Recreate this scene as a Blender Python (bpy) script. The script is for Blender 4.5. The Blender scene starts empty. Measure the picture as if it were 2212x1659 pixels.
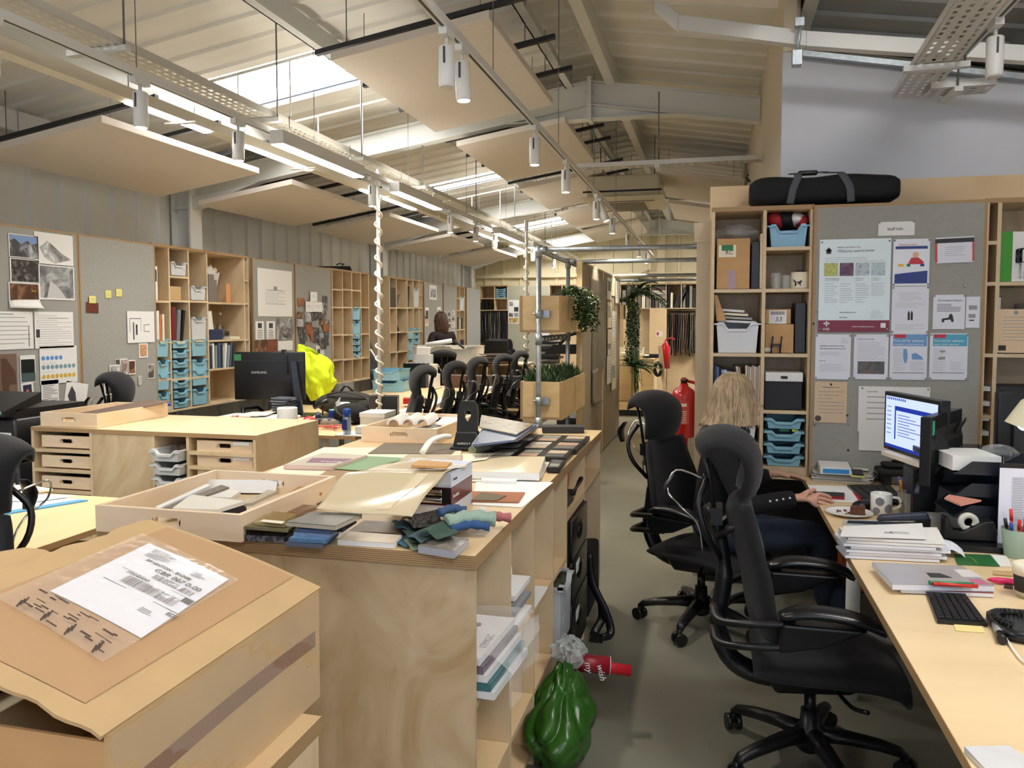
EXPO = 0.46; SPOTW = 46
import bpy, bmesh, math, random
from math import sin, cos, pi, radians as rad, sqrt, atan, atan2
from mathutils import Vector as V, Matrix as MX
random.seed(7)
SC = bpy.context.scene
COL = SC.collection
FPX, PCX, PCY, EYE = 1700.0, 1106.0, 790.0, 1.55
TH = atan((PCY-694)/FPX); PS = atan(432*cos(TH)/FPX)
cd = bpy.data.cameras.new('camera'); cam = bpy.data.objects.new('camera', cd); COL.objects.link(cam)
cd.sensor_width = 36; cd.lens = FPX/2212*36; cd.shift_y = (PCY-829.5)/2212; cd.clip_start = .02
cam.location = (0, 0, EYE); cam.rotation_euler = (pi/2-TH, 0, PS)
SC.camera = cam
_F = V((-sin(PS)*cos(TH), cos(PS)*cos(TH), -sin(TH))); _R = V((cos(PS), sin(PS), 0)); _U = _R.cross(_F)
def ray(x, y): return _F + _R*((x-PCX)/FPX) + _U*((PCY-y)/FPX)
def _on(x, y, a, v):
 d = ray(x, y); o = V((0, 0, EYE)); return o + d*((v-o[a])/d[a])
def aX(x, y, v): return _on(x, y, 0, v)
def aY(x, y, v): return _on(x, y, 1, v)
def aZ(x, y, v): return _on(x, y, 2, v)
def lin(c): c /= 255.0; return c/12.92 if c <= .04045 else ((c+.055)/1.055)**2.4
def C(r, g, b): return (lin(r), lin(g), lin(b), 1)
_mats = {}
def M(name, col=None, rough=.6, metal=0, var=0, scale=8, bump=0, stretch=None, alpha=1, trans=0, spec=.5, emit=0, coat=0, sheen=0):
 if name in _mats: return _mats[name]
 m = bpy.data.materials.new(name); m.use_nodes = True
 N = m.node_tree.nodes; L = m.node_tree.links; b = N['Principled BSDF']
 c = C(*col)
 b.inputs['Base Color'].default_value = c; b.inputs['Roughness'].default_value = rough
 b.inputs['Metallic'].default_value = metal; b.inputs['Specular IOR Level'].default_value = spec
 if alpha < 1: b.inputs['Alpha'].default_value = alpha
 if trans: b.inputs['Transmission Weight'].default_value = trans
 if coat: b.inputs['Coat Weight'].default_value = coat
 if sheen: b.inputs['Sheen Weight'].default_value = sheen
 if emit:
  b.inputs['Emission Color'].default_value = c; b.inputs['Emission Strength'].default_value = emit
 if var or bump:
  tc = N.new('ShaderNodeTexCoord'); mp = N.new('ShaderNodeMapping'); nz = N.new('ShaderNodeTexNoise')
  L.new(tc.outputs['Object'], mp.inputs['Vector']); L.new(mp.outputs['Vector'], nz.inputs['Vector'])
  if stretch: mp.inputs['Scale'].default_value = stretch
  nz.inputs['Scale'].default_value = scale; nz.inputs['Detail'].default_value = 4
  if var:
   r = N.new('ShaderNodeValToRGB'); L.new(nz.outputs['Fac'], r.inputs['Fac'])
   r.color_ramp.elements[0].position = .3; r.color_ramp.elements[1].position = .7
   r.color_ramp.elements[0].color = tuple(max(0, x*(1-var)) for x in c[:3])+(1,)
   r.color_ramp.elements[1].color = tuple(min(1, x*(1+var)) for x in c[:3])+(1,)
   L.new(r.outputs['Color'], b.inputs['Base Color'])
  if bump:
   bp = N.new('ShaderNodeBump'); bp.inputs['Strength'].default_value = bump; bp.inputs['Distance'].default_value = .004
   L.new(nz.outputs['Fac'], bp.inputs['Height']); L.new(bp.outputs['Normal'], b.inputs['Normal'])
 _mats[name] = m
 return m
def ramp(N, stops):
 r = N.new('ShaderNodeValToRGB'); e = r.color_ramp.elements
 while len(e) < len(stops): e.new(.5)
 for i, (p, c) in enumerate(stops): e[i].position = p; e[i].color = C(*c)
 return r
def wood(name, a, b, sc=(1.2, 1.2, 9), rough=.45, dist=2.5, figure=.0):
 if name in _mats: return _mats[name]
 m = bpy.data.materials.new(name); m.use_nodes = True; N = m.node_tree.nodes; L = m.node_tree.links; p = N['Principled BSDF']
 tc = N.new('ShaderNodeTexCoord'); mp = N.new('ShaderNodeMapping'); mp.inputs['Scale'].default_value = sc
 nz = N.new('ShaderNodeTexNoise'); nz.inputs['Scale'].default_value = 2.2; nz.inputs['Detail'].default_value = 7; nz.inputs['Distortion'].default_value = dist
 L.new(tc.outputs['Object'], mp.inputs['Vector']); L.new(mp.outputs['Vector'], nz.inputs['Vector'])
 mid = tuple((x*.35+y*.65) for x, y in zip(a, b))
 r = ramp(N, [(.28, a), (.5, mid), (.72, b)]); L.new(nz.outputs['Fac'], r.inputs['Fac']); L.new(r.outputs['Color'], p.inputs['Base Color'])
 p.inputs['Roughness'].default_value = rough
 _mats[name] = m; return m
def ply_edge(name, ax=2):
 if name in _mats: return _mats[name]
 m = bpy.data.materials.new(name); m.use_nodes = True; N = m.node_tree.nodes; L = m.node_tree.links; p = N['Principled BSDF']
 tc = N.new('ShaderNodeTexCoord'); wv = N.new('ShaderNodeTexWave'); wv.bands_direction = 'XYZ'[ax]
 wv.inputs['Scale'].default_value = 55; wv.inputs['Distortion'].default_value = 1.2; wv.inputs['Detail'].default_value = 2
 L.new(tc.outputs['Object'], wv.inputs['Vector'])
 r = ramp(N, [(.15, (140, 110, 76)), (.6, (184, 150, 106))]); L.new(wv.outputs['Fac'], r.inputs['Fac']); L.new(r.outputs['Color'], p.inputs['Base Color'])
 p.inputs['Roughness'].default_value = .6; _mats[name] = m; return m
def picture(name, cols, scale=14, kind='noise', rough=.35, seed=0):
 if name in _mats: return _mats[name]
 m = bpy.data.materials.new(name); m.use_nodes = True; N = m.node_tree.nodes; L = m.node_tree.links; p = N['Principled BSDF']
 tc = N.new('ShaderNodeTexCoord'); mp = N.new('ShaderNodeMapping'); mp.inputs['Location'].default_value = (seed*3.1, seed*1.7, seed)
 L.new(tc.outputs['Object'], mp.inputs['Vector'])
 if kind == 'noise':
  t = N.new('ShaderNodeTexNoise'); t.inputs['Detail'].default_value = 6; t.inputs['Roughness'].default_value = .65; out = 'Fac'; t.inputs['Distortion'].default_value = .8
 else:
  t = N.new('ShaderNodeTexVoronoi'); out = 'Color' if kind == 'cells' else 'Distance'
 t.inputs['Scale'].default_value = scale; L.new(mp.outputs['Vector'], t.inputs['Vector'])
 n = len(cols); r = ramp(N, [(.3+.4*i/(max(1, n-1)) if kind == 'noise' else i/max(1, n-1), c) for i, c in enumerate(cols)])
 if kind != 'noise': r.color_ramp.interpolation = 'CONSTANT'
 L.new(t.outputs[out], r.inputs['Fac']); L.new(r.outputs['Color'], p.inputs['Base Color']); p.inputs['Roughness'].default_value = rough
 _mats[name] = m; return m
def emis(name, col, s):
 if name in _mats: return _mats[name]
 m = bpy.data.materials.new(name); m.use_nodes = True; N = m.node_tree.nodes; N.remove(N['Principled BSDF'])
 e = N.new('ShaderNodeEmission'); e.inputs['Color'].default_value = C(*col); e.inputs['Strength'].default_value = s
 m.node_tree.links.new(e.outputs[0], N['Material Output'].inputs['Surface']); _mats[name] = m; return m
def film(name, tint=(255, 255, 255), a=.25, rough=.08):
 if name in _mats: return _mats[name]
 m = bpy.data.materials.new(name); m.use_nodes = True; N = m.node_tree.nodes; L = m.node_tree.links
 p = N['Principled BSDF']; p.inputs['Base Color'].default_value = C(*tint); p.inputs['Roughness'].default_value = rough
 t = N.new('ShaderNodeBsdfTransparent'); mx = N.new('ShaderNodeMixShader'); mx.inputs['Fac'].default_value = a
 L.new(t.outputs[0], mx.inputs[1]); L.new(p.outputs[0], mx.inputs[2]); L.new(mx.outputs[0], N['Material Output'].inputs['Surface'])
 nz = N.new('ShaderNodeTexNoise'); nz.inputs['Scale'].default_value = 18; bp = N.new('ShaderNodeBump'); bp.inputs['Strength'].default_value = .6; bp.inputs['Distance'].default_value = .01
 tc = N.new('ShaderNodeTexCoord'); L.new(tc.outputs['Object'], nz.inputs['Vector'])
 L.new(nz.outputs['Fac'], bp.inputs['Height']); L.new(bp.outputs['Normal'], p.inputs['Normal'])
 _mats[name] = m; return m
PLY = wood('ply_face', (204, 178, 138), (222, 200, 164), sc=(1.3, 1.3, .55), dist=3.2)
PLYX = wood('ply_top', (216, 184, 138), (230, 202, 158), sc=(1.2, .35, 1.2), rough=.38, dist=.6)
PLYF = wood('ply_end_panel', (184, 154, 112), (216, 194, 158), sc=(1.7, 1.7, 1.0), dist=3.6)
PINE = wood('tray_timber', (226, 196, 158), (244, 222, 192), sc=(.8, .8, 5), dist=.8)
EDGE = ply_edge('ply_edge', 2); EDGEX = ply_edge('ply_edge_upright', 0); EDGEY = ply_edge('ply_edge_depth', 1)
WHITE = M('white_steel', (226, 225, 220), .45); WHITEP = M('white_plastic', (228, 228, 226), .4)
GALV = M('galvanised_steel', (176, 184, 190), .38, .75, var=.16, scale=30)
BLACK = M('black_plastic', (17, 17, 19), .36); BLACKR = M('black_rubber', (13, 13, 14), .7)
BFAB = M('black_mesh_fabric', (13, 13, 15), .9, bump=.25, scale=400); DGREY = M('dark_grey_plastic', (48, 49, 52), .5)
CHROME = M('bright_chrome', (215, 215, 218), .15, 1); PAPER = M('white_paper', (236, 235, 232), .7); INK = M('printed_ink', (52, 52, 56), .6)
GINK = M('grey_printed_ink', (150, 150, 154), .6); FELT = M('grey_pinboard_felt', (158, 157, 150), .95, var=.04, scale=40)
BLUET = M('blue_tray_plastic', (142, 190, 208), .42); GREYT = M('pale_grey_tray_plastic', (208, 211, 212), .42)
CARD = M('brown_cardboard', (196, 156, 108), .8, var=.07, scale=6, stretch=(1, 1, 3)); CARDL = M('pale_cardboard', (196, 164, 118), .8, var=.06, scale=7)
CREAM = M('cream_paper', (238, 228, 204), .7); REDP = M('red_gloss', (176, 24, 28), .35); GREENP = M('green_card', (58, 128, 84), .7)
NAVY = M('navy_cloth', (24, 30, 48), .8); SKIN = M('skin', (206, 158, 134), .55, var=.05, scale=30); CLEAR = film('clear_film', a=.22)
class MB:
 def __init__(s): s.b = bmesh.new(); s.m = MX.Identity(4); s.mi = 0
 def at(s, loc=(0, 0, 0), rz=0, rx=0, ry=0):
  s.m = MX.Translation(loc) @ MX.Rotation(rz, 4, 'Z') @ MX.Rotation(ry, 4, 'Y') @ MX.Rotation(rx, 4, 'X'); return s
 def v(s, p): return s.b.verts.new(s.m @ V(p))
 def f(s, vs, sm=False):
  try: q = s.b.faces.new(vs)
  except ValueError: return None
  q.smooth = sm; q.material_index = s.mi; return q
 def hexa(s, p):
  a = [s.v(x) for x in p]
  for q in ((3, 2, 1, 0), (4, 5, 6, 7), (0, 1, 5, 4), (1, 2, 6, 5), (2, 3, 7, 6), (3, 0, 4, 7)): s.f([a[i] for i in q])
  return s
 def box(s, x0, x1, y0, y1, z0, z1):
  return s.hexa([(x0, y0, z0), (x1, y0, z0), (x1, y1, z0), (x0, y1, z0), (x0, y0, z1), (x1, y0, z1), (x1, y1, z1), (x0, y1, z1)])
 def cbox(s, c, d): return s.box(c[0]-d[0]/2, c[0]+d[0]/2, c[1]-d[1]/2, c[1]+d[1]/2, c[2]-d[2]/2, c[2]+d[2]/2)
 def frus(s, x0, x1, y0, y1, z0, z1, t):
  return s.hexa([(x0+t, y0+t, z0), (x1-t, y0+t, z0), (x1-t, y1-t, z0), (x0+t, y1-t, z0), (x0, y0, z1), (x1, y0, z1), (x1, y1, z1), (x0, y1, z1)])
 def rbox(s, x0, x1, y0, y1, z0, z1, r=.01, n=3):
  pts = []
  for cx, cy, a in ((x1-r, y1-r, 0), (x0+r, y1-r, pi/2), (x0+r, y0+r, pi), (x1-r, y0+r, 1.5*pi)):
   for i in range(n+1): pts.append((cx+r*cos(a+pi/2*i/n), cy+r*sin(a+pi/2*i/n)))
  k = min(r*.5, (z1-z0)*.3); mx, my = (x0+x1)/2, (y0+y1)/2
  def sh(p, d): return (mx+(p[0]-mx)*(1-d/max(1e-6, (x1-x0)/2)), my+(p[1]-my)*(1-d/max(1e-6, (y1-y0)/2)))
  R = [[s.v((*sh(p, k), z0)) for p in pts], [s.v((*p, z0+k)) for p in pts], [s.v((*p, z1-k)) for p in pts], [s.v((*sh(p, k), z1)) for p in pts]]
  n = len(pts)
  for a, b in zip(R, R[1:]):
   for i in range(n): s.f([a[i], a[(i+1) % n], b[(i+1) % n], b[i]], True)
  s.f(R[0][::-1]); s.f(R[-1]); return s
 def prism(s, poly, h0, h1, ax=2):
  def P(p, h): return (p[0], p[1], h) if ax == 2 else ((p[0], h, p[1]) if ax == 1 else (h, p[0], p[1]))
  a = [s.v(P(p, h0)) for p in poly]; b = [s.v(P(p, h1)) for p in poly]; n = len(poly)
  for i in range(n): s.f([a[i], a[(i+1) % n], b[(i+1) % n], b[i]])
  s.f(a[::-1]); s.f(b); return s
 def quad(s, *p): s.f([s.v(x) for x in p]); return s
 def ring(s, c, t, r, n, ref, sq=1):
  t = V(t).normalized(); u = t.cross(ref)
  if u.length < 1e-4: u = t.cross(V((1, 0, 0)) if abs(t.x) < .9 else V((0, 1, 0)))
  u.normalize(); w = u.cross(t); return [s.v(V(c)+(u*cos(2*pi*i/n)*r+w*sin(2*pi*i/n)*r*sq)) for i in range(n)]
 def tube(s, pts, r, n=10, cap=True, sq=1, ref=(0, 0, 1), close=False):
  pts = [V(p) for p in pts]; k = len(pts); rr = r if isinstance(r, (list, tuple)) else [r]*k; R = []
  for i in range(k):
   if close: t = pts[(i+1) % k]-pts[i-1]
   else: t = pts[min(i+1, k-1)]-pts[max(i-1, 0)]
   R.append(s.ring(pts[i], t, rr[i], n, V(ref), sq))
  prs = list(zip(R, R[1:]))+([(R[-1], R[0])] if close else [])
  for a, b in prs:
   for i in range(n): s.f([a[i], a[(i+1) % n], b[(i+1) % n], b[i]], True)
  if cap and not close: s.f(R[0][::-1]); s.f(R[-1])
  return s
 def cyl(s, p, q, r, n=14, r2=None): return s.tube([p, q], [r, r if r2 is None else r2], n)
 def lathe(s, prof, c=(0, 0, 0), n=20, cap=True):
  R = [[s.v((c[0]+r*cos(2*pi*i/n), c[1]+r*sin(2*pi*i/n), c[2]+z)) for i in range(n)] for r, z in prof]
  for a, b in zip(R, R[1:]):
   for i in range(n): s.f([a[i], a[(i+1) % n], b[(i+1) % n], b[i]], True)
  if cap: s.f(R[0][::-1]); s.f(R[-1])
  return s
 def ball(s, c, r, n=12, k=8):
  r = (r, r, r) if not isinstance(r, (tuple, list)) else r
  R = [[s.v((c[0]+r[0]*sin(pi*j/k)*cos(2*pi*i/n), c[1]+r[1]*sin(pi*j/k)*sin(2*pi*i/n), c[2]-r[2]*cos(pi*j/k))) for i in range(n)] for j in range(1, k)]
  for a, b in zip(R, R[1:]):
   for i in range(n): s.f([a[i], a[(i+1) % n], b[(i+1) % n], b[i]], True)
  lo = s.v((c[0], c[1], c[2]-r[2])); hi = s.v((c[0], c[1], c[2]+r[2]))
  for i in range(n): s.f([lo, R[0][(i+1) % n], R[0][i]], True); s.f([hi, R[-1][i], R[-1][(i+1) % n]], True)
  return s
 def grid(s, fn, nu, nv, sm=True, th=0):
  P = [[V(fn(i/nu, j/nv)) for j in range(nv+1)] for i in range(nu+1)]
  A = [[s.v(p) for p in r] for r in P]
  for i in range(nu):
   for j in range(nv): s.f([A[i][j], A[i+1][j], A[i+1][j+1], A[i][j+1]], sm)
  if th:
   B = []
   for i in range(nu+1):
    r = []
    for j in range(nv+1):
     du = P[min(i+1, nu)][j]-P[max(i-1, 0)][j]; dv = P[i][min(j+1, nv)]-P[i][max(j-1, 0)]
     nn = du.cross(dv); nn = nn.normalized() if nn.length > 1e-9 else V((0, 0, 1)); r.append(s.v(P[i][j]-nn*th))
    B.append(r)
   for i in range(nu):
    for j in range(nv): s.f([B[i][j+1], B[i+1][j+1], B[i+1][j], B[i][j]], sm)
   for i in range(nu): s.f([A[i+1][0], A[i][0], B[i][0], B[i+1][0]]); s.f([A[i][nv], A[i+1][nv], B[i+1][nv], B[i][nv]])
   for j in range(nv): s.f([A[0][j], A[0][j+1], B[0][j+1], B[0][j]]); s.f([A[nu][j+1], A[nu][j], B[nu][j], B[nu][j+1]])
  return s
 def build(s, name, mat, parent=None, loc=None, bevel=0, sub=0, solid=0, rot=None):
  bmesh.ops.recalc_face_normals(s.b, faces=s.b.faces[:])
  me = bpy.data.meshes.new(name); s.b.to_mesh(me); s.b.free()
  for m in (mat if isinstance(mat, (list, tuple)) else [mat]): me.materials.append(m)
  o = bpy.data.objects.new(name, me); COL.objects.link(o)
  if parent: o.parent = parent
  if loc is not None: o.location = loc
  if rot is not None: o.rotation_euler = rot
  if solid: q = o.modifiers.new('s', 'SOLIDIFY'); q.thickness = solid; q.offset = 0
  if bevel: q = o.modifiers.new('b', 'BEVEL'); q.width = bevel; q.segments = 2; q.limit_method = 'ANGLE'
  if sub: q = o.modifiers.new('u', 'SUBSURF'); q.levels = sub; q.render_levels = sub
  return o
def tag(o, label=None, cat=None, group=None, kind=None):
 if label: o['label'] = label
 if cat: o['category'] = cat
 if group: o['group'] = group
 if kind: o['kind'] = kind
 return o
def thing(name, label, cat, loc=(0, 0, 0), rz=0, group=None):
 o = bpy.data.objects.new(name, None); COL.objects.link(o); o.empty_display_size = .1
 o.location = loc; o.rotation_euler = (0, 0, rz); return tag(o, label, cat, group)
def struct(o): o['kind'] = 'structure'; return o
KIDS = {}
def dup(root, loc, rz=None, label=None, group=None):
 if root.name not in KIDS:
  KIDS[root.name] = [(c, [g for g in COL.objects if g.parent == c]) for c in COL.objects if c.parent == root]
 r = root.copy(); COL.objects.link(r); r.location = loc
 if rz is not None: r.rotation_euler = (0, 0, rz)
 if label: r['label'] = label
 if group: r['group'] = group
 for c, gs in KIDS[root.name]:
  k = c.copy(); COL.objects.link(k); k.parent = r
  for g in gs: h = g.copy(); COL.objects.link(h); h.parent = k
 return r
def one(name, label, cat, mb, mat, loc=(0, 0, 0), rz=0, group=None, **k):
 o = mb.build(name, mat, None, loc, rot=(0, 0, rz), **k); return tag(o, label, cat, group)
def text(parent, s, size, loc, rot, mat, name='lettering', align='LEFT', shear=0, ext=.0003):
 c = bpy.data.curves.new(name, 'FONT'); c.body = s; c.size = size; c.align_x = align; c.extrude = ext; c.shear = shear; c.resolution_u = 3
 c.materials.append(mat); o = bpy.data.objects.new(name, c); COL.objects.link(o); o.parent = parent; o.location = loc; o.rotation_euler = rot; return o
ORD = ['first', 'second', 'third', 'fourth', 'fifth', 'sixth', 'seventh', 'eighth', 'ninth', 'tenth', 'eleventh', 'twelfth']
# SETTING
def zl(x): return 3.8+.16*(x+1.05)
def zr(x): return 3.8-.165*(x+1.05)
XL, XR, YB, YF, RX = -5.25, 3.1, -3.2, 16.9, -1.05
def floor_mat():
 m = bpy.data.materials.new('painted_concrete'); m.use_nodes = True; N = m.node_tree.nodes; L = m.node_tree.links; p = N['Principled BSDF']
 tc = N.new('ShaderNodeTexCoord')
 a = N.new('ShaderNodeTexNoise'); a.inputs['Scale'].default_value = .9; a.inputs['Detail'].default_value = 5; L.new(tc.outputs['Object'], a.inputs['Vector'])
 r = ramp(N, [(.3, (106, 104, 92)), (.52, (126, 124, 111)), (.75, (144, 141, 128))]); L.new(a.outputs['Fac'], r.inputs['Fac'])
 b = N.new('ShaderNodeTexNoise'); b.inputs['Scale'].default_value = 3.1; b.inputs['Detail'].default_value = 9; b.inputs['Roughness'].default_value = .72; L.new(tc.outputs['Object'], b.inputs['Vector'])
 r2 = ramp(N, [(.70, (0, 0, 0)), (.715, (255, 255, 255))]); L.new(b.outputs['Fac'], r2.inputs['Fac'])
 mx = N.new('ShaderNodeMix'); mx.data_type = 'RGBA'; L.new(r2.outputs['Color'], mx.inputs[0]); L.new(r.outputs['Color'], mx.inputs[6]); mx.inputs[7].default_value = C(118, 88, 66)
 s = N.new('ShaderNodeTexNoise'); s.inputs['Scale'].default_value = 45; s.inputs['Detail'].default_value = 3; L.new(tc.outputs['Object'], s.inputs['Vector'])
 r3 = ramp(N, [(.735, (0, 0, 0)), (.75, (255, 255, 255))]); L.new(s.outputs['Fac'], r3.inputs['Fac'])
 m2 = N.new('ShaderNodeMix'); m2.data_type = 'RGBA'; L.new(r3.outputs['Color'], m2.inputs[0]); L.new(mx.outputs[2], m2.inputs[6]); m2.inputs[7].default_value = C(70, 62, 54)
 L.new(m2.outputs[2], p.inputs['Base Color']); p.inputs['Roughness'].default_value = .42
 return m
struct(MB().box(XL-.2, XR+.2, YB-.2, YF+.2, -.1, 0).build('floor', floor_mat()))
CLAD = M('white_profiled_cladding', (222, 220, 212), .5, var=.02, scale=3)
LINER = M('roof_liner_sheet', (230, 226, 216), .5, var=.05, scale=2.5, stretch=(.4, 3, 1))
GABLE = M('gable_cladding', (226, 214, 178), .5)
PAINT = M('white_wall_paint', (208, 210, 216), .7)
CREAMP = M('cream_wall_paint', (214, 202, 180), .7)
STEEL = M('white_painted_steel', (222, 222, 216), .4)
SKY = [(-3.81, -2.8, y0, y1) for y0, y1 in ((.55, 1.35), (5.3, 6.05), (10.02, 10.6), (14.75, 15.55))]
SKYR = [(.75, 1.75, y0, y1) for y0, y1 in ((-2.4, -1.6), (1.5, 2.3), (12.9, 14.5))]  # farthest right-slope skylight is unseen, added to brighten the far end
def slope(name, zf, xs, skies, y0=YB, y1=YF):
 mb = MB(); ys = []; y = y0
 while y < y1:
  ys += [(y, 0), (y+.235, 0), (y+.25, -.022), (y+.285, -.022)]; y += .3
 for s in skies:
  for q in s[2:]:
   ys = [t for t in ys if abs(t[0]-q) > .03]; ys += [(q-.001, 0), (q+.001, 0)]
 ys.sort(); xs = sorted(set(xs+[v for s in skies for v in s[:2]]))
 G = [[mb.v((x, yy, zf(x)+d)) for yy, d in ys] for x in xs]
 for i in range(len(xs)-1):
  for j in range(len(ys)-1):
   cx, cy = (xs[i]+xs[i+1])/2, (ys[j][0]+ys[j+1][0])/2
   if any(s[0] < cx < s[1] and s[2] < cy < s[3] for s in skies): continue
   mb.f([G[i][j], G[i+1][j], G[i+1][j+1], G[i][j+1]])
 return struct(mb.build(name, LINER, solid=.004))
slope('ceiling_left', zl, [XL-.1, RX], SKY); slope('ceiling_right', zr, [RX, XR+.1], SKYR)
SKYM = emis('skylight_sheet', (250, 248, 246), 24.0)
wn = 0
for zf, ss in ((zl, SKY), (zr, SKYR)):
 for s in ss:
  wn += 1; mb = MB()
  mb.hexa([(s[0], s[2], zf(s[0])+.02), (s[1], s[2], zf(s[1])+.02), (s[1], s[3], zf(s[1])+.02), (s[0], s[3], zf(s[0])+.02)]+[(s[0], s[2], zf(s[0])+.03), (s[1], s[2], zf(s[1])+.03), (s[1], s[3], zf(s[1])+.03), (s[0], s[3], zf(s[0])+.03)])
  w = struct(mb.build('window_%d' % wn, SKYM))
def clad(mb, a, b, z0, z1f, n, step=.3, rib=.045, d=.028):
 a = V(a); b = V(b); Ld = (b-a).length; t = (b-a)/Ld; n = V(n); s = 0; pr = []
 while s < Ld:
  pr += [(s, 0), (s+step-rib-.03, 0), (s+step-rib-.012, d), (s+step-.012, d)]; s += step
 pr = [p for p in pr if p[0] <= Ld]+[(Ld, 0)]
 R = []
 for q, h in pr:
  p = a+t*q; R.append((mb.v(p+n*h+V((0, 0, z0))), mb.v(p+n*h+V((0, 0, z1f(p.x, p.y))))))
 for r0, r1 in zip(R, R[1:]): mb.f([r0[0], r1[0], r1[1], r0[1]])
mb = MB(); clad(mb, (XL, YB, 0), (XL, YF, 0), 0, lambda x, y: zl(XL)+.02, (1, 0, 0)); struct(mb.build('wall_left', CLAD, solid=.003))
mb = MB(); clad(mb, (XL, YF, 0), (RX, YF, 0), 0, lambda x, y: zl(x)+.02, (0, -1, 0), step=.4); clad(mb, (RX, YF, 0), (XR, YF, 0), 0, lambda x, y: zr(x)+.02, (0, -1, 0), step=.4); struct(mb.build('wall_far', GABLE, solid=.003))
mb = MB(); mb.prism([(XL, 0), (XR, 0), (XR, zr(XR)), (RX, 3.8), (XL, zl(XL))], YB-.1, YB, 1); struct(mb.build('wall_back', PAINT))
DAY = emis('daylit_window_pane', (214, 228, 255), 2.8)
for x in (-3.6, -.9, 1.6):
 wn += 1; fr = struct(MB().box(x-.75, x+.75, YB+.001, YB+.05, .95, 2.35).build('window_%d' % wn, WHITE))
 MB().box(x-.68, x+.68, YB+.051, YB+.056, 1.02, 2.28).build('pane', DAY, fr)
struct(MB().box(XR, XR+.1, YB, YF, 0, 3.3).build('wall_right', PAINT))
for y in (-1.6, .6):
 wn += 1; fr = struct(MB().box(XR-.05, XR-.001, y-.8, y+.8, 1.0, 2.3).build('window_%d' % wn, WHITE))
 MB().box(XR-.057, XR-.051, y-.73, y+.73, 1.07, 2.23).build('pane', emis('shaded_window_pane', (214, 228, 255), .6), fr)
BX, BY = .37, 4.80
mb = MB(); mb.prism([(BX, 0), (XR, 0), (XR, 3.08-.198*(XR-BX)), (BX, 3.08)], BY, BY+.1, 1); struct(mb.build('wall_upper_room', PAINT))
struct(MB().box(BX, BX+.1, BY+.1, 12.0, 0, zr(BX)-.01).build('wall_upper_room_side', CREAMP))
struct(MB().box(BX, BX+.07, BY-.01, BY+.1, 3.075, zr(BX)-.01).build('trim_1', CREAMP))
STUD = M('painted_timber', (214, 200, 176), .6, var=.05, scale=6, stretch=(4, 4, .6))
struct(MB().box(-.075, 0, 4.92, 12.0, 0, 2.13).build('wall_partition', STUD))
pst = MB(); pst.box(-.095, .0, 4.86, 4.93, 0, 2.02); pst.box(-.11, .0, 4.85, 4.93, 2.02, 2.135); struct(pst.build('column_post', STUD))
struct(MB().box(-.02, XR, BY-.03, BY-.005, .7, 2.33).build('wall_plywood_backing', PLYX))
struct(MB().box(-.02, XR, BY-.03, BY-.005, 0, .7).build('wall_shade_panel', M('painted_shade', (34, 33, 32), .7)))  # dark lower panel: the shade under the shelves put into its colour
def rafter(y):
 mb = MB(); tl = lambda x: zl(x)-.18; tr = lambda x: zr(x)-.18; w = .06; dp = .2
 X0, X1 = -5.02, .36 if y > 4.8 and y < 12 else XR
 mb.prism([(X0, tl(X0)-dp), (-1.8, tl(-1.8)-dp), (RX, tl(RX)-dp-.12), (-.3, tr(-.3)-dp), (X1, tr(X1)-dp), (X1, tr(X1)), (RX, tl(RX)), (X0, tl(X0))], y-.006, y+.006, 1)
 for za, zb, x0, x1 in ((tl, 0, X0, RX), (tr, 0, RX, X1)):
  for o in (0, -dp):
   mb.hexa([(x0, y-w, za(x0)+o-.008), (x1, y-w, za(x1)+o-.008), (x1, y+w, za(x1)+o-.008), (x0, y+w, za(x0)+o-.008), (x0, y-w, za(x0)+o), (x1, y-w, za(x1)+o), (x1, y+w, za(x1)+o), (x0, y+w, za(x0)+o)])
 for x0, x1, z0, z1 in ((-1.8, RX, tl(-1.8)-dp, tl(RX)-dp-.12), (RX, -.3, tl(RX)-dp-.12, tr(-.3)-dp)):
  mb.hexa([(x0, y-w, z0-.008), (x1, y-w, z1-.008), (x1, y+w, z1-.008), (x0, y+w, z0-.008), (x0, y-w, z0), (x1, y-w, z1), (x1, y+w, z1), (x0, y+w, z0)])
 mb.box(RX-.018, RX+.018, y-w-.01, y+w+.01, tl(RX)-dp-.14, tl(RX)+.03)
 for k in range(5):
  for s in (-1, 1): mb.cyl((RX+s*.02, y-.04, 3.36+k*.055), (RX+s*.035, y-.04, 3.36+k*.055), .008, 6)
 mb.prism([(X0, tl(X0)-dp-.13), (X0+.02, tl(X0)-dp-.13), (-4.2, tl(-4.2)-dp), (X0, tl(X0)-dp)], y-.05, y+.05, 1)
 return struct(mb.build('rafter', STEEL))
for y in (2.3, 6.9, 11.6, 16.3): rafter(y)
for y in (2.3, 6.9, 11.6, 16.3):
 mb = MB(); mb.box(-5.22, -5.2, y-.09, y+.09, 0, 2.98); mb.box(-5.02, -5.0, y-.09, y+.09, 0, 2.98); mb.box(-5.2, -5.02, y-.008, y+.008, 0, 2.98)
 mb.box(-5.2, -5.02, y-.08, y+.08, 2.66, 2.675); struct(mb.build('column', STEEL))
for x in (-5.1, -3.97, -2.6, -1.27):
 mb = MB(); z = zl(x); mb.box(x, x+.01, YB, YF, z-.19, z-.02); mb.box(x, x+.07, YB, YF, z-.19, z-.18); struct(mb.build('purlin', STEEL))
for x in (-.84, .55, 1.8, 2.9):
 mb = MB(); z = zr(x); mb.box(x, x+.01, YB, YF, z-.19, z-.02); mb.box(x-.07, x, YB, YF, z-.19, z-.18); struct(mb.build('purlin', STEEL))
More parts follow.
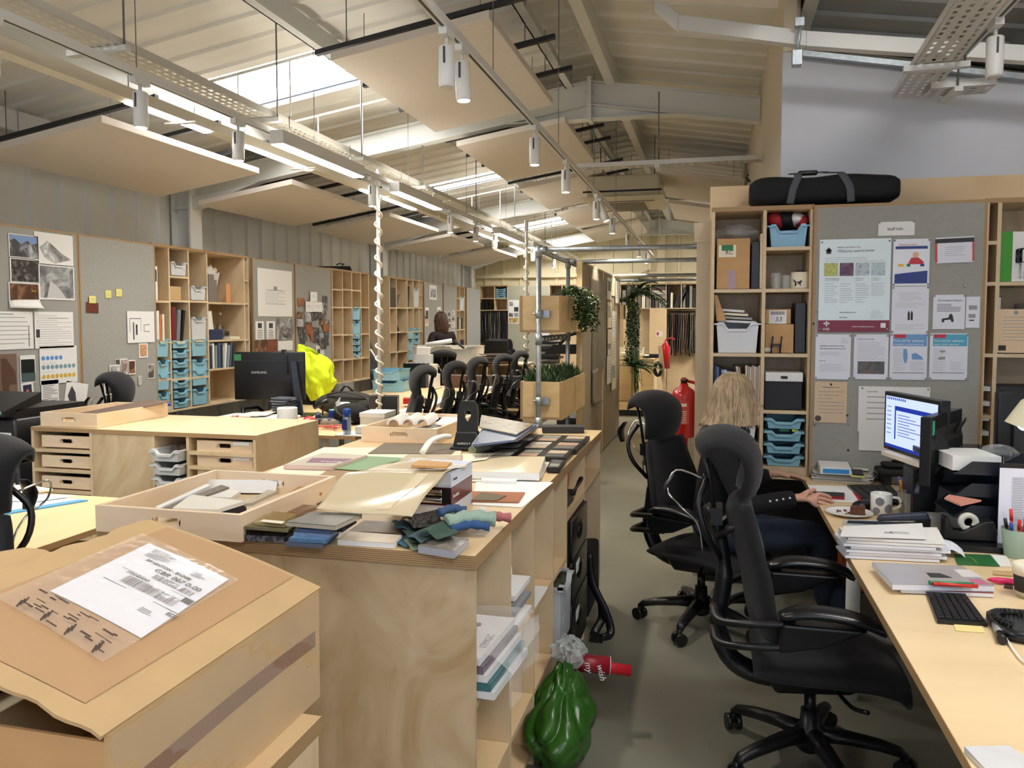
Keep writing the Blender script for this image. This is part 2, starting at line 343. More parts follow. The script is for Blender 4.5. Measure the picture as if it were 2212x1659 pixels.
struct(MB().box(-1.13, -.97, YF-.12, YF-.03, 0, 3.6).build('column', GABLE)); struct(MB().box(XL, XR, YF-.1, YF-.03, 2.5, 2.58).build('beam', GABLE))
struct(MB().box(-5.25, -5.1, YF-.2, YF-.03, 0, 3.1).build('column', GABLE))
# CEILING FITTINGS
FOAM = M('cream_acoustic_board', (228, 218, 205), .9, var=.02, scale=50)
WARM = emis('warm_lamp_diffuser', (255, 248, 234), 19.0); UPL = emis('added_uplight_glow', (255, 248, 234), 11.0); LENS = emis('spot_lens', (255, 244, 214), 30.0); LENSOFF = M('unlit_spot_lens', (200, 200, 196), .2)  # UPL is an added upward glow for the roof
WIRE = M('steel_wire', (120, 120, 120), .4, .6); DARKBAR = M('dark_steel_channel', (58, 60, 62), .5, .4)
def panel(x0, x1, y0, y1, label, right=False):
 zf = (zr if right else zl); a, b = zf(x0)-.5, zf(x1)-.5
 t = thing('acoustic_panel', label, 'ceiling panel', (x0, y0, a), 0, 'acoustic panels slung under the roof')
 w, d, h = x1-x0, y1-y0, b-a
 MB().hexa([(0, 0, 0), (w, 0, h), (w, d, h), (0, d, 0), (0, 0, .05), (w, 0, h+.05), (w, d, h+.05), (0, d, .05)]).build('board', FOAM, t, bevel=.004)
 for px in (.12, .88):
  for py in (.12, .88):
   z0 = h*px+.05; MB().cyl((w*px, d*py, z0), (w*px, d*py, z0+.28), .0025, 5).build('hanging_wire', WIRE, t)
rows = [('nearest', 2.3, 4.12), ('second', 4.4, 6.25), ('third', 6.8, 8.6), ('fourth', 9.15, 10.95), ('fifth', 11.5, 13.3), ('farthest', 13.9, 15.7)]
for nm, y0, y1 in rows[1:]:
 panel(-4.9, -3.88, y0, y1, 'cream acoustic board hung low beside the left wall, %s along from the front' % {'second': 'first', 'third': 'second', 'fourth': 'third', 'fifth': 'fourth', 'farthest': 'last'}[nm])
 panel(-2.24, -1.25, y0, y1, 'cream acoustic board hung left of the roof ridge, %s along from the front' % {'second': 'first', 'third': 'second', 'fourth': 'third', 'fifth': 'fourth', 'farthest': 'last'}[nm])
panel(-.7, .29, 2.3, 4.15, 'pale acoustic board right of the ridge at the top edge of the view', True)
panel(-.62, .33, 9.15, 10.95, 'cream acoustic board hung right of the ridge beyond the air conditioner', True)
panel(-.62, .33, 11.5, 13.3, 'farthest cream acoustic board hung right of the ridge', True)
for i, y in enumerate((4.6, 5.3, 5.97, 7.1, 7.76, 8.31, 9.45, 10.1, 10.7, 11.8, 12.4, 13.0)):
 x0, x1 = -5.1, -1.05; z0, z1 = zl(x0)-.35, zl(x1)-.35
 for nm, xa, xb in (('left', -5.1, -3.63), ('mid', -2.45, -1.05)):
  o = one('steel_channel', 'dark steel channel bar over the %s acoustic boards, %s from the front' % ('left wall' if nm == 'left' else 'ridge side', ORD[i]), 'steel bar',
    MB().hexa([(xa, y, zl(xa)-.35), (xb, y, zl(xb)-.35), (xb, y+.04, zl(xb)-.35), (xa, y+.04, zl(xa)-.35), (xa, y, zl(xa)-.32), (xb, y, zl(xb)-.32), (xb, y+.04, zl(xb)-.32), (xa, y+.04, zl(xa)-.32)]), DARKBAR, group='steel bars carrying the acoustic boards')
  h = MB()
  for t in (.15, .85):
   x = xa+(xb-xa)*t; h.cyl((x, y+.02, zl(x)-.33), (x, y+.02, zl(x)-.005), .004, 5)
  h.build('hanger', WIRE, o)
def tray(mb, L, w, px=.06, py=.045, hx=.03, hy=.016, rail=.035):
 xs = [-w/2]; x = -w/2+.02
 while x+hy < w/2-.015: xs += [x, x+hy]; x += py
 xs.append(w/2); ys = [0]; y = .015
 while y+hx < L: ys += [y, y+hx]; y += px
 ys.append(L); G = [[mb.v((a, b, 0)) for b in ys] for a in xs]
 for i in range(len(xs)-1):
  for j in range(len(ys)-1):
   if i % 2 == 1 and j % 2 == 1: continue
   mb.f([G[i][j], G[i+1][j], G[i+1][j+1], G[i][j+1]])
 for s in (-1, 1):
  mb.box(s*w/2-.0015, s*w/2+.0015, 0, L, 0, rail); mb.box(s*w/2-(.012 if s > 0 else 0), s*w/2+(.012 if s < 0 else 0), 0, L, rail-.002, rail)
 return mb
TRAYM = M('pale_perforated_steel', (214, 212, 204), .45, .15)
def hangrod(p, x0, x1, y, z, up):
 b = MB(); b.box(x0, x1, y-.02, y+.02, z-.03, z-.004); o = b.build('bracket', STEEL, p)
 MB().cyl((x1-.02, y, z-.03), (x1-.02, y, up), .005, 6).build('threaded_rod', WIRE, o)
t = thing('cable_tray', 'long perforated steel cable tray above the left lighting track', 'cable tray', (-2.74, 1.2, 2.8))
tray(MB(), 14.6, .24).build('tray_channel', TRAYM, t)
for y in (1.7, 3.1, 4.4, 5.6, 6.9, 8.6, 10.4, 12.4): hangrod(t, -.16, .16, y-1.2, 0, zl(-2.6)-2.82)
t = thing('cable_tray', 'perforated steel tray at the upper right pointing at the white wall', 'cable tray', (.89, 1.6, 2.76), -.045)
tray(MB(), 3.12, .19).build('tray_channel', TRAYM, t)
for y in (1.2, 2.55): hangrod(t, -.14, .14, y, 0, .5)
t = thing('cable_tray', 'short perforated tray branching off to the right in front of the white wall', 'cable tray', (1.06, 4.55, 2.73), -pi/2)
tray(MB(), .3, .17).build('tray_channel', TRAYM, t); hangrod(t, -.12, .12, .12, 0, .35)
t = thing('cable_tray', 'thin perforated tray crossing from the ridge to the right side wall', 'cable tray', (.36, 6.5, 2.8), pi/2)
tray(MB(), 1.45, .12).build('tray_channel', TRAYM, t); hangrod(t, -.08, .08, .8, 0, .6)
mb = MB(); P = [aY(1415, 5, 4.3), aY(1466, 50, 4.3), aY(1740, 85, 4.3), aY(2330, 125, 4.3)]
for a, b in zip(P, P[1:]):
 mb.hexa([(a.x, 4.26, a.z-.045), (b.x, 4.26, b.z-.045), (b.x, 4.32, b.z-.045), (a.x, 4.32, a.z-.045), (a.x, 4.26, a.z+.03), (b.x, 4.26, b.z+.03), (b.x, 4.32, b.z+.03), (a.x, 4.32, a.z+.03)])
one('steel_trunking', 'bent white steel trunking crossing in front of the white wall top', 'trunking', mb, STEEL, bevel=.003)
mb = MB(); mb.hexa([(BX+.1, BY-.06, 3.03), (2.4, BY-.06, 2.66), (2.4, BY-.005, 2.66), (BX+.1, BY-.005, 3.03), (BX+.1, BY-.06, 3.06), (2.4, BY-.06, 2.69), (2.4, BY-.005, 2.69), (BX+.1, BY-.005, 3.06)])
one('steel_rail', 'slim grey steel rail along the top of the white wall', 'rail', mb, GALV)
one('black_pipe', 'black pipe running along the top of the white wall', 'pipe', MB().cyl((BX+.12, BY-.05, 3.105), (2.5, BY-.05, 2.69), .022, 10), BLACK)
q = aY(1722, 85, 4.22); t = thing('beam_clamp', 'galvanised hanging bracket clamped to the white trunking', 'bracket', tuple(q))
MB().box(-.022, .022, -.03, .03, -.13, -.06).build('channel', GALV, t); MB().cyl((0, 0, -.08), (.02, 0, .12), .009, 8).build('threaded_rod', GALV, t); MB().box(-.012, .03, -.02, .02, .06, .1).build('nut', GALV, t)
def spot(x, y, z, label, lit=True, tilt=0, group='white cylinder spotlights'):
 t = thing('spotlight', label, 'spotlight', (x, y, z), 0, group)
 MB().box(-.017, .017, -.05, .05, -.03, 0).build('track_adapter', WHITE, t); MB().cyl((0, 0, -.03), (0, 0, -.075), .008, 8).build('stem', WHITE, t)
 sn, cs = sin(tilt), cos(tilt); a = V((0, 0, -.065)); d = V((sn, 0, -cs)); b = a+d*.165
 k = MB(); k.tube([a, a+d*.004, b-d*.01, b], [.028, .033, .033, .03], 20).build('can', WHITE, t)
 MB().box(-.004, .004, -.036, -.03, -.14, -.075).build('slot', DGREY, t)
 MB().cyl(b-d*.001, b+d*.0015, .026, 18).build('lens', LENS if lit else LENSOFF, t)
 if lit:
  l = bpy.data.lights.new('spot_lamp', 'SPOT'); l.energy = SPOTW; l.color = (1, .93, .80) if y < 8.8 else (1, .80, .50); l.spot_size = rad(78); l.spot_blend = .6; l.shadow_soft_size = .03
  o = bpy.data.objects.new('spot_lamp', l); COL.objects.link(o); o.parent = t; o.location = b+d*.01; o.rotation_euler = (0, -tilt, 0)
def track(x, y0, y1, z, label, flip=1):
 t = thing('lighting_track', label, 'lighting track', (x, y0, z)); L = y1-y0
 MB().box(-.018, .018, 0, L, 0, .035).build('rail', WHITE, t); MB().box(-.006, .006, 0, L, -.001, .002).build('conductor_slot', BLACK, t)
 for k in range(int(L/1.7)+1):
  y = .3+k*1.7
  if y < L: MB().cyl((0, y, .035), (0, y, (zl(x) if x < RX else zr(x))-z-.01), .0025, 5).build('hanging_wire', WIRE, t)
track(-1.06, 1.8, 14.5, 2.73, 'long white lighting track hung near the ridge'); track(-2.62, 1.2, 14.5, 2.69, 'long white lighting track under the left cable tray')
track(1.13, 2.2, 4.5, 2.80, 'short white lighting track beside the upper right cable tray')
for i, y in enumerate((3.22, 4.01, 5.83, 7.75, 8.65, 9.46, 11.6, 13.2)): spot(-2.62, y, 2.69, 'white cylinder spotlight on the left track, %s from the front' % ORD[i])
spot(-2.62, 2.42, 2.69, 'white cylinder spotlight on the left track, cut by the left picture edge')
for i, (y, lit, tl) in enumerate(((3.1, False, 0), (3.3, True, .05), (4.74, True, 0), (5.79, True, 0), (7.37, True, 0), (7.62, True, .4), (8.6, True, 0), (10.25, True, 0), (11.8, True, 0), (13.15, True, 0))):
 spot(-1.06, y, 2.73, 'white cylinder spotlight on the ridge track, %s from the front%s' % (ORD[i], '' if lit else ', unlit'), lit, tl)
spot(1.13, 3.75, 2.80, 'unlit white spotlight beside the upper right cable tray', False)
def lamp(x, y0, y1, z, label):
 t = thing('linear_light', label, 'linear light', (x, y0, z), 0, None); L = y1-y0
 MB().box(-.045, .045, 0, L, .004, .085).build('housing', WHITE, t, bevel=.004); MB().box(-.04, .04, .01, L-.01, -.002, .004).build('diffuser', WARM, t); MB().box(-.03, .03, .05, L-.05, .085, .088).build('added_uplight', UPL, t)  # glowing strip on top of the housing is added to brighten the ceiling
 for y in (.15, L-.15): MB().cyl((0, y, .085), (0, y, .2), .003, 5).build('hook', WIRE, t)
for i, (a, b) in enumerate(((4.25, 5.38), (6.04, 7.1), (9.2, 10.4), (11.0, 12.2), (13.0, 14.0))): lamp(-2.52, a, b, 2.6, 'warm lit linear light under the left cable tray, %s from the front' % ORD[i])
lamp(1.4, 12.4, 13.6, 2.6, 'added unseen linear light beyond the right partition, nearer'); lamp(1.4, 14.2, 15.4, 2.6, 'added unseen linear light beyond the right partition, farther')  # both lamps are unseen, added to light the far end
t = thing('lighting_trunking', 'long cream box trunking behind the left lighting track', 'trunking', (-2.88, 1.2, 2.66)); MB().box(-.04, .04, 0, 13, 0, .06).build('channel', M('cream_trunking', (226, 218, 198), .5), t)
for i in range(9): MB().box(-.1, .1, 1.3+i*1.35, 1.33+i*1.35, -.012, -.002).build('strap', STEEL, t)
for i, (a, b) in enumerate(((3.45, 4.1), (4.5, 5.3), (6.2, 7.4), (9.3, 10.5), (11.3, 12.4))):
 o = one('light_strip', 'warm lit strip under the cream trunking, %s from the front' % ORD[i], 'light strip', MB().box(-2.905, -2.855, a, b, 2.651, 2.6585), WARM, group='light strips under the trunking')
def dropper(x, y, z0, z1, label):
 t = thing('cable_dropper', label, 'cable dropper', (x, y, 0)); MB().cyl((0, 0, z0), (0, 0, z1), .016, 12).build('pole', WHITE, t); MB().cyl((0, 0, z1-.13), (0, 0, z1), .026, 12).build('sleeve', STEEL, t)
 n = 17; turns = []; k = n*16
 for i in range(k+1):
  f = i/k; z = z1-.22-(z1-.22-z0)*(1-(1-f)**1.35); turns.append((.03*cos(2*pi*i/16), .03*sin(2*pi*i/16), z))
 MB().tube(turns, .008, 6).build('spiral_cable_wrap', M('cream_cable_wrap', (240, 224, 200), .5), t)
dropper(-2.70, 6.12, .745, 2.80, 'white dropper pole with spiral cable wrap down to the middle desk'); dropper(-2.25, 9.6, .745, 2.80, 'thin white dropper pole with spiral wrap behind the hanging planter')
t = thing('air_conditioner', 'cream ceiling cassette air conditioner hung under the ridge', 'air conditioner', (-1.02, 9.6, 2.93))
ACM = M('cream_ac_plastic', (224, 214, 186), .4)
MB().rbox(-.42, .42, -.42, .42, .04, .3, .03).build('body', ACM, t); MB().frus(-.47, .47, -.47, .47, -.0, .05, .05).build('fascia', ACM, t)
MB().box(-.24, .24, -.3, .3, -.006, .003).build('grille', M('grille_grey', (120, 114, 98), .6), t)
for s in (-1, 1): MB().box(-.36, .36, s*.40-.02, s*.40+.02, -.004, .014).build('air_slot', BLACK, t)
MB().box(-.45, .45, -.478, -.468, .1, .12).build('trim_line', BLACK, t)
for s in (-1, 1):
 for q in (-1, 1): MB().cyl((s*.36, q*.36, .3), (s*.36, q*.36, .8 if s*.36-1.02 < RX else .74), .006, 6).build('hanging_rod', WIRE, t)
for i, y in enumerate((5.15, 6.35, 9.85, 10.9, 14.6)):
 xa, xb = -3.9, -2.35; t = thing('conduit_rail', 'thin white conduit rail across the left slope with two drops, %s from the front' % ORD[i], 'conduit rail', (xa, y, zl(xa)-.09), 0, 'conduit rails on the left slope')
 sl = (xb-xa)*.16; MB().cyl((0, 0, 0), (xb-xa, 0, sl), .012, 8).build('rail', STEEL, t)
 for f in (.35, .62): MB().cyl(((xb-xa)*f, 0, sl*f), ((xb-xa)*f, 0, -.24), .006, 6).build('drop_rod', STEEL, t)
# REUSABLE OBJECTS
def sheet(name, label, cat, frame, px, mat, items=(), group=None, tilt=0, pins=0, th=.0012, curl=0, wh=None, off=0):
 x0, y0, x1, y1 = px
 if frame[0] == 'x': a = aX(x0, y0, frame[1]); b = aX(x1, y1, frame[1]); w = abs(b.y-a.y); h = a.z-b.z; loc = (frame[1]+.002+off, min(a.y, b.y), b.z); rz = pi/2
 else: a = aY(x0, y0, frame[1]); b = aY(x1, y1, frame[1]); w = abs(b.x-a.x); h = a.z-b.z; loc = (min(a.x, b.x), frame[1]-.002-off, b.z); rz = 0
 if curl: o = MB().grid(lambda u, v: (u*w, -curl*max(0, .35-v)**2*8*h*(.4+u)-.001, v*h), 6, 8, th=th).build(name, mat)
 else: o = MB().box(0, w, -th, 0, 0, h).build(name, mat)
 o.location = loc; o.rotation_euler = (0, tilt, rz); tag(o, label, cat, group)
 rg = random.Random(label); e = -th-.0004
 for ii, it in enumerate(items):
  k = it[0]; e = -th-.0004-.00012*ii
  if k == 'lines':
   _, u0, v0, u1, v1, n, m = it[:7]; mb = MB()
   for i in range(n):
    z = h*(1-v0-(v1-v0)*(i+.5)/n); t = h*(v1-v0)/n*(.15 if m is INK else .075); r = u0+(u1-u0)*(1 if rg.random() < .5 else rg.uniform(.55, .98))
    mb.quad((u0*w, e, z-t), (r*w, e, z-t), (r*w, e, z+t), (u0*w, e, z+t))
   mb.build('printed_lines', m, o)
  elif k == 'rect':
   _, u0, v0, u1, v1, m = it[:6]; nm = it[6] if len(it) > 6 else 'picture'; dd = it[7] if len(it) > 7 else 0
   MB().quad((u0*w, e-dd, h*(1-v1)), (u1*w, e-dd, h*(1-v1)), (u1*w, e-dd, h*(1-v0)), (u0*w, e-dd, h*(1-v0))).build(nm, m, o)
  elif k == 'poly':
   _, pts, m, nm = it; MB().f_poly([(u*w, e-.0003, h*(1-v)) for u, v in pts]).build(nm, m, o)
  elif k == 'disc':
   _, L, r, m, nm = it
   mb = MB()
   for u, v in L: mb.f([mb.v((u*w+r*w*cos(2*pi*i/14), e-.0002, h*(1-v)+r*w*sin(2*pi*i/14))) for i in range(14)])
   mb.build(nm, m, o)
  elif k == 'text':
   _, u, v, sz, s, m = it[:6]; text(o, s, sz*h, (u*w, e-.0006, h*(1-v)), (pi/2, 0, 0), m, 'heading' if sz > .03 else 'printed_text', it[6] if len(it) > 6 else 'LEFT', it[7] if len(it) > 7 else 0)
 if pins:
  mb = [(.03, .97), (.97, .97), (.03, .03), (.97, .03)][:pins]
  for u, v in mb: MB().ball((u*w, e-.003, v*h), (.005, .004, .005), 8, 5).build('pin', PINM, o)
 return o
MB.f_poly = lambda s, P: (s.f([s.v(p) for p in P]), s)[1]
PINM = M('clear_pin', (150, 150, 150), .2)
def unit(name, label, loc, rz, cols, D, rows, z0, z1, back=True, top_over=0, t=.018, cat='shelving unit', mat=None, plinth=0):
 u = thing(name, label, cat, loc, rz); m = mat or PLY; W = cols[-1]; H = z1-z0
 MB().box(-t/2, t/2, 0, D, 0, H).build('side_panel', m, u); MB().box(W-t/2, W+t/2, 0, D, 0, H).build('side_panel', m, u)
 MB().box(-t/2-top_over, W+t/2+top_over, -top_over, D, H, H+t*1.3).build('top_panel', [m], u); MB().box(t/2, W-t/2, 0, D, 0, t).build('bottom_panel', m, u)
 if back: MB().box(t/2, W-t/2, D-.008, D, t, H).build('back_panel', m, u)
 for c in cols[1:-1]: MB().box(c-t/2, c+t/2, .001, D-.008, t, H).build('divider', m, u)
 for i, r in enumerate(rows):
  for z in r: MB().box(cols[i]+t/2, cols[i+1]-t/2, .001, D-.008, z-z0, z-z0+t).build('shelf', m, u)
 MB().box(-t/2-.0005, W+t/2+.0005, -.0015-top_over, -top_over, H, H+t*1.3).build('edge_band', EDGE, u)
 return u
def bin_mb(w, d, h, dip=.35, tp=.014):
 mb = MB(); dh = min(.035, h*dip); x0, x1 = tp, w-tp
 mb.hexa([(x0+.01, tp, 0), (x1-.01, tp, 0), (x1-.01, d-tp, 0), (x0+.01, d-tp, 0), (x0+.01, tp, .004), (x1-.01, tp, .004), (x1-.01, d-tp, .004), (x0+.01, d-tp, .004)])
 for s in (0, 1):
  a, b = (x0, 0) if not s else (x1, w); i = .004 if not s else -.004; a2 = a+(.01 if not s else -.01); e = .012 if not s else -.012
  mb.hexa([(a2, tp, 0), (a2+i, tp, 0), (a2+i, d-tp, 0), (a2, d-tp, 0), (b+e, .01, h), (b+e+i, .01, h), (b+e+i, d-.01, h), (b+e, d-.01, h)])
  mb.box(b if not s else b-.02, b+.02 if not s else b, 0, d, h-.006, h)
 mb.hexa([(x0+.01, d-tp-.004, 0), (x1-.01, d-tp-.004, 0), (x1-.01, d-tp, 0), (x0+.01, d-tp, 0), (.012, d-.014, h), (w-.012, d-.014, h), (w-.012, d-.01, h), (.012, d-.01, h)])
 mb.box(0, w, d-.02, d, h-.006, h)
 pr = [(0, h), (.2*w, h), (.3*w, h-dh), (.7*w, h-dh), (.8*w, h), (w, h)]
 lo = [(x0+.01+(x1-x0-.02)*q, 0) for q in (0, .2, .3, .7, .8, 1)]
 for (a, b), (c, e) in zip(zip(pr, pr[1:]), zip(lo, lo[1:])):
  ax = max(a[0], .012) if a[0] < w/2 else min(a[0], w-.012); bx = max(b[0], .012) if b[0] < w/2 else min(b[0], w-.012)
  mb.hexa([(c[0], tp, 0), (e[0], tp, 0), (e[0], tp+.004, 0), (c[0], tp+.004, 0), (ax, .01, a[1]-.003), (bx, .01, b[1]-.003), (bx, .014, b[1]-.003), (ax, .014, a[1]-.003)])
  mb.hexa([(a[0], 0, a[1]-.014), (b[0], 0, b[1]-.014), (b[0], .022, b[1]-.014), (a[0], .022, a[1]-.014), (a[0], 0, a[1]), (b[0], 0, b[1]), (b[0], .022, b[1]), (a[0], .022, a[1])])
 return mb
_bins = {}
def bin_(label, loc, rz, w, d, h, mat, group=None, fill=None):
 k = (round(w, 3), round(d, 3), round(h, 3), mat.name, fill.name if fill else '')
 if k not in _bins:
  t = thing('storage_tray', label, 'storage tray', loc, rz, group); bin_mb(w, d, h).build('tray_body', mat, t)
  MB().box(.28*w, .62*w, tpz(h)-.001, tpz(h), h*.35, h*.35+min(.018, h*.25)).build('label_holder', mat, t) if h > .06 else None
  if fill: MB().box(.05, w-.05, .06, d-.05, .006, h-.012).build('contents', fill, t)
  _bins[k] = t; return t
 return dup(_bins[k], loc, rz, label, group)
def tpz(h): return .012
def book(label, loc, rz, th, d, h, mat, lean=0, group=None, name='book', cat='book', spine=None):
 t = thing(name, label, cat, loc, rz, group); t.rotation_euler = (0, lean, rz)
 c = .0025 if th > .01 else .001
 MB().box(0, th, 0, c, 0, h).box(0, c, c, d, 0, h).box(th-c, th, c, d, 0, h).build('cover', mat, t)
 MB().box(c, th-c, c, d-.004, .003, h-.003).build('pages', PAPER, t)
 if spine: MB().box(th*.2, th*.8, -.0008, 0, h*.55, h*.9).build('spine_label', spine, t)
 return t
def flatbook(label, loc, rz, w, d, th, mat, group=None, name='book', cat='book'):
 t = thing(name, label, cat, loc, rz, group); c = min(.003, th*.2)
 MB().box(0, w, 0, c, 0, th).box(0, w, c, d, 0, c).box(0, w, c, d, th-c, th).build('cover', mat, t); MB().box(.004, w-.004, c, d-.005, c, th-c).build('pages', PAPER, t)
 return t
def cbox_(name, label, loc, rz, w, d, h, mat, cat='box', lid=False, group=None, tape=False):
 t = thing(name, label, cat, loc, rz, group)
 MB().box(0, w, 0, d, 0, h).build('body', mat, t, bevel=.003)
 if lid: MB().box(-.003, w+.003, -.003, d+.003, h-.03, h+.003).build('lid', mat if lid is True else lid, t)
 if tape: MB().box(w*.4, w*.6, -.001, 0, h*.55, h).box(w*.4, w*.6, -.001, d, h, h+.001).build('tape', M('parcel_tape', (178, 146, 122), .25), t)
 return t
# LEFT WALL: PINBOARDS AND SHELF UNITS
XB = -4.6
def yl(x, y=600): return aX(x, y, XB).y
def zlw(x, y): return aX(x, y, XB).z
def board(label, xa, xb, z0=.75, z1=2.2, X=XB, feltm=None):
 a, b = yl(xa), yl(xb); t = thing('pinboard', label, 'pinboard', (X, a, z0), 0); w = b-a; h = z1-z0
 MB().box(0, .024, .012, w-.012, .012, h-.012).build('felt_face', feltm or FELT, t)
 MB().box(0, .026, 0, .012, 0, h).box(0, .026, w-.012, w, 0, h).box(0, .026, .012, w-.012, h-.012, h).box(0, .026, .012, w-.012, 0, .012).build('ply_edging', EDGEY, t)
 return t
board('grey felt pinboard by the left picture edge under photo prints', -95, 164); board('nearly bare grey pinboard with three yellow notes', 165, 330)
board('grey pinboard with the large pinned line drawing', 541, 631); board('grey pinboard covered in overlapping photo cuttings', 633, 711)
board('far left pinboard behind the standing person', 913, 953); board('far left pinboard with rows of small prints', 955, 984); board('plain sliding pinboard at the far left end', 1005, 1035)
LW = XB-.004
def lunit(label, xs, rowpx, z0=.75, z1=2.19, D=.38):
 ys = [yl(x) for x in xs]; cols = [y-ys[0] for y in ys]
 rows = [[zlw(xs[i], p)-.009 for p in r] for i, r in enumerate(rowpx)]
 return unit('shelving_unit', label, (LW, ys[0], z0), pi/2, cols, D, rows, z0, z1), ys
U1, Y1 = lunit('open plywood shelf unit full of blue trays on the left wall', [331, 366.5, 408.5, 448.5, 528.5, 537], [[651, 740, 823], [597, 650, 740, 822], [651, 738, 818], [654, 737, 800], [606, 656, 735]])
U2, Y2 = lunit('mostly empty plywood pigeonhole unit with one column of blue trays', [711, 718.5, 740.5, 760.5, 780, 797], [[664, 724, 780], [625, 664, 724, 779], [625, 664, 724, 778], [627, 664, 724, 776], [664, 722, 774]])
U3, Y3 = lunit('plywood shelf unit left of the standing person', [842, 857, 880.5, 893.5, 906.5, 913], [[665, 719, 762], [665, 718, 761], [665, 717.5, 760], [665, 717, 759], [637, 665, 716]])
U4, Y4 = lunit('narrow plywood shelf unit at the far end of the left wall', [985, 993.5, 1004], [[644, 671, 713], [644, 670, 712]])
def incell(Y, i, u=0, dep=.004): return LW-dep, Y[i]+.012+u
def zs(px, py): return zlw(px, py)+.011
cw = [Y1[i+1]-Y1[i]-.024 for i in range(5)]
def ltrays(Y, i, zb, n, h, gap, mat, nm, d=.34, g='blue storage trays in the left wall shelves', fill=None):
 w = Y[i+1]-Y[i]-.03
 for k in range(n):
  x, y = incell(Y, i, .003); posn = '' if n == 1 else (['bottom', 'top'][k] if n == 2 else ['bottom', 'second lowest', 'second highest', 'top', 'very top'][k if n > 3 or k < 2 else k+(k > 1)])
  bin_(nm % posn if '%s' in nm else nm, (x+.012, y, zb+k*(h+gap)+.004), pi/2, w, d, h, mat, g, fill)
z3, z4 = zs(331, 823), .773
ltrays(Y1, 0, z3, 2, .155, .03, BLUET, '%s deep blue tray in the middle row, left column of the blue tray unit'); ltrays(Y1, 0, z4, 2, .15, .03, BLUET, '%s deep blue tray in the lowest row, left column of the blue tray unit')
ltrays(Y1, 1, zs(366, 822), 4, .07, .018, BLUET, '%s shallow blue tray in the middle row, second column of the blue tray unit'); ltrays(Y1, 1, z4, 4, .07, .018, BLUET, '%s shallow blue tray in the lowest row, second column of the blue tray unit')
ltrays(Y1, 2, zs(408, 818), 2, .155, .03, BLUET, '%s deep blue tray in the middle row, third column of the blue tray unit'); ltrays(Y1, 2, z4, 2, .15, .03, BLUET, '%s deep blue tray low down behind the black office chair')
gg = 'pale grey storage trays in the left wall shelves'
ltrays(Y1, 1, zs(367, 597), 1, .12, 0, GREYT, 'pale grey tray in the top row over the small cardboard box', g=gg); ltrays(Y1, 2, zs(409, 651), 1, .13, 0, GREYT, 'pale grey tray in the tall top cell, third column of the blue tray unit', g=gg); ltrays(Y1, 2, zs(409, 738), 1, .21, 0, GREYT, 'deep pale grey tray in the second row of the blue tray unit', g=gg)
x, y = incell(Y1, 1, .012); cbox_('cardboard_box', 'small open cardboard box below the pale grey tray', (x-.01, y, zs(367, 650)), pi/2, .15, .2, .12, CARDL)
x, y = incell(Y1, 0); book('black and white lever arch file in the top left shelf cell', (x, y, zs(331, 651)), pi/2, .05, .28, .29, PAPER, name='lever_arch_file', cat='file', spine=BLACK)
for k, (th, h, m, nm) in enumerate(((.03, .25, PAPER, 'white'), (.025, .26, PAPER, 'tall white'), (.02, .22, M('orange_spine', (206, 120, 70), .6), 'orange'), (.025, .23, CREAM, 'cream'))):
 book('%s book standing in the second row of the left shelf column' % nm, (x, y+k*.033, zs(331, 740)+.06 if k == 9 else zs(331, 740)), pi/2, th, .2, h, m, group='books in the left shelf column')
x, y = incell(Y1, 1)
for k, (th, h, m, nm, ln) in enumerate(((.055, .30, M('dark_red_binder', (110, 24, 34), .5), 'dark red ring binder', 0), (.045, .28, M('grey_binder', (120, 124, 130), .5), 'grey ring binder', .1), (.03, .28, BLACK, 'black ring binder', .16))):
 book('%s in the second row of the blue tray unit' % nm, (x, y+.012+k*.058, zs(366, 740)), pi/2, th, .24, h, m, lean=ln, name='ring_binder', cat='binder')
x, y = incell(Y1, 3); zz = zs(449, 654)
for k in range(3): book('grey card file box %s from the left in the wide shelf cell' % ORD[k], (x, y+.015+k*.042, zz), pi/2, .04, .22, .26-.05*(k == 2), M('grey_file', (128, 120, 110), .7), group='grey file boxes in the wide cell', name='file_box', cat='file')
rg = random.Random(3); t = thing('card_model', 'white card model of leaning strips behind the grey files', 'card model', (x-.12, y+.05, zz), pi/2)
for k in range(9):
 h = .40-abs(k-2)*.012-rg.random()*.04; MB().at((k*.03, .0+.004*k, 0), ry=.32).box(0, .018, 0, .006, 0, h).build('card_strip', PAPER, t)
tag(MB().at((x-.08, y+.41, zz), rz=pi/2).box(0, .07, 0, .01, 0, .19).build('orange_folder', M('orange_card', (226, 160, 110), .6)), 'orange card folder upright at the right of the wide shelf cell', 'folder')
zz = zs(449, 737)
t = thing('fabric_bag', 'black and white chequered fabric bag standing behind the navy box', 'bag', (x-.1, y+.09, zz), pi/2)
MB().grid(lambda u, v: ((.11-.03*v)*cos(2*pi*u), .06*(1-.3*v)*sin(2*pi*u), .27*v+.01*sin(9*u)), 18, 6).build('bag_body', picture('chequered_cloth', [(236, 234, 228), (24, 24, 26)], 60, 'cells', .9), t, solid=.003)
MB().tube([(-.05, 0, .26), (-.03, 0, .3), (.03, 0, .3), (.05, 0, .26)], .006, 6).build('bag_handle', BLACK, t)
cbox_('navy_box', 'navy blue card box with gold lettering in the wide shelf', (x, y+.01, zz), pi/2, .21, .16, .095, M('navy_card', (36, 46, 84), .6), lid=True)
t = thing('glass_vase', 'brown glass vase with a dried stem on the wide shelf', 'vase', (x-.09, y+.29, zz)); MB().lathe([(.03, 0), (.05, .03), (.05, .08), (.022, .12), (.022, .15)], n=16).build('vase_body', M('brown_glass', (96, 80, 58), .15), t)
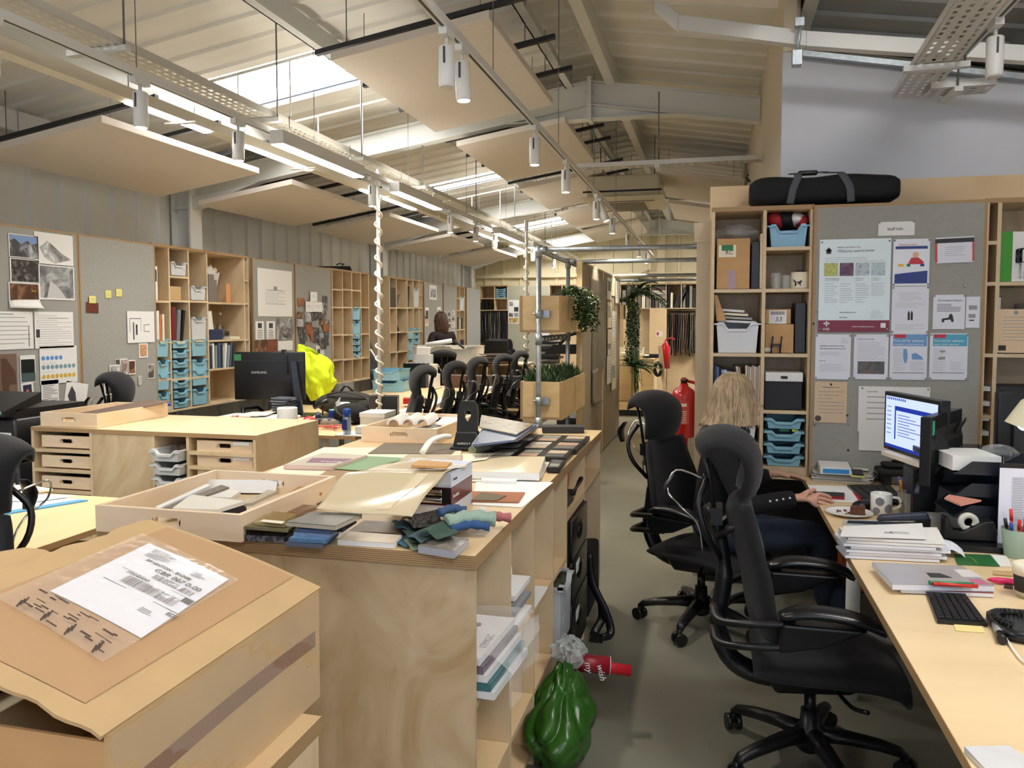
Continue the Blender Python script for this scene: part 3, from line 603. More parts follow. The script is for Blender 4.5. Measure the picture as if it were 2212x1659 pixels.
MB().tube([(0, 0, .14), (.01, .01, .2), (.0, .02, .24)], .003, 5).build('stem', M('dried_stem', (130, 110, 70), .8), t); MB().ball((0, .02, .25), .016, 8, 6).build('seed_head', M('dried_head', (196, 186, 160), .8), t)
t = thing('desk_calculator', 'black tabletop gadget with a small screen on the wide shelf', 'gadget', (x-.1, y+.36, zz+.03), pi/2); MB().rbox(0, .12, 0, .1, 0, .05, .01).build('body', BLACK, t); MB().box(.03, .09, .05, .06, .05, .1).build('screen', DGREY, t)
flatbook('cream pad under the black gadget on the wide shelf', (x, y+.34, zz), pi/2, .16, .2, .025, CREAM, name='note_pad', cat='note pad')
zz = zs(449, 800)
for k in range(9):
 m = [M('mag_dark', (54, 54, 60), .4), PAPER, M('mag_grey', (150, 152, 156), .4), M('mag_blue', (70, 96, 120), .4)][k % 4]
 book('magazine %s in the lowest row of books behind the black chair' % ORD[k], (x, y+.01+k*.045, zz), pi/2, .022+.01*(k % 3 == 0), .21, .22+.02*(k % 2), m, lean=.12*(k > 4), group='magazines behind the black office chair', name='magazine', cat='magazine')
g2 = 'trays in the pigeonhole unit'; w2 = 0
ltrays(Y2, 3, zs(761, 724), 2, .17, .02, BLUET, '%s deep blue tray in the third row of the pigeonhole unit'); ltrays(Y2, 3, zs(761, 776), 4, .065, .02, BLUET, '%s shallow blue tray in the fourth row of the pigeonhole unit')
ltrays(Y2, 3, .77+.27, 1, .07, 0, GREYT, 'shallow grey tray near the bottom of the pigeonhole unit', g=gg)
for k, (i, p) in enumerate(((0, 724), (0, 780), (0, 664))): ltrays(Y2, i, zs(712, p), 1, .16, 0, GREYT, 'grey tray in the narrow first column of the pigeonhole unit, %s row' % ('third', 'fourth', 'second')[k], g=gg)
for k, (i, p0) in enumerate(((2, 776), (4, 772), (2, 825), (3, 808), (3, 822))):
 xx = (762 if i == 3 else 745 if i == 2 else 784); q = aX(xx, p0-28 if k < 2 else p0-6, LW-.2)
 tag(MB().at((LW-.36, Y2[i]+.04, q.z), rz=pi/2).box(0, .09, -.003, 0, 0, .03).build('shelf_label', PAPER), 'white paper label inside the pigeonhole unit, %s of five' % ORD[k], 'label', 'paper labels in the pigeonhole unit')
t = thing('leaning_board', 'dark grey board leaning in the gap beside the pigeonhole unit', 'board', (-4.62, Y2[5]+.07, .74), 0); MB().hexa([(0, .0, 0), (.03, .0, 0), (.03, .34, 0), (0, .34, 0), (-.16, -.06, .62), (-.13, -.06, .62), (-.13, .2, .64), (-.16, .2, .64)]).build('board_sheet', DGREY, t)
MB().hexa([(.031, .08, .3), (.033, .08, .3), (.033, .17, .26), (.031, .17, .26), (-.03, .03, .42), (-.028, .03, .42), (-.028, .1, .42), (-.03, .1, .42)]).build('label', PAPER, t)
t = thing('portfolio_bag', 'flat black portfolio bag on top of the pigeonhole unit', 'bag', (-4.8, Y2[0]+.1, 2.216), pi/2); MB().hexa([(0, 0, 0), (1.0, 0, 0), (1.0, .2, 0), (0, .2, 0), (.1, .02, .03), (.95, .02, .09), (.95, .18, .09), (.1, .18, .03)]).build('bag_body', BFAB, t, bevel=.01)
MB().tube([(.5, .0, .07), (.5, -.03, .09), (.66, -.03, .1), (.66, 0, .08)], .008, 6).build('handle', BLACK, t)
x, y = incell(Y3, 0); cbox_('patterned_box', 'dark patterned storage box in the top left cell beside the person', (x, y+.005, zs(842, 665)), pi/2, Y3[1]-Y3[0]-.05, .2, .3, picture('dark_floral', [(30, 26, 24), (60, 46, 36), (24, 22, 22)], 40))
x, y = incell(Y3, 1); book('grey book leaning in the top row left of the person', (x, y+.02, zs(857, 665)), pi/2, .04, .2, .22, M('grey_cover', (120, 122, 120), .6), lean=.5)
x, y = incell(Y3, 2); book('black folder leaning in the third top cell left of the person', (x, y+.01, zs(881, 665)), pi/2, .04, .24, .33, BLACK, lean=.12, name='folder', cat='folder')
ltrays(Y3, 3, zs(894, 665), 1, .29, 0, GREYT, 'tall pale grey tray in the top row left of the person', g=gg)
t = thing('black_bag', 'slumped black bag in the second row left of the person', 'bag', (-4.8, Y3[1]+.22, zs(857, 718)), pi/2); MB().grid(lambda u, v: (.2*cos(2*pi*u)*(1-v**2)*(1+.1*sin(7*u)), .12*sin(2*pi*u)*(1-v**2), .24*v-.05*v*cos(2*pi*u)), 16, 6).build('bag_body', BFAB, t)
ltrays(Y3, 2, zs(881, 760), 2, .165, .02, BLUET, '%s deep blue tray in the third row left of the person'); ltrays(Y3, 3, zs(894, 759), 4, .075, .018, BLUET, '%s shallow blue tray in the third row left of the person')
ltrays(Y3, 2, .775+.16, 1, .165, 0, BLUET, 'deep blue tray in the lowest row left of the person'); ltrays(Y3, 3, .775+.1, 3, .075, .018, BLUET, '%s shallow blue tray in the lowest row left of the person'); ltrays(Y3, 4, .775+.17, 1, .15, 0, BLUET, 'narrow blue tray in the lowest row beside the person')
x, y = incell(Y3, 1); book('black drawing folder leaning in the lower row left of the person', (x, y+.02, zs(857, 761)), pi/2, .02, .26, .30, BLACK, lean=.15, name='folder', cat='folder')
ltrays(Y4, 1, zs(994, 671), 1, .25, 0, GREYT, 'tall pale grey tray in the narrow far unit', g=gg)
for k in range(5):
 x, y = incell(Y4, k % 2); book('%s in the narrow far shelf unit, %s from the left' % (('dark book', 'grey book', 'brown book', 'dark file', 'cream book')[k], ORD[k]), (x, y+.03+.09*(k//2), zs(985, 713)), pi/2, .05, .24, .27-.02*k, [BLACK, M('grey_cover', (120, 122, 120)), M('brown_cover', (96, 70, 48)), DGREY, CREAM][k])
for k in range(3):
 x, y = incell(Y4, 1); book('dark upright folder in the bottom cell of the narrow far unit, %s from the left' % ORD[k], (x, y+.02+.08*k, .775), pi/2, .06, .26, .42, [BLACK, M('maroon_cover', (70, 30, 30)), DGREY][k], name='folder', cat='folder')
FX = ('x', XB+.026)
BWs = [picture('bw_photo_%d' % i, c, s, seed=i) for i, (c, s) in enumerate((([(20, 20, 24), (70, 70, 74), (200, 204, 210)], 9), ([(14, 14, 16), (50, 48, 48), (150, 146, 140)], 22), ([(236, 236, 236), (150, 150, 150), (60, 60, 60)], 8), ([(60, 60, 62), (140, 142, 144), (216, 216, 216)], 7), ([(26, 18, 14), (90, 56, 36), (170, 130, 100)], 12), ([(20, 20, 22), (100, 96, 92), (190, 186, 180)], 16)))]
SKYB = M('print_sky', (120, 150, 196), .4)
pg = None
sheet('photo_print', 'dark city photo print with blue sky, topmost on the left pinboard', 'photo print', FX, (17, 503, 83, 560), PAPER, [('rect', .03, .04, .97, .97, BWs[0], 'photo'), ('poly', [(.05, .05), (.95, .05), (.95, .32), (.8, .38), (.62, .25), (.4, .42), (.2, .2), (.05, .3)], SKYB, 'sky')])
sheet('photo_print', 'dark street market photo print second down on the left pinboard', 'photo print', FX, (20, 557, 85, 612), PAPER, [('rect', .04, .03, .97, .97, BWs[1], 'photo')])
sheet('photo_print', 'brown night market photo print with curled corner on the left pinboard', 'photo print', FX, (17, 609, 86, 666), PAPER, [('rect', .04, .04, .96, .95, BWs[4], 'photo'), ('text', .72, .35, .1, 'SPICE', M('print_yellow', (220, 180, 40), .5))], curl=.15, off=.001)
sheet('photo_print', 'pale print of grey leaning towers on the left pinboard', 'photo print', FX, (72, 499, 158, 575), PAPER, [('poly', [(.12+.11*i+.0, .25+.12*abs(i-2)) for i in range(6)]+[(.95, .8), (.5, .97), (.25, .8)], BWs[2], 'photo')])
sheet('photo_print', 'black and white arcade photo print on the left pinboard', 'photo print', FX, (83, 571, 161, 649), PAPER, [('rect', .02, .03, .97, .95, BWs[3], 'photo'), ('poly', [(.2, .95), (.75, .95), (.5, .6), (.3, .45)], M('print_pale', (200, 200, 200), .5), 'path')])
sheet('floor_plan', 'white floor plan drawing at the left picture edge', 'drawing', FX, (-40, 672, 72, 753), PAPER, [('lines', .06, .1, .94, .9, 7, GINK), ('rect', .1, .06, .6, .075, INK, 'title_rule'), ('rect', .9, .4, .915, .93, INK, 'plan_rule')])
sheet('schedule_sheet', 'white printed schedule table beside the floor plan on the left pinboard', 'document', FX, (73, 673, 159, 750), PAPER, [('lines', .05, .08, .95, .95, 14, GINK), ('rect', .33, .165, .87, .185, GINK, 'heading_bar'), ('rect', .03, .48, .12, .7, INK, 'dark_cell')])
Dk = lambda n, v: [(.09+.115*i, v) for i in range(n)]
sheet('colour_chart', 'white sheet of blue, grey and yellow colour dots on the left pinboard', 'colour chart', FX, (84, 749, 167, 824), PAPER, [('disc', Dk(5, .31), .048, M('dot_blue', (96, 148, 214), .5), 'blue_dots'), ('disc', Dk(8, .55), .048, M('dot_teal', (126, 158, 168), .5), 'grey_dots'), ('disc', Dk(8, .8), .048, M('dot_yellow', (216, 176, 70), .5), 'yellow_dots'), ('lines', .06, .05, .6, .1, 1, GINK), ('lines', .06, .42, .5, .46, 1, GINK), ('lines', .06, .66, .5, .7, 1, GINK)])
sheet('pattern_print', 'print of a black and white lattice pattern on the left pinboard', 'photo print', FX, (42, 768, 77, 825), PAPER, [('rect', .05, .15, .95, .65, picture('lattice', [(18, 26, 26), (210, 214, 206)], 70, 'edge'), 'pattern'), ('rect', .05, .65, .98, .97, M('print_teal', (70, 90, 92), .5), 'photo')])
sheet('photo_print', 'brown abstract poster of arcs at the left picture edge', 'poster', FX, (-60, 768, 38, 858), M('poster_brown', (120, 96, 82), .6), [('poly', [(.62, .1), (.75, .1), (.95, .4), (.98, .7), (.62, .7)], M('poster_dark', (84, 58, 42), .6), 'arc'), ('rect', .64, .7, .8, .98, M('poster_dark', (84, 58, 42), .6), 'block')])
sheet('photo_print', 'small framed print of a dark blue doorway, low on the left pinboard', 'photo print', FX, (46, 829, 74, 867), PAPER, [('rect', .15, .1, .85, .9, M('print_navy', (40, 44, 74), .5), 'photo'), ('rect', .4, .35, .6, .75, M('print_orange', (214, 120, 70), .5), 'detail')], tilt=-.06)
sheet('schedule_sheet', 'white sheet with dark table bars under the colour dots', 'document', FX, (88, 823, 128, 900), PAPER, [('lines', .08, .08, .92, .6, 12, INK)])
sheet('drawing_sheet', 'curled white sheet with dark curved shape, low on the left pinboard', 'drawing', FX, (129, 822, 180, 905), PAPER, [('poly', [(.25, .1), (.45, .25), (.6, .6), (.62, .95), (.2, .98), (.35, .6), (.12, .35)], M('print_charcoal', (62, 64, 68), .6), 'shape')], tilt=.2)
YN = M('yellow_note', (232, 226, 130), .7)
for k, p in enumerate(((191, 639, 206, 655), (227, 627, 240, 644), (250, 624, 263, 641))): sheet('sticky_note', 'yellow sticky note on the bare grey pinboard, %s' % ('above the small dark photo', 'middle of three', 'rightmost of three')[k], 'sticky note', FX, p, YN, [('lines', .15, .3, .85, .8, 3, GINK)], pins=0, off=.003 if k == 0 else 0)
sheet('photo_print', 'small dark food photo under the left yellow note', 'photo print', FX, (185, 652, 212, 675), picture('food_photo', [(36, 24, 22), (120, 60, 44), (60, 40, 34)], 30), tilt=.05)
sheet('floor_plan', 'white floor plan with black walls on the bare grey pinboard', 'drawing', FX, (273, 672, 333, 739), PAPER, [('rect', .08, .22, .5, .24, INK, 'wall_line'), ('rect', .08, .22, .095, .66, INK, 'wall_line'), ('rect', .49, .22, .5, .62, INK, 'wall_line'), ('rect', .6, .42, .82, .435, INK, 'wall_line'), ('rect', .6, .42, .615, .65, INK, 'wall_line'), ('rect', .6, .64, .82, .655, INK, 'wall_line'), ('rect', .2, .35, .24, .9, INK, 'wall_line'), ('rect', .3, .42, .36, .75, INK, 'furniture')], off=.002)
sheet('photo_print', 'small warm interior photo under the floor plan', 'photo print', FX, (299, 742, 319, 772), PAPER, [('rect', .1, .08, .88, .9, picture('warm_room', [(120, 70, 44), (214, 166, 130), (150, 96, 60)], 14), 'photo')])
sheet('photo_print', 'small grey tree photo beside the shelf on the bare pinboard', 'photo print', FX, (318, 787, 333, 817), PAPER, [('rect', .06, .04, .95, .95, BWs[5], 'photo')])
for k, p in enumerate(((248, 776, 259, 788), (259, 775, 275, 808), (276, 778, 292, 808), (235, 789, 258, 820), (223, 822, 258, 850), (297, 812, 304, 830))): sheet('photo_print', 'small shelf photo in the cluster above the mesh chair, %s from the left' % ORD[[2, 3, 4, 1, 0, 5][k]], 'photo print', FX, p, PAPER, [('rect', .08, .08, .92, .92, [BWs[5], picture('shelf_photo', [(60, 40, 36), (150, 130, 120), (210, 200, 190)], 26), BWs[4], BWs[2], BWs[1], BWs[3]][k], 'photo')], group=None, off=.001*k)
sheet('elevation_drawing', 'large white building elevation drawing on the left wall', 'drawing', FX, (555, 578, 631, 684), PAPER, [('lines', .2, .42, .8, .74, 9, GINK), ('rect', .28, .44, .72, .446, INK, 'roof_line'), ('rect', .22, .735, .8, .74, INK, 'ground_line'), ('rect', .45, .36, .55, .44, GINK, 'turret')])
for k, p in enumerate(((551, 694, 570, 733), (575, 694, 594, 733))): sheet('card_sheet', 'white card with a black square and table, %s of a pair' % ('left', 'right')[k], 'document', FX, p, PAPER, [('rect', .28, .1, .75, .38, INK, 'square'), ('lines', .18, .45, .82, .95, 5, INK)])
sheet('photo_print', 'black and white aerial interior photo under the elevation drawing', 'photo print', FX, (597, 687, 633, 733), BWs[3], [('poly', [(.1, .5), (.5, .3), (.95, .6), (.9, .95), (.4, .9)], BWs[5], 'detail')])
for k, p in enumerate(((549, 735, 578, 760), (577, 733, 599, 760), (600, 737, 632, 756))): sheet('photo_print', ('dark collage print low behind the monitor', 'brown crowd photo print low behind the monitor', 'pale document above the monitor corner')[k], 'photo print', FX, p, [BWs[4], picture('crowd', [(50, 26, 18), (140, 80, 50), (60, 40, 36)], 36), PAPER][k])
rg = random.Random(5)
for k in range(26):
 cx = rg.uniform(642, 706); cy = rg.uniform(652, 742)-abs(cx-672)*.2+6; w, h = rg.uniform(7, 16), rg.uniform(14, 34)
 sheet('photo_cutting', 'photo cutting in the overlapping collage left of the pigeonholes', 'photo cutting', FX, (cx-w/2, cy-h/2, cx+w/2, cy+h/2), [BWs[0], BWs[1], BWs[5], BWs[4], BWs[2], picture('orange_cut', [(40, 30, 26), (170, 100, 60), (60, 50, 46)], 18)][k % 6], group='photo cuttings in the collage', tilt=rg.uniform(-.12, .12), off=.0006*k)
for k, p in enumerate(((667, 630, 682, 652), (657, 651, 672, 674), (672, 652, 693, 674))): sheet('document', 'small white sheet at the top of the photo cuttings, %s' % ('uppermost', 'left', 'right')[k], 'document', FX, p, PAPER, [('lines', .2, .3, .8, .6, 2, GINK)], off=.017)
for k, p in enumerate(((682, 746, 700, 778), (692, 777, 707, 820), (664, 762, 673, 790))): sheet('document', ('white leaflet right of the yellow jacket', 'tall white leaflet low beside the yellow jacket', 'small framed card behind the yellow jacket')[k], 'document', FX, p, PAPER, [('rect', .15, .25, .5, .55, BWs[1], 'photo'), ('lines', .15, .62, .85, .92, 5, GINK)])
sheet('notice', 'small red and white safety notice low on the wall beside the pigeonholes', 'notice', FX, (702, 828, 711, 844), PAPER, [('rect', .1, .1, .45, .9, M('notice_red', (200, 60, 50), .5), 'symbol')], off=.001)
for k, p in enumerate(((927, 615, 943, 648), (918, 664, 926, 690), (944, 663, 952, 690), (918, 682, 925, 704), (944, 690, 952, 716))): sheet('photo_print', 'print on the pinboard behind the standing person, %s' % ('large round picture at top', 'upper left', 'upper right', 'lower left', 'lower right')[k], 'photo print', FX, p, PAPER, [('rect', .15, .25, .88, .85, [BWs[3], BWs[1], BWs[5], picture('red_print', [(200, 70, 60), (240, 220, 210)], 12), BWs[2]][k], 'photo')])
rg = random.Random(9)
for k in range(15):
 c, r = k % 3, k//3; x0 = 957+c*9+rg.random()*2; y0 = 672+r*14+rg.random()*4-c*2
 sheet('photo_print', 'small print in the grid on the far left pinboard', 'photo print', FX, (x0, y0, x0+7, y0+11), PAPER, [('rect', .1, .1, .9, .9, BWs[k % 6], 'photo')], group='small prints on the far pinboard')
# CHAIRS
def prof(pts, n):
 P = [V(p) for p in pts]; P = [P[0]*2-P[1]]+P+[P[-1]*2-P[-2]]; out = []; k = len(pts)-1
 for i in range(n+1):
  s = i/n*k; j = min(int(s), k-1); t = s-j; a, b, c, d = P[j:j+4]
  out.append(.5*((2*b)+(c-a)*t+(2*a-5*b+4*c-d)*t*t+(3*b-a-3*c+d)*t**3))
 return out
def cushion(mb, pr, wid, th, bow, nu=10, nv=14, edge=.35):
 P = prof([(0, y, z) for y, z in pr], nv); W = prof([(w, 0, 0) for w in wid], nv); R = []
 for i, p in enumerate(P):
  t = (P[min(i+1, nv)]-P[max(i-1, 0)]).normalized(); n = V((0, t.z, -t.y)); w = W[i].x; f = min(1, min(i, nv-i)/2+.35); ring = []
  for s in (1, -1):
   for k in range(nu+1):
    u = (-1+2*k/nu)*s; e = (1-abs(u)**3*(1-edge))*f
    ring.append(mb.v(p+V((u*w, 0, 0))+n*(bow*u*u)+n*(th/2*e*s)))
  R.append(ring)
 m = len(R[0])
 for a, b in zip(R, R[1:]):
  for k in range(m): mb.f([a[k], a[(k+1) % m], b[(k+1) % m], b[k]], True)
 mb.f(R[0][::-1]); mb.f(R[-1]); return mb
CHBLK = M('chair_black_plastic', (20, 20, 23), .38); CHFAB = M('chair_black_fabric', (15, 15, 18), .92, bump=.2, scale=350, sheen=.1); PADM = M('arm_pad_black', (22, 22, 25), .28)
def make_chair(label, loc, rz, group):
 t = thing('office_chair', label, 'office chair', loc, rz, group)
 MB_ = MB(); pr = [(-.2, .385), (-.1, .395), (.05, .4), (.17, .395), (.25, .37), (.27, .33)]
 cushion(MB_, pr, [.2, .24, .255, .25, .235, .21], .07, -.0, nv=16).build('seat', CHFAB, t)
 cushion(MB(), [(-.165, .47), (-.195, .58), (-.215, .7), (-.25, .82), (-.275, .93)], [.19, .225, .22, .19, .165], .06, .055, nv=18).build('backrest', CHFAB, t)
 cushion(MB(), [(-.395, 1.105), (-.35, 1.15), (-.275, 1.155), (-.215, 1.11), (-.2, 1.03), (-.225, .935)], [.13, .16, .175, .175, .165, .14], .058, .03, nv=20).build('headrest', CHFAB, t)
 m = MB(); s = prof([(0, 0, .335), (0, -.14, .305), (0, -.26, .345), (0, -.315, .46), (0, -.30, .6), (0, -.295, .68), (0, -.315, .8), (0, -.35, .9)], 28)
 m.tube(s, [.034]*12+[.03]*8+[.024]*9, 10, sq=1.5, ref=(1, 0, 0))
 for q in (-1, 1):
  m.tube(prof([(q*.03, -.31, .72), (q*.1, -.36, .82), (q*.1, -.385, .92), (q*.045, -.36, 1.0)], 12), .011, 8)
  m.tube([(q*.03, -.33, .86), (q*.035, -.35, 1.0), (q*.04, -.375, 1.11)], .008, 8)
  m.tube([(q*.05, -.32, .8), (q*.1, -.255, .86)], .012, 8)
 m.box(-.05, .05, -.345, -.305, .84, .9).build('back_frame', CHBLK, t)
 m = MB(); m.tube(prof([(-.06, -.37, .98), (-.1, -.47, 1.0), (-.07, -.5, .93), (-.03, -.45, .88), (-.03, -.39, .82), (-.03, -.37, .72)], 20), .004, 6); m.build('wire_loop', CHROME, t)
 cushion(MB(), [(-.475, 1.0), (-.505, .95), (-.49, .89)], [.02, .03, .02], .016, 0, nu=4, nv=6).build('handle_pad', CHBLK, t)
 for q in (-1, 1):
  k = MB(); pp = prof([(q*.265, -.13, .615), (q*.27, -.05, .637), (q*.275, .06, .635), (q*.275, .14, .615), (q*.27, .18, .585)], 16)
  R = [.028, .038, .044, .046, .047, .047, .047, .047, .047, .046, .045, .044, .042, .038, .033, .026, .016]
  a = k.tube(pp, R, 12, sq=.42, ref=(0, 0, 1)).build('armrest', PADM, t)
  MB().hexa([(q*.245, -.13, .50), (q*.245, .0, .53), (q*.29, .0, .53), (q*.29, -.13, .50), (q*.24, -.12, .60), (q*.24, .13, .60), (q*.3, .13, .60), (q*.3, -.12, .60)]).build('arm_bracket', CHBLK, a, bevel=.008)
  k = MB()
  for z in (.5, .575): k.tube(prof([(q*.02, -.325, z-.03), (q*.16, -.31, z-.03), (q*.25, -.22, z), (q*.268, -.08, z+.02)], 12), [.02]*4+[.016]*9, 8, sq=.8)
  k.build('arm_link', CHBLK, a)
 MB().hexa([(-.07, -.12, .27), (.07, -.12, .27), (.07, .12, .29), (-.07, .12, .29), (-.1, -.16, .345), (.1, -.16, .345), (.1, .2, .35), (-.1, .2, .35)]).build('tilt_mechanism', CHBLK, t, bevel=.012)
 k = MB(); k.tube(prof([(.1, .06, .33), (.2, .1, .315), (.26, .14, .33)], 8), .007, 6).build('lever', CHBLK, t)
 MB().cyl((0, 0, .14), (0, 0, .28), .02, 14).build('gas_column', M('column_dark', (34, 34, 38), .25, .5), t)
 MB().lathe([(.026, .05), (.036, .055), (.05, .07), (.052, .13), (.034, .145), (.03, .2)], n=18).build('base_hub', CHBLK, t)
 for i in range(5):
  a = -pi/2+i*2*pi/5; c, s_ = cos(a), sin(a)
  lg = MB().tube([(c*.03, s_*.03, .115), (c*.12, s_*.12, .112), (c*.22, s_*.22, .1), (c*.29, s_*.29, .085), (c*.31, s_*.31, .07)], [.036, .03, .026, .022, .015], 10, sq=.8).build('leg', CHBLK, t)
  w = MB(); x, y = c*.31, s_*.31; b = a+.9
  for q in (-1, 1):
   e = V((cos(b)*.017*q, sin(b)*.017*q, 0)); w.cyl(V((x, y, .031))+e*.45, V((x, y, .031))+e*1.6, .03, 16)
  w.cyl((x, y, .03), (x, y, .078), .011, 8); w.build('caster', CHBLK, lg)
 return t
CH0 = make_chair('black mesh office chair in the aisle in front of the right desk, nearest the viewer', (.35, 2.85, 0), -pi/2, None)
for o in [o for o in COL.objects if o.parent == CH0 and o.name.startswith('leg')]: o.rotation_euler = (0, 0, pi)
bpy.context.view_layer.update()
def chair(loc, rz, label, grp=None, lr=0):
 r = dup(CH0, loc, rz, label, grp)
 for o in COL.objects:
  if o.parent == r and o.name.startswith('leg'): o.rotation_euler = (0, 0, lr)
 return r
chair((-.035, 4.07, 0), -pi/2-.5, 'black mesh office chair the seated person sits on', lr=.5)
CY_ = [aX(p, 850, -2.38).y for p in (893, 957, 1016, 1066, 1110)]
for i, y in enumerate(CY_): chair((-2.6+.03*(i % 2), y, 0), pi/2+[.5, .4, .45, .3, .4][i], 'black mesh office chair tucked at the middle desk, %s in the row from the front' % ORD[i], 'office chairs in a row at the middle desk')
chair((-3.5, 9.9, 0), .5, 'black mesh office chair beyond the middle desk in front of the white bins'); chair((-3.92, 4.9, .0), -pi/2+.3, 'black mesh office chair against the bare pinboard behind the ply cabinet')
chair((-2.27, 1.74, 0), pi+.1, 'black mesh office chair cut by the left picture edge beside the near left desk')
def high_chair(loc, rz, label):
 t = thing('executive_chair', label, 'office chair', loc, rz)
 cushion(MB(), [(-.22, .5), (-.2, .52), (0, .53), (.2, .52), (.26, .47)], [.24, .26, .26, .26, .24], .09, 0).build('seat', CHFAB, t)
 cushion(MB(), [(-.2, .55), (-.22, .7), (-.27, .88), (-.31, 1.0)], [.25, .28, .29, .26], .1, .03).build('backrest', CHFAB, t)
 cushion(MB(), [(-.3, .98), (-.32, 1.06), (-.33, 1.15), (-.34, 1.2)], [.22, .235, .225, .19], .09, .02).build('headrest', CHFAB, t)
 for q in (-1, 1): MB().tube([(q*.28, -.2, .56), (q*.3, -.05, .7), (q*.3, .15, .7), (q*.27, .18, .5)], .022, 8).build('armrest', CHBLK, t)
 MB().cyl((0, 0, .1), (0, 0, .48), .03, 12).build('gas_column', CHBLK, t)
 for i in range(5):
  a = i*2*pi/5; MB().tube([(0, 0, .12), (cos(a)*.3, sin(a)*.3, .07), (cos(a)*.32, sin(a)*.32, .02)], [.03, .02, .022], 8).build('leg', CHBLK, t)
 return t
high_chair((-4.1, 6.85, 0), 2.95, 'big black padded office chair left of the large black monitor')
# LEFT CABINET, DESKS AND THEIR CLUTTER
def D(x, y, z): p = aZ(x, y, z); return (p.x, p.y)
def desk(name, label, x0, x1, y0, y1, legs=True, z=.73, inset=.09):
 t = thing(name, label, 'desk', (x0, y0, 0)); w, d = x1-x0, y1-y0
 MB().box(0, w, 0, d, z-.024, z).build('desktop', PLYX, t); MB().box(-.001, w+.001, -.001, d+.001, z-.023, z-.001).build('edge_band', EDGE, t)
 for px in (inset, w-inset):
  for py in ((.12, d/2, d-.12) if d > 3 else (.12, d-.12)): MB().cyl((px, py, 0), (px, py, z-.024), .027, 14).build('leg', STEEL, t)
 return t
def timber_tray(label, loc, rz, w, d, h, group=None, t_=.016, mat=None):
 t = thing('timber_tray', label, 'timber tray', loc, rz, group); m = mat or PINE
 for y in (0, d-t_):
  sl, sh, cz = .045, .012, h*.55; q = MB(); cx = w/2
  q.box(0, cx-sl, y, y+t_, 0, h); q.box(cx+sl, w, y, y+t_, 0, h); q.box(cx-sl, cx+sl, y, y+t_, 0, cz-sh); q.box(cx-sl, cx+sl, y, y+t_, cz+sh, h)
  for s in (-1, 1): q.prism([(cx+s*sl, cz-sh), (cx+s*sl, cz+sh), (cx+s*(sl-.01), cz+sh)], y, y+t_, 1); q.prism([(cx+s*sl, cz-sh), (cx+s*sl, cz+sh), (cx+s*(sl-.01), cz-sh)], y, y+t_, 1)
  q.build('end_board', m, t)
 for x in (0, w-t_): MB().box(x, x+t_, t_, d-t_, 0, h).build('side_board', m, t)
 MB().box(t_, w-t_, t_, d-t_, 0, .006).build('tray_base', PLY, t); return t
CXL, CXR, CY0, CY1, CZ = -3.79, -2.35, 3.69, 4.39, .95
c1 = unit('storage_cabinet', 'low plywood cabinet with timber trays and grey trays, at the left', (CXL, CY0, .0), 0, [0, .40, .81, 1.03, 1.44], .69, [[.30, .565, .685, .80], [], [], [.45, .56, .66, .745, .825]], 0, .92, t=.018, cat='cabinet')
MB().box(.41, .80, .004, .02, .1, .92).build('door', PLYF, c1)
for k, z in enumerate((.819, .704, .584)): timber_tray('timber tray in the left bay of the low cabinet, %s' % ('top', 'middle', 'bottom')[k], (CXL+.045, CY0+.02-.004*k, z+.008), 0, (.34), .6, .068, 'timber trays in the low cabinet')
for k, z in enumerate((.844, .764, .679)): timber_tray('timber tray in the right bay of the low cabinet, %s' % ('top', 'middle', 'bottom')[k], (CXL+1.075, CY0+.02, z), 0, (.34), .6, .06, 'timber trays in the low cabinet')
for k in range(2):
 tag(MB().at((CXL+1.3, CY0+.018, (.884, .804)[k])).box(0, .1, -.003, -.0005, 0, .018).build('paper_label', PAPER), 'printed paper label on the %s right timber tray' % ('top', 'middle')[k], 'label')
for k in range(3): MB().at((CXL+.09, CY0+.08, (.85, .735, .615)[k])).box(0, .25, 0, .5, 0, .03).build('sample_boards', DGREY); tag(bpy.data.objects['sample_boards' + ('' if k == 0 else '.%03d' % k)], 'dark sample boards lying in the %s left timber tray' % ('top', 'middle', 'bottom')[k], 'sample boards')
for k in range(4): bin_('shallow grey tray stacked in the middle bay of the low cabinet, %s from the top' % ORD[k], (CXL+.825, CY0-.06+.01*k, (.79-.077*k)), 0, .2, .5, .062, GREYT, 'grey trays in the low cabinet')
for k in range(3): tag(MB().at((CXL+.87+.05*k, CY0+.1, .815)).cyl((0, 0, .02), (.0, .3, .02), .022, 12).build('cardboard_tube', M('tube_brown', (120, 100, 82), .8)), 'rolled tube in the top grey tray, %s from the left' % ORD[k], 'tube', 'tubes in the top grey tray')
TT = timber_tray('pine timber tray on top of the low left cabinet', (CXL+.03, CY0+.03, .945), 0, .39, .6, .08)
tag(MB().hexa([(-3.70, 3.78, .985), (-3.45, 3.76, .985), (-3.32, 4.3, 1.04), (-3.52, 4.32, 1.04), (-3.70, 3.78, .99), (-3.45, 3.76, .99), (-3.32, 4.3, 1.045), (-3.52, 4.32, 1.045)]).build('sample_board', M('taupe_board', (112, 92, 78), .7)), 'taupe board leaning in the pine tray on the low cabinet', 'sample board')
x, y = D(361, 889, .945); t = thing('sample_jar', 'small clear jar with blue lid on the low cabinet', 'jar', (x, y, .945)); MB().lathe([(.022, 0), (.024, .004), (.024, .04)], n=16).build('jar_body', film('jar_plastic', (230, 226, 216), .45), t); MB().lathe([(.026, .04), (.026, .055)], n=16).build('lid', M('blue_lid', (40, 60, 150), .4), t); MB().lathe([(.02, .002), (.02, .01)], n=12).build('sample', M('tan_granules', (190, 150, 100), .9), t)
desk('desk', 'plywood desk at the left with a blue folder and papers', -3.3, -2.36, 2.18, 3.06)
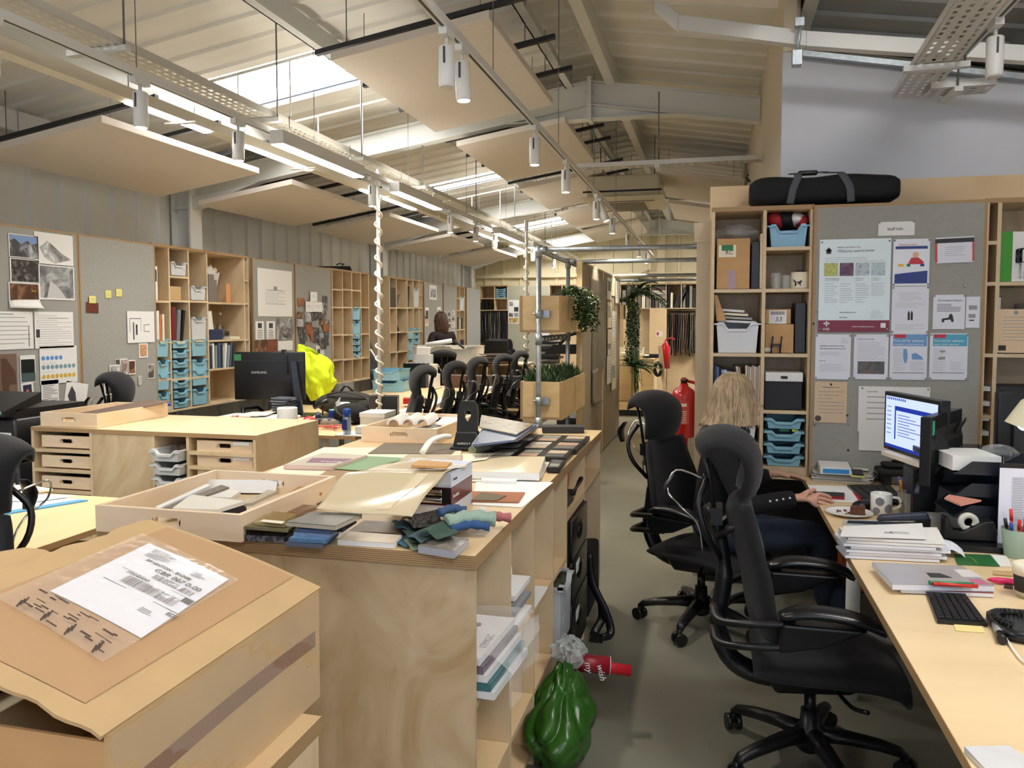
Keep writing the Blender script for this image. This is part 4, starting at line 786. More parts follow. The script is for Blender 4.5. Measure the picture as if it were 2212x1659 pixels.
x, y = D(190, 1083, .73); t = thing('folder', 'pale blue open folder on the near left desk', 'folder', (x, y, .731), 0); MB().hexa([(0, 0, 0), (-.18, -.38, 0), (-.52, -.36, 0), (-.35, .02, 0), (0, 0, .006), (-.18, -.38, .006), (-.52, -.36, .006), (-.35, .02, .006)]).build('cover', M('sky_blue_folder', (92, 166, 220), .5), t); MB().hexa([(-.03, -.01, .006), (-.2, -.35, .006), (-.5, -.33, .006), (-.34, .01, .006), (-.03, -.01, .010), (-.2, -.35, .01), (-.5, -.33, .01), (-.34, .01, .01)]).build('papers', M('pale_blue_paper', (196, 214, 226), .6), t)
x, y = D(165, 1078, .73); one('paper', 'white sheet lying across the pale blue folder', 'paper', MB().hexa([(0, 0, 0), (-.08, -.14, 0), (-.5, -.2, 0), (-.42, -.05, 0), (0, 0, .003), (-.08, -.14, .003), (-.5, -.2, .003), (-.42, -.05, .003)]), PAPER, (x, y, .744))
x, y = D(118, 1072, .73); one('fabric_sample', 'cream woven swatch beside the blue folder', 'fabric swatch', MB().hexa([(0, 0, 0), (-.12, -.2, 0), (-.36, -.16, 0), (-.22, .05, 0), (0, 0, .01), (-.12, -.2, .012), (-.36, -.16, .01), (-.22, .05, .01)]), M('woven_cream', (240, 230, 208), .9, var=.1, scale=120), (x-.03, y+.02, .75))
t = thing('printer', 'large black multifunction printer at the left picture edge', 'printer', (-4.45, 3.72, 0)); PRB = M('printer_black', (24, 24, 26), .4)
MB().rbox(0, .52, 0, .56, .28, .72, .02).build('paper_cabinet', PRB, t); MB().rbox(-.02, .53, -.02, .56, .74, .98, .02).build('body', PRB, t); MB().box(.0, .5, .02, .54, .98, 1.03).build('lid', PRB, t)
MB().hexa([(0, -.06, 1.0), (.5, -.06, 1.0), (.5, .2, 1.06), (0, .2, 1.06), (0, -.06, 1.03), (.5, -.06, 1.03), (.5, .2, 1.12), (0, .2, 1.12)]).build('document_feeder', PRB, t); MB().box(.4, .48, -.063, -.05, 1.01, 1.03).build('control_panel', M('panel_blue', (120, 150, 150), .3), t)
MB().box(.36, .5, -.022, -.02, .86, .9).build('badge', PAPER, t); MB().box(.01, .5, -.004, .01, .52, .525).build('drawer_line', DGREY, t); MB().rbox(.0, .52, .02, .54, .04, .27, .02).build('stand', PRB, t)
text(t, 'AccuRoute', .022, (.3, -.003, .66), (pi/2, 0, 0), PAPER); a = MB().box(.37, .5, -.003, -.0005, .42, .6).build('taped_note', CREAM, t); MB().box(.43, .47, -.0045, -.003, .57, .595).build('pink_mark', M('pink_mark', (226, 90, 120), .6), a)
t = thing('fabric_rolls', 'small grey soft toy heap behind the mesh chair', 'soft heap', (-4.3, 5.0, .75)); MB().ball((0, 0, .09), (.12, .1, .1)).ball((.1, .02, .05), (.08, .08, .06)).build('heap_body', M('grey_fleece', (110, 112, 112), .95), t)
one('paper_bag', 'brown paper bags heaped below the sticky notes', 'paper bag', MB().hexa([(0, 0, 0), (.3, 0, 0), (.3, .15, 0), (0, .15, 0), (.03, .05, .1), (.2, .0, .16), (.25, .1, .12), (.06, .12, .13)]), M('kraft_red', (150, 104, 82), .8, var=.3, scale=20), (-4.5, 4.75, .75))
desk('desk', 'plywood desk along the left wall behind the low cabinet', -4.6, -4.2, 4.45, 5.3)
MX0, MX1, MY0, MY1 = -3.95, -2.45, 5.12, 9.5
desk('desk', 'long double plywood desk in the middle of the studio', MX0, MX1, MY0, MY1, inset=.3)
DZ = .731
t = thing('monitor', 'large black widescreen monitor seen from behind on the middle desk', 'monitor', (-3.66, 6.2, DZ), .27)
MB().rbox(-.42, .2, -.0, .03, .13, .55, .01).build('rear_shell', BLACK, t, bevel=.004); MB().box(-.41, .19, .03, .034, .14, .54).build('screen', M('dark_screen', (10, 12, 16), .1), t); MB().box(-.41, .19, -.004, 0, .47, .474).build('seam', DGREY, t)
MB().hexa([(.15, -.13, 0), (.21, -.13, 0), (.21, -.09, 0), (.15, -.09, 0), (.08, -.06, .47), (.14, -.06, .47), (.14, -.03, .47), (.08, -.03, .47)]).build('stand_column', M('stand_navy', (22, 28, 40), .35), t, bevel=.006); MB().rbox(.02, .3, -.22, .02, 0, .012, .02).build('stand_base', BLACK, t)
MB().box(.02, .14, -.05, .002, .28, .36).build('mount', BLACK, t); MB().box(-.415, -.355, -.003, 0, .475, .53).build('green_sticker', GREENP, t); text(t, 'SAMSUNG', .03, (-.27, -.0015, .36), (pi/2, 0, 0), GREYT); MB().box(.0, .03, -.02, .05, .54, .57).build('webcam', BLACK, t); MB().tube([(.03, -.01, .56), (.05, -.02, .5), (.06, -.03, .3)], .004, 6).build('webcam_cable', BLACK, t)
t = thing('kitchen_roll', 'white paper roll standing behind the low cabinet', 'paper roll', (*D(621, 912, .86), DZ)); MB().lathe([(.018, 0), (.066, 0), (.068, .01), (.068, .225), (.066, .23), (.018, .23)], n=28, cap=False).build('paper_body', PAPER, t); MB().lathe([(.017, .0), (.017, .232), (.019, .232), (.019, 0)], n=16, cap=False).build('core', CARDL, t)
x, y = D(746, 941, DZ); t = thing('spray_can', 'blue and silver aerosol can at the corner of the middle desk', 'spray can', (x, y+.03, DZ)); MB().lathe([(.027, 0), (.029, .004), (.029, .125), (.026, .135)], n=20).build('can_body', M('can_silver', (160, 170, 184), .3, .6), t); MB().lathe([(.028, .135), (.0275, .185), (.022, .19)], n=20).build('cap', M('cap_blue', (28, 74, 168), .3), t)
MB().box(-.026, .012, -.0305, -.02, .04, .115).build('label', M('label_navy', (24, 44, 122), .4), t)
x, y = D(806, 924, DZ); cbox_('white_box', 'white lidded box beside the pine tray on the middle desk', (x-.11, y, DZ), .05, .2, .25, .11, M('box_white', (206, 206, 200), .7), lid=PAPER)
for k, (a, b) in enumerate(((-.12, .0), (0, -.02))): q = cbox_('black_box', 'black gift box at the foot of the spiral pole, %s' % ('grey brown left one', 'lettered right one')[k], (-2.80+.13*k, 6.12+b, DZ), .25, .125, .13, .19, [M('grey_brown_box', (62, 56, 54), .5), BLACK][k])
text(q, 'MARE', .05, (.128, .03, .04), (pi/2, -pi/2, pi/2), CREAM)
for k, z in enumerate((DZ, DZ+.13)): bin_('blue storage tray stacked on the far end of the middle desk, %s' % ('bottom', 'top')[k], (-3.86+.02*k, 8.5-.02*k, z), 0, .42-.06*k, .34, .13, BLUET, 'blue trays stacked on the middle desk')
q = aX(665, 850, -3.95); t = thing('high_vis_jacket', 'bright yellow high visibility jacket draped beside the monitor', 'jacket', (aY(668, 800, 7.0).x-.03, 7.0, .74)); JK = M('hi_vis_yellow', (216, 236, 30), .7, bump=.3, scale=25)
def jk(u, v):
 a = 2*pi*u; q = V((cos(a)*1.3, sin(a)*1.3, v*2.2)); n = .5*NZ.noise(q*1.5)+.3*NZ.noise(q*3.2)+(1-2*abs(NZ.noise(q*V((2.2, 2.2, 1)).length*.7)))*.2
 r = (.05+.11*sin(pi*min(1, v*.9+.12))**.8)*(1+.5*n); return (.02+.06*v+r*cos(a)*(1.15 if cos(a) > 0 else .9)+.05*sin(3*v), r*.8*sin(a), .53-.50*v-.05*cos(a)*(1-v)+.03*n)
from mathutils import noise as NZ
MB().grid(jk, 56, 30).build('jacket_body', JK, t, solid=.004); MB().grid(lambda u, v: (.13+(.045+.02*NZ.noise(V((3*u, 4*v, 1))))*cos(2*pi*u)+.06*v, -.06+.05*sin(2*pi*u), .40-.33*v+.02*sin(2*pi*u*2)), 20, 12).build('sleeve', JK, t, solid=.004)
q = D(700, 905, DZ); t = thing('backpack', 'dark green and black backpack lying on the middle desk', 'backpack', (-3.12, 6.35, DZ), .3); BPM = M('backpack_canvas', (46, 44, 36), .9, var=.12, scale=14)
MB().ball((0, 0, .1), (.27, .17, .105), 18, 10).ball((.17, -.06, .08), (.13, .12, .075), 14, 8).build('bag_body', BPM, t); MB().tube(prof([(-.15, -.1, .18), (0, -.16, .21), (.15, -.13, .17), (.25, -.1, .08)], 14), .014, 6, sq=.4).build('strap', BLACK, t); MB().tube(prof([(-.05, 0, .2), (0, 0, .25), (.06, 0, .2)], 8), .01, 6).build('grab_handle', BLACK, t)
t = thing('backpack', 'black rucksack slumped behind the blue can on the middle desk', 'backpack', (-2.80, 5.78, DZ), -.3); MB().ball((0, 0, .08), (.16, .13, .085), 16, 8).build('bag_body', BFAB, t); MB().tube(prof([(-.1, -.08, .14), (0, -.15, .1), (.14, -.13, .03)], 10), .012, 6, sq=.4).build('strap', BPM, t)
x, y = D(700, 903, DZ); t = thing('tissue_box', 'blue and white tissue box with a pulled tissue', 'tissue box', (-2.98, 5.75, DZ), -.4); MB().box(0, .12, 0, .12, 0, .11).build('box_body', M('tissue_teal', (150, 200, 206), .5), t); MB().box(-.0008, .06, -.0008, .04, .03, .1).build('blue_panel', M('tissue_blue', (40, 70, 170), .5), t); MB().grid(lambda u, v: (.03+.07*u+.01*sin(6*v), .05+.03*sin(5*u), .11+.08*v*(.7+.5*sin(3*u))), 6, 5).build('tissue', PAPER, t, solid=.001)
t = thing('takeaway_cup', 'clear cup with white lid on the middle desk', 'cup', (-2.98, 6.02, DZ)); MB().lathe([(.035, 0), (.048, .12)], n=20).build('cup_body', M('cup_grey', (120, 136, 130), .3), t); MB().lathe([(.051, .12), (.051, .135), (.044, .14)], n=20).build('lid', PAPER, t)
for k in range(2): t = thing('glass_bulb', 'clear round glass ornament tangled with red wire, %s' % ('left', 'right')[k], 'glass ornament', (-2.86+.07*k, 5.45, DZ), 0); MB().ball((0, 0, .04), .036).build('bulb', film('glass_bulb', (210, 200, 190), .3, .02), t)
rg = random.Random(4); one('red_cable', 'tangle of thin red and white cable beside the tissue box', 'cable', MB().tube(prof([(rg.uniform(-.2, .2), rg.uniform(-.12, .12), .008+.03*rg.random()) for _ in range(16)], 90), .004, 5), M('cable_red', (190, 90, 76), .5), (-2.85, 5.42, DZ))
one('red_bag', 'crumpled red plastic packet beside the tissue box', 'packet', MB().ball((0, 0, .04), (.05, .08, .045), 10, 6), M('packet_red', (186, 36, 44), .35), (-3.02, 5.5, DZ))
x, y = D(745, 945, DZ); t = thing('spiral_notebook', 'spiral notebook under the boxes at the desk corner', 'notebook', (x-.11, y+.06, DZ), .02); MB().box(0, .27, 0, .2, 0, .008).build('pages', PAPER, t); MB().box(0, .27, -.003, .2, -.0008, .0).build('cover', M('notebook_red', (130, 80, 66), .6), t)
cbox_('cardboard_box', 'small pale card box lying on the spiral notebook', (x+.02, y+.12, DZ+.012), .1, .14, .12, .05, M('small_box', (214, 208, 196), .7)); cbox_('black_box', 'tiny black cube box beside the white lidded box', (x+.11, y+.17, DZ), 0, .05, .05, .05, BLACK)
t = thing('computer_mouse', 'small dark computer mouse on the middle desk', 'mouse', (-3.1, 6.85, DZ)); MB().ball((0, 0, .012), (.03, .05, .018)).build('mouse_body', DGREY, t)
for k in range(11): one('disc_case', 'clear disc case in the stack under the monitor, %s from the bottom' % ORD[k], 'disc case', MB().box(-.075, .075, -.065, .065, 0, .0105).rbox(-.07, .07, -.06, .06, .001, .0103, .004), [film('case_clear', (150, 156, 168), .65), M('case_dark', (60, 62, 70), .15)][k % 2], (-3.52+.012*sin(k*3), 5.98+.012*cos(k*5), DZ+.0112*k+.05), .2*sin(k*2.3), 'disc cases stacked under the monitor')
cbox_('black_box', 'flat black case under the stack of disc cases', (-3.64, 5.88, DZ), 0, .24, .2, .05, BLACK)
t = thing('laptop_riser', 'white desk panel with papers left of the monitor stand', 'desk riser', (-3.9, 5.55, DZ)); MB().rbox(0, .62, 0, .3, .03, .045, .02).build('top', WHITE, t); MB().box(.05, .07, .03, .27, 0, .03).box(.55, .57, .03, .27, 0, .03).build('foot', DGREY, t)
for k in range(4): one('paper', 'loose sheet on the white desk panel, %s from the bottom' % ORD[k], 'paper', MB().box(0, .2, 0, .28, 0, .002), [PAPER, CREAM][k % 2], (-3.85+.06*k, 5.58, DZ+.046+.004*k), .15*k-.2, 'loose sheets on the white desk panel')
cbox_('tool_case', 'black equipment case with a red strap before the kitchen roll', (-3.6, 5.2, DZ), .05, .38, .18, .07, BLACK); t = thing('glue_stick', 'clear and red glue tube on the black equipment case', 'glue tube', (-3.55, 5.28, DZ+.085)); MB().cyl((0, 0, 0), (.15, .02, 0), .016, 12).build('tube_body', M('glue_pale', (224, 190, 180), .4), t); MB().cyl((.04, .005, 0), (.055, .008, 0), .0165, 12).build('band', REDP, t)
t = thing('microphone', 'dark desk microphone on an angled arm right of the monitor', 'microphone', (-3.12, 5.95, DZ)); MB().tube([(-.1, 0, .1), (.02, .02, .16)], .022, 10).build('capsule', BLACK, t); MB().tube([(-.02, .01, .14), (-.05, .05, .0)], .008, 8).build('arm', BLACK, t)
for k in range(8): cbox_('paper_stack', 'flat white document on the middle desk beside the office chairs, %s from the front' % ORD[k], (-2.75+.03*(k % 3), 6.55+.33*k, DZ), .2*sin(k), .22, .28, .012+.02*(k % 3 == 1), [PAPER, CREAM, PAPER][k % 3], cat='document', group='documents on the middle desk')
one('red_folder', 'small red folder on the middle desk behind the first office chair', 'folder', MB().box(0, .2, 0, .12, 0, .05), REDP, (-2.85, 7.0, DZ+.03), .3)
t = thing('desk_lamp', 'grey desk phone handset on the middle desk', 'phone', (-3.05, 5.62, DZ), .4); MB().rbox(0, .18, 0, .2, 0, .05, .02).build('base', BLACK, t); MB().tube([(.03, .02, .06), (.03, .1, .075), (.03, .18, .06)], .018, 8).build('handset', M('phone_blue', (40, 56, 90), .4), t)
c2 = unit('storage_cabinet', 'long low plywood counter carrying white bins, beyond the middle desk', (-4.25, 10.6, 0), 0, [0, .6, 1.2, 1.72], .7, [[.3, .6], [.3, .6], [.3, .6]], 0, .93, cat='counter')
for k in range(2): bin_('deep white bin on the far counter, %s' % ('left', 'right')[k], (-4.2+.5*k, 10.64, .955), 0, .44, .6, .24, M('bin_white', (216, 210, 194), .45), 'white bins on the far counter')
t = thing('paper_roll', 'white rolled drawing lying across the white bins', 'paper roll', (-3.85, 10.75, 1.21)); MB().tube([(-.15, -.05, .0), (.2, .1, .06)], .032, 12).build('roll_body', PAPER, t)
one('metal_profile', 'grey metal profile sticking out of the right white bin', 'metal profile', MB().tube([(0, 0, 0), (-.16, .02, .12)], .018, 4), DGREY, (-3.45, 10.8, 1.16))
for k in range(9): one('sample_board', 'dark sample board in the loose heap on the far counter, %s from the bottom' % ORD[k], 'sample board', MB().box(-.2, .2, -.12, .12, 0, .012), [M('board_brown', (96, 70, 52), .6), DGREY, CREAM, M('board_mid', (130, 104, 80), .6)][(k*3) % 4], (-3.0+.12*sin(k*2), 10.85+.1*cos(k*3), .956+.014*k), .5*sin(k*1.7), 'sample boards heaped on the far counter')
for k, (w, h, m) in enumerate(((.3, .16, 'low'), (.26, .12, 'mid'), (.2, .12, 'grey'), (.16, .09, 'top'))): cbox_('white_box', 'white model box in the pile behind the first office chair, %s' % ('lowest', 'second', 'third, grey', 'topmost')[k], (-3.62+.02*k, 9.2, DZ+[0, .161, .282, .403][k]), .1*k, w, .2, h, [PAPER, CREAM, GREYT, PAPER][k], group='white model boxes piled on the middle desk')
for k in range(5): book('black ring binder on the middle desk by the blue trays, %s from the left' % ORD[k], (-3.42+.06*k-.28, 9.1, DZ), 0, .055, .26, .3, BLACK, name='ring_binder', cat='binder', group='black binders behind the blue trays')
for k in range(3): cbox_('wooden_box', 'dark brown box low on the far side of the middle desk, %s' % ('left', 'middle', 'right')[k], (-3.2+.33*k, 9.22, DZ), 0, .28, .2, .15, [M('box_brown', (84, 58, 44), .6), M('box_umber', (70, 60, 52), .6), DGREY][k], group='brown boxes on the middle desk')
# ISLAND CABINET AND SAMPLES ON IT
IX0, IX1, IY0, IY1, IZ = -1.73, -.58, 1.90, 4.30, .95
def pslab(name, label, cat, px, z, th, mat, group=None, tag_=True, parts=(), edge=None):
 P = [aZ(x, y, z) for x, y in px]; c = sum(P, V())/len(P); o = MB()
 o.prism([(p.x-c.x, p.y-c.y) for p in P], -th, 0 if not edge else -.0015)
 q = o.build(name, edge or mat); q.location = (c.x, c.y, z)
 if edge: MB().prism([((p.x-c.x)*.999, (p.y-c.y)*.999) for p in P], -.0015, 0).build('face', mat, q)
 if tag_: tag(q, label, cat, group)
 return q
ys = [1.915, 2.285, 2.615, 2.955, 3.25]
isl = thing('storage_island', 'long plywood island of open pigeonholes with samples on top', 'storage island', (IX0, IY0, 0)); W, L = IX1-IX0, IY1-IY0
MB().box(0, W, 0, L, .915, .9495).build('worktop', PLYX, isl)
k = MB(); k.box(-.001, W+.0015, -.0015, 0, .914, .949).build('edge_band_front', EDGE, isl); MB().box(W, W+.0015, 0, L, .914, .949).build('edge_band_side', EDGE, isl)
MB().box(.0, W-.005, .012, .03, .0, .915).build('end_panel', PLYF, isl); MB().box(0, .018, .03, L-.02, 0, .915).build('back_panel', PLY, isl)
for y in ys[1:]+[3.73, 4.275]: MB().box(.40, W-.004, y-IY0-.007, y-IY0+.007, .0, .915).build('divider', PLY, isl)
MB().box(.40, .41, .03, L-.02, .05, .915).build('inner_back', PLY, isl)
for i in range(4):
 a, b = ys[i]-IY0+(.012 if i == 0 else .009), ys[i+1]-IY0-.009
 for z in (.255, .548): MB().box(.41, W-.006, a, b, z-.016, z).build('shelf', PLYX, isl)
 MB().box(.41, W-.006, a, b, .05, .066).build('bottom_panel', PLYX, isl)
MB().box(.41, W-.004, 3.26-IY0, 3.72-IY0, .70, .735).build('shelf', PLYX, isl); MB().box(.41, W-.004, 3.74-IY0, 4.265-IY0, .725, .745).build('shelf', PLYX, isl); MB().box(.41, W-.006, 3.26-IY0, 4.265-IY0, .05, .07).build('bottom_panel', PLYX, isl)
MB().box(.45, W-.05, .05, L-.05, 0, .05).build('plinth', BLACK, isl)
t = thing('magazine_bundle', 'clear bag of magazines jutting from the nearest pigeonhole of the island', 'magazines', (-.60, 1.94, .556), 0)
for k in range(5): MB().hexa([(-.25, .01, .0+.022*k), (.06-.01*k, .0, .0+.022*k), (.08-.01*k, .30, .0+.022*k), (-.25, .30, .022*k), (-.25, .01, .02+.022*k), (.06-.01*k, .0, .02+.022*k), (.08-.01*k, .3, .02+.022*k), (-.25, .3, .02+.022*k)]).build('magazine', [PAPER, M('mag_teal', (70, 120, 126), .3), PAPER, M('mag_photo', (120, 110, 120), .3, var=.3, scale=14), PAPER][k], t)
MB().grid(lambda u, v: (-.22+.33*v+.01*sin(9*u), -.005+.325*u, .118+.05*v*(u-.5)**2+.008*sin(11*u+5*v)-.10*max(0, v-.85)*3), 14, 12).build('clear_bag', CLEAR, t)
MB().grid(lambda u, v: (.10+.015*sin(7*u), .0+.32*u, .12-.14*v), 10, 6).build('clear_bag_end', CLEAR, t)
text(t, 'ITMGC', .03, (.02, .06, .1125), (0, 0, pi/2), GINK)
k = MB()
for i in range(4): k.f([k.v((-.05+.0, .08+.05*i, .1124)) if False else k.v((.0+.012*cos(2*pi*j/12)-.05, .08+.045*i+.012*sin(2*pi*j/12), .1128)) for j in range(12)])
k.build('colour_dots', M('dot_mauve', (150, 120, 120), .5), t)
for k in range(9): one('magazine', 'magazine in the leaning pile of the second pigeonhole, %s from the bottom' % ORD[k], 'magazine', MB().box(0, .22, 0, .2, 0, .016), [PAPER, M('mag_grey', (150, 152, 156), .4), PAPER, M('mag_orange', (206, 150, 100), .4)][k % 4], (-.82+.012*(k % 3), 2.31+.004*(k % 4), .557+.0165*k), .05*sin(k*2), 'magazines piled in the second pigeonhole')
one('paper_packet', 'crumpled white packet on the magazine pile in the second pigeonhole', 'packet', MB().ball((0, 0, .03), (.07, .09, .035), 9, 5), PAPER, (-.68, 2.42, .705))
pslab('paper', 'white sheet lying in the third pigeonhole of the island', 'paper', [(1148, 1325), (1183, 1271), (1183, 1267), (1148, 1264)], .55, .002, PAPER)
t = bin_('pale grey bin with a green apple in the fourth pigeonhole', (-.55, 2.97, .256), pi/2, .27, .5, .25, M('bin_pale', (198, 204, 208), .4))
o = one('apple', 'green apple in the pale grey bin of the island', 'apple', MB().ball((0, 0, 0), (.035, .035, .032)), M('apple_green', (140, 160, 40), .35), (-.62, 3.04, .46)); MB().cyl((0, 0, .025), (.004, 0, .045), .003, 6).build('stem', M('dried_stem', (130, 110, 70)), o)
for k in range(2): one('apple', 'dark avocado in the pale grey bin beside the apple, %s' % ('left', 'right')[k], 'avocado', MB().ball((0, 0, 0), (.035, .05, .035)), M('avocado', (44, 50, 30), .6), (-.60+.01*k, 3.11+.09*k, .465))
t = thing('filing_cabinet', 'black three drawer filing cabinet built into the island', 'filing cabinet', (-1.05, 3.27, .072)); FCM = M('filing_black', (22, 23, 23), .35)
MB().box(0, .47, 0, .43, 0, .625).build('carcass', FCM, t)
for k in range(3):
 h = [.25, .175, .175][k]; z = [.015, .272, .452][k]; d = MB().rbox(.47, .485, .008, .422, z, z+h-.006, .004).build('drawer', FCM, t)
 MB().ball((.487, .215, z+h*.5), (.012, .07, .042), 14, 8).build('cup_handle', M('cup_handle', (8, 8, 8), .3), d)
 if k < 2: MB().box(.4855, .487, .1, .19, z+h*.55, z+h*.55+.05).build('card_label', PAPER, d)
one('red_bag', 'red crumpled bag on the shelf above the filing cabinet', 'bag', MB().hexa([(0, 0, 0), (.12, 0, 0), (.12, .2, 0), (0, .2, 0), (.02, .03, .1), (.15, .03, .12), (.13, .16, .1), (.02, .15, .14)]), REDP, (-.74, 3.3, .79), bevel=.01)
t = thing('power_adaptor', 'black box with a cable loop under the red bag', 'adaptor', (-.8, 3.29, .736)); MB().box(0, .2, 0, .22, 0, .05).build('body', DGREY, t); MB().tube(prof([(.2, .14, .04), (.24, .2, .1), (.22, .25, .09), (.2, .22, .02)], 14), .006, 6).build('cable', BLACK, t)
t = thing('shoulder_bag', 'black shoulder bag hanging from the far island bay onto the floor', 'bag', (-.62, 3.80, .075)); MB().hexa([(-.3, 0, 0), (.05, 0, 0), (.05, .36, 0), (-.3, .36, 0), (-.28, .03, .3), (.03, .03, .36), (.06, .3, .33), (-.28, .33, .3)]).build('bag_body', BFAB, t, bevel=.02)
MB().tube(prof([(.04, .04, .32), (.06, .03, .18), (.13, .0, .05), (.16, -.02, -.04), (.13, -.06, -.062), (.08, -.03, -.06), (.11, .02, -.0), (.1, .08, .06)], 40), .02, 6, sq=.25, ref=(0, 1, 0)).build('strap', BLACK, t)
MB().box(.07, .13, -.1, -.05, -.071, -.05).build('buckle', BLACK, t)
GB = M('green_bag_plastic', (46, 92, 28), .3, var=.18, scale=7)
from mathutils import noise as NZ
def gb(u, v):
 a = 2*pi*u; b = pi*(.02+.96*v); d = V((sin(b)*cos(a), sin(b)*sin(a), -cos(b))); q = d*1.6+V((3, 1, 7)); r = 1.02
 for k_, am in ((.9, .17), (2.0, .045), (4.3, .015)): r -= am*(1-2*abs(NZ.noise(q*k_)))**2
 r += .035*sin(7*a+3*d.z)*(.4+.6*max(0, d.z)); tp = 1 if d.z < .1 else 1-.5*(d.z-.1)
 return (.125*r*d.x*tp, .22*r*d.y*tp+.05*max(0, d.z), max(.004, .155+.175*d.z*r))
t = thing('carrier_bag', 'crumpled green plastic carrier bag on the floor against the island', 'carrier bag', (-.50, 2.66, .0)); MB().grid(gb, 90, 56).build('bag_body', GB, t)
MB().grid(lambda u, v: (.055*cos(2*pi*u)*sin(pi*v)*(1+.9*NZ.noise(V((3*cos(2*pi*u), 3*sin(2*pi*u), 5*v)))), .17+.07*sin(2*pi*u)*sin(pi*v)*(1+.7*NZ.noise(V((4*cos(2*pi*u), 2, 6*v)))), .325-.04*cos(pi*v)+.03*NZ.noise(V((6*u, 7*v, 2)))), 36, 20, sm=False).build('clear_wrap', film('clear_wrap', (206, 212, 210), .42, .3), t)
t = thing('wrapping_roll', 'dark red wrapping paper roll with white script sticking out of the green bag', 'wrapping roll', (-.47, 2.86, .27), 0); a = V((-.05, .0, .0)); d = V((.165, .03, -.012))
MB().cyl(a, a+d, .033, 24).build('roll_body', M('wrap_red', (140, 22, 38), .4), t); MB().cyl(a+d, a+d*1.012, .034, 24).build('roll_rim', PAPER, t)
for k, s in enumerate(('my', 'wish')): text(t, s, .034, (.03+.045*k, -.034, .02-.004*k), (pi/2, 1.35, .1), PAPER, shear=.3)
one('wrapping_roll', 'plain bright red roll end beside the script wrapping roll', 'wrapping roll', MB().cyl((0, 0, 0), (.21, .03, -.02), .021, 20), M('wrap_bright', (190, 30, 44), .4), (-.49, 2.91, .245))
TZ = IZ+.0005
t1 = timber_tray('large pine tray of white tiles and profiles at the near end of the island', (-1.70, 1.86, TZ), 0, .47, .56, .075)
def intray(name, label, cat, px, z, th, mat, **k): return pslab(name, label, cat, px, z, th, mat, **k)
intray('white_tile', 'large white tile at the front of the near pine tray', 'tile', [(372, 1098), (470, 1100), (528, 1082), (413, 1068)], 1.0, .012, M('tile_white', (240, 236, 222), .3)); intray('white_tile', 'white tile under the profile strip in the near pine tray', 'tile', [(440, 1072), (498, 1075), (520, 1060), (470, 1053)], .99, .012, M('tile_offwhite', (238, 234, 226), .35))
intray('strip_sample', 'pale profile strip lying diagonally in the near pine tray', 'profile strip', [(335, 1095), (345, 1097), (455, 1048), (446, 1045)], 1.002, .014, PAPER); intray('strip_sample', 'brown stone strip lying diagonally in the near pine tray', 'profile strip', [(350, 1097), (368, 1098), (495, 1052), (478, 1047)], .996, .012, M('strip_brown', (120, 108, 94), .6, var=.3, scale=60))
intray('grey_tile', 'grey tile lying under the large white tile in the near pine tray', 'tile', [(420, 1108), (480, 1110), (532, 1090), (480, 1085)], .985, .02, DGREY); intray('lace_sample', 'beige textured strip along the side of the near pine tray', 'sample', [(528, 1088), (545, 1086), (600, 1060), (578, 1058)], .99, .01, M('lace', (196, 184, 160), .8, bump=.5, scale=80))
t = thing('folded_profile', 'white zigzag folded card profile at the back of the near pine tray', 'card profile', tuple(aZ(424, 1040, 1.0)-V((0, 0, .038)))); p0 = aZ(424, 1040, 1.0); p1 = aZ(606, 1042, 1.0)-p0
MB().prism([(0, 0), (.028, .04), (.056, 0), (.084, .04), (.112, 0), (.108, 0), (.084, .034), (.056, -.006), (.028, .034), (.004, 0)], 0, p1.length-.02, 0).build('card_body', PAPER, t); t.rotation_euler = (0, 0, atan2(p1.y, p1.x)-.0)
t2 = timber_tray('pine tray with three white half pipes at the far side of the island', (-1.69, 3.60, TZ), 0, .40, .62, .075)
for k in range(3):
 a = aZ(850+31*k, 918, 1.015); b = aZ(898+31*k, 889, 1.015); o = thing('half_pipe', 'white half round pipe in the far pine tray, %s from the left' % ORD[k], 'half pipe', tuple(a), atan2(a.x-b.x, b.y-a.y), 'white half pipes'); pr = [(.036*cos(pi*i/12), .036*sin(pi*i/12)) for i in range(13)]+[(.027*cos(pi*(12-i)/12), .027*sin(pi*(12-i)/12)) for i in range(13)]
 MB().prism(pr, 0, .26, 1).build('pipe_shell', PAPER, o)
for k in range(6): o = pslab('paper', 'document at the back of the far pine tray, %s from bottom' % ORD[k], 'document', [(940, 925-2*k), (975, 928-2*k), (1005, 912-2*k), (960, 908-2*k)], .966+.009*k, .008, PAPER, group='documents at the back of the far pine tray')
pslab('strip_sample', 'grey strip sample leaning across the far pine tray', 'profile strip', [(895, 930), (960, 918), (955, 914), (890, 925)], 1.0, .008, M('strip_grey', (150, 150, 150), .4)); pslab('plaster_offcut', 'white plaster offcut in the far pine tray', 'offcut', [(925, 930), (962, 932), (966, 922), (945, 918)], .995, .02, PAPER)
pslab('paper', 'large cream sheet under the tracing pad on the island', 'paper', [(560, 1028), (672, 1030), (880, 968), (700, 966)], TZ+.001, .001, CREAM); pslab('paper', 'wide cream sheet at the back left of the island', 'paper', [(700, 1000), (990, 1000), (1000, 962), (720, 968)], TZ+.0025, .001, M('cream_sheet', (240, 226, 200), .6))
pslab('sample_board', 'brown board between the near tray and the glossy folder', 'sample board', [(640, 1062), (720, 1062), (820, 1010), (712, 1012)], TZ+.003, .002, M('brown_sheet', (158, 130, 96), .7)); pslab('sample_board', 'brown board behind the tracing pad', 'sample board', [(795, 979), (975, 980), (1000, 958), (830, 957)], TZ+.006, .003, M('taupe_sheet', (116, 104, 88), .7))
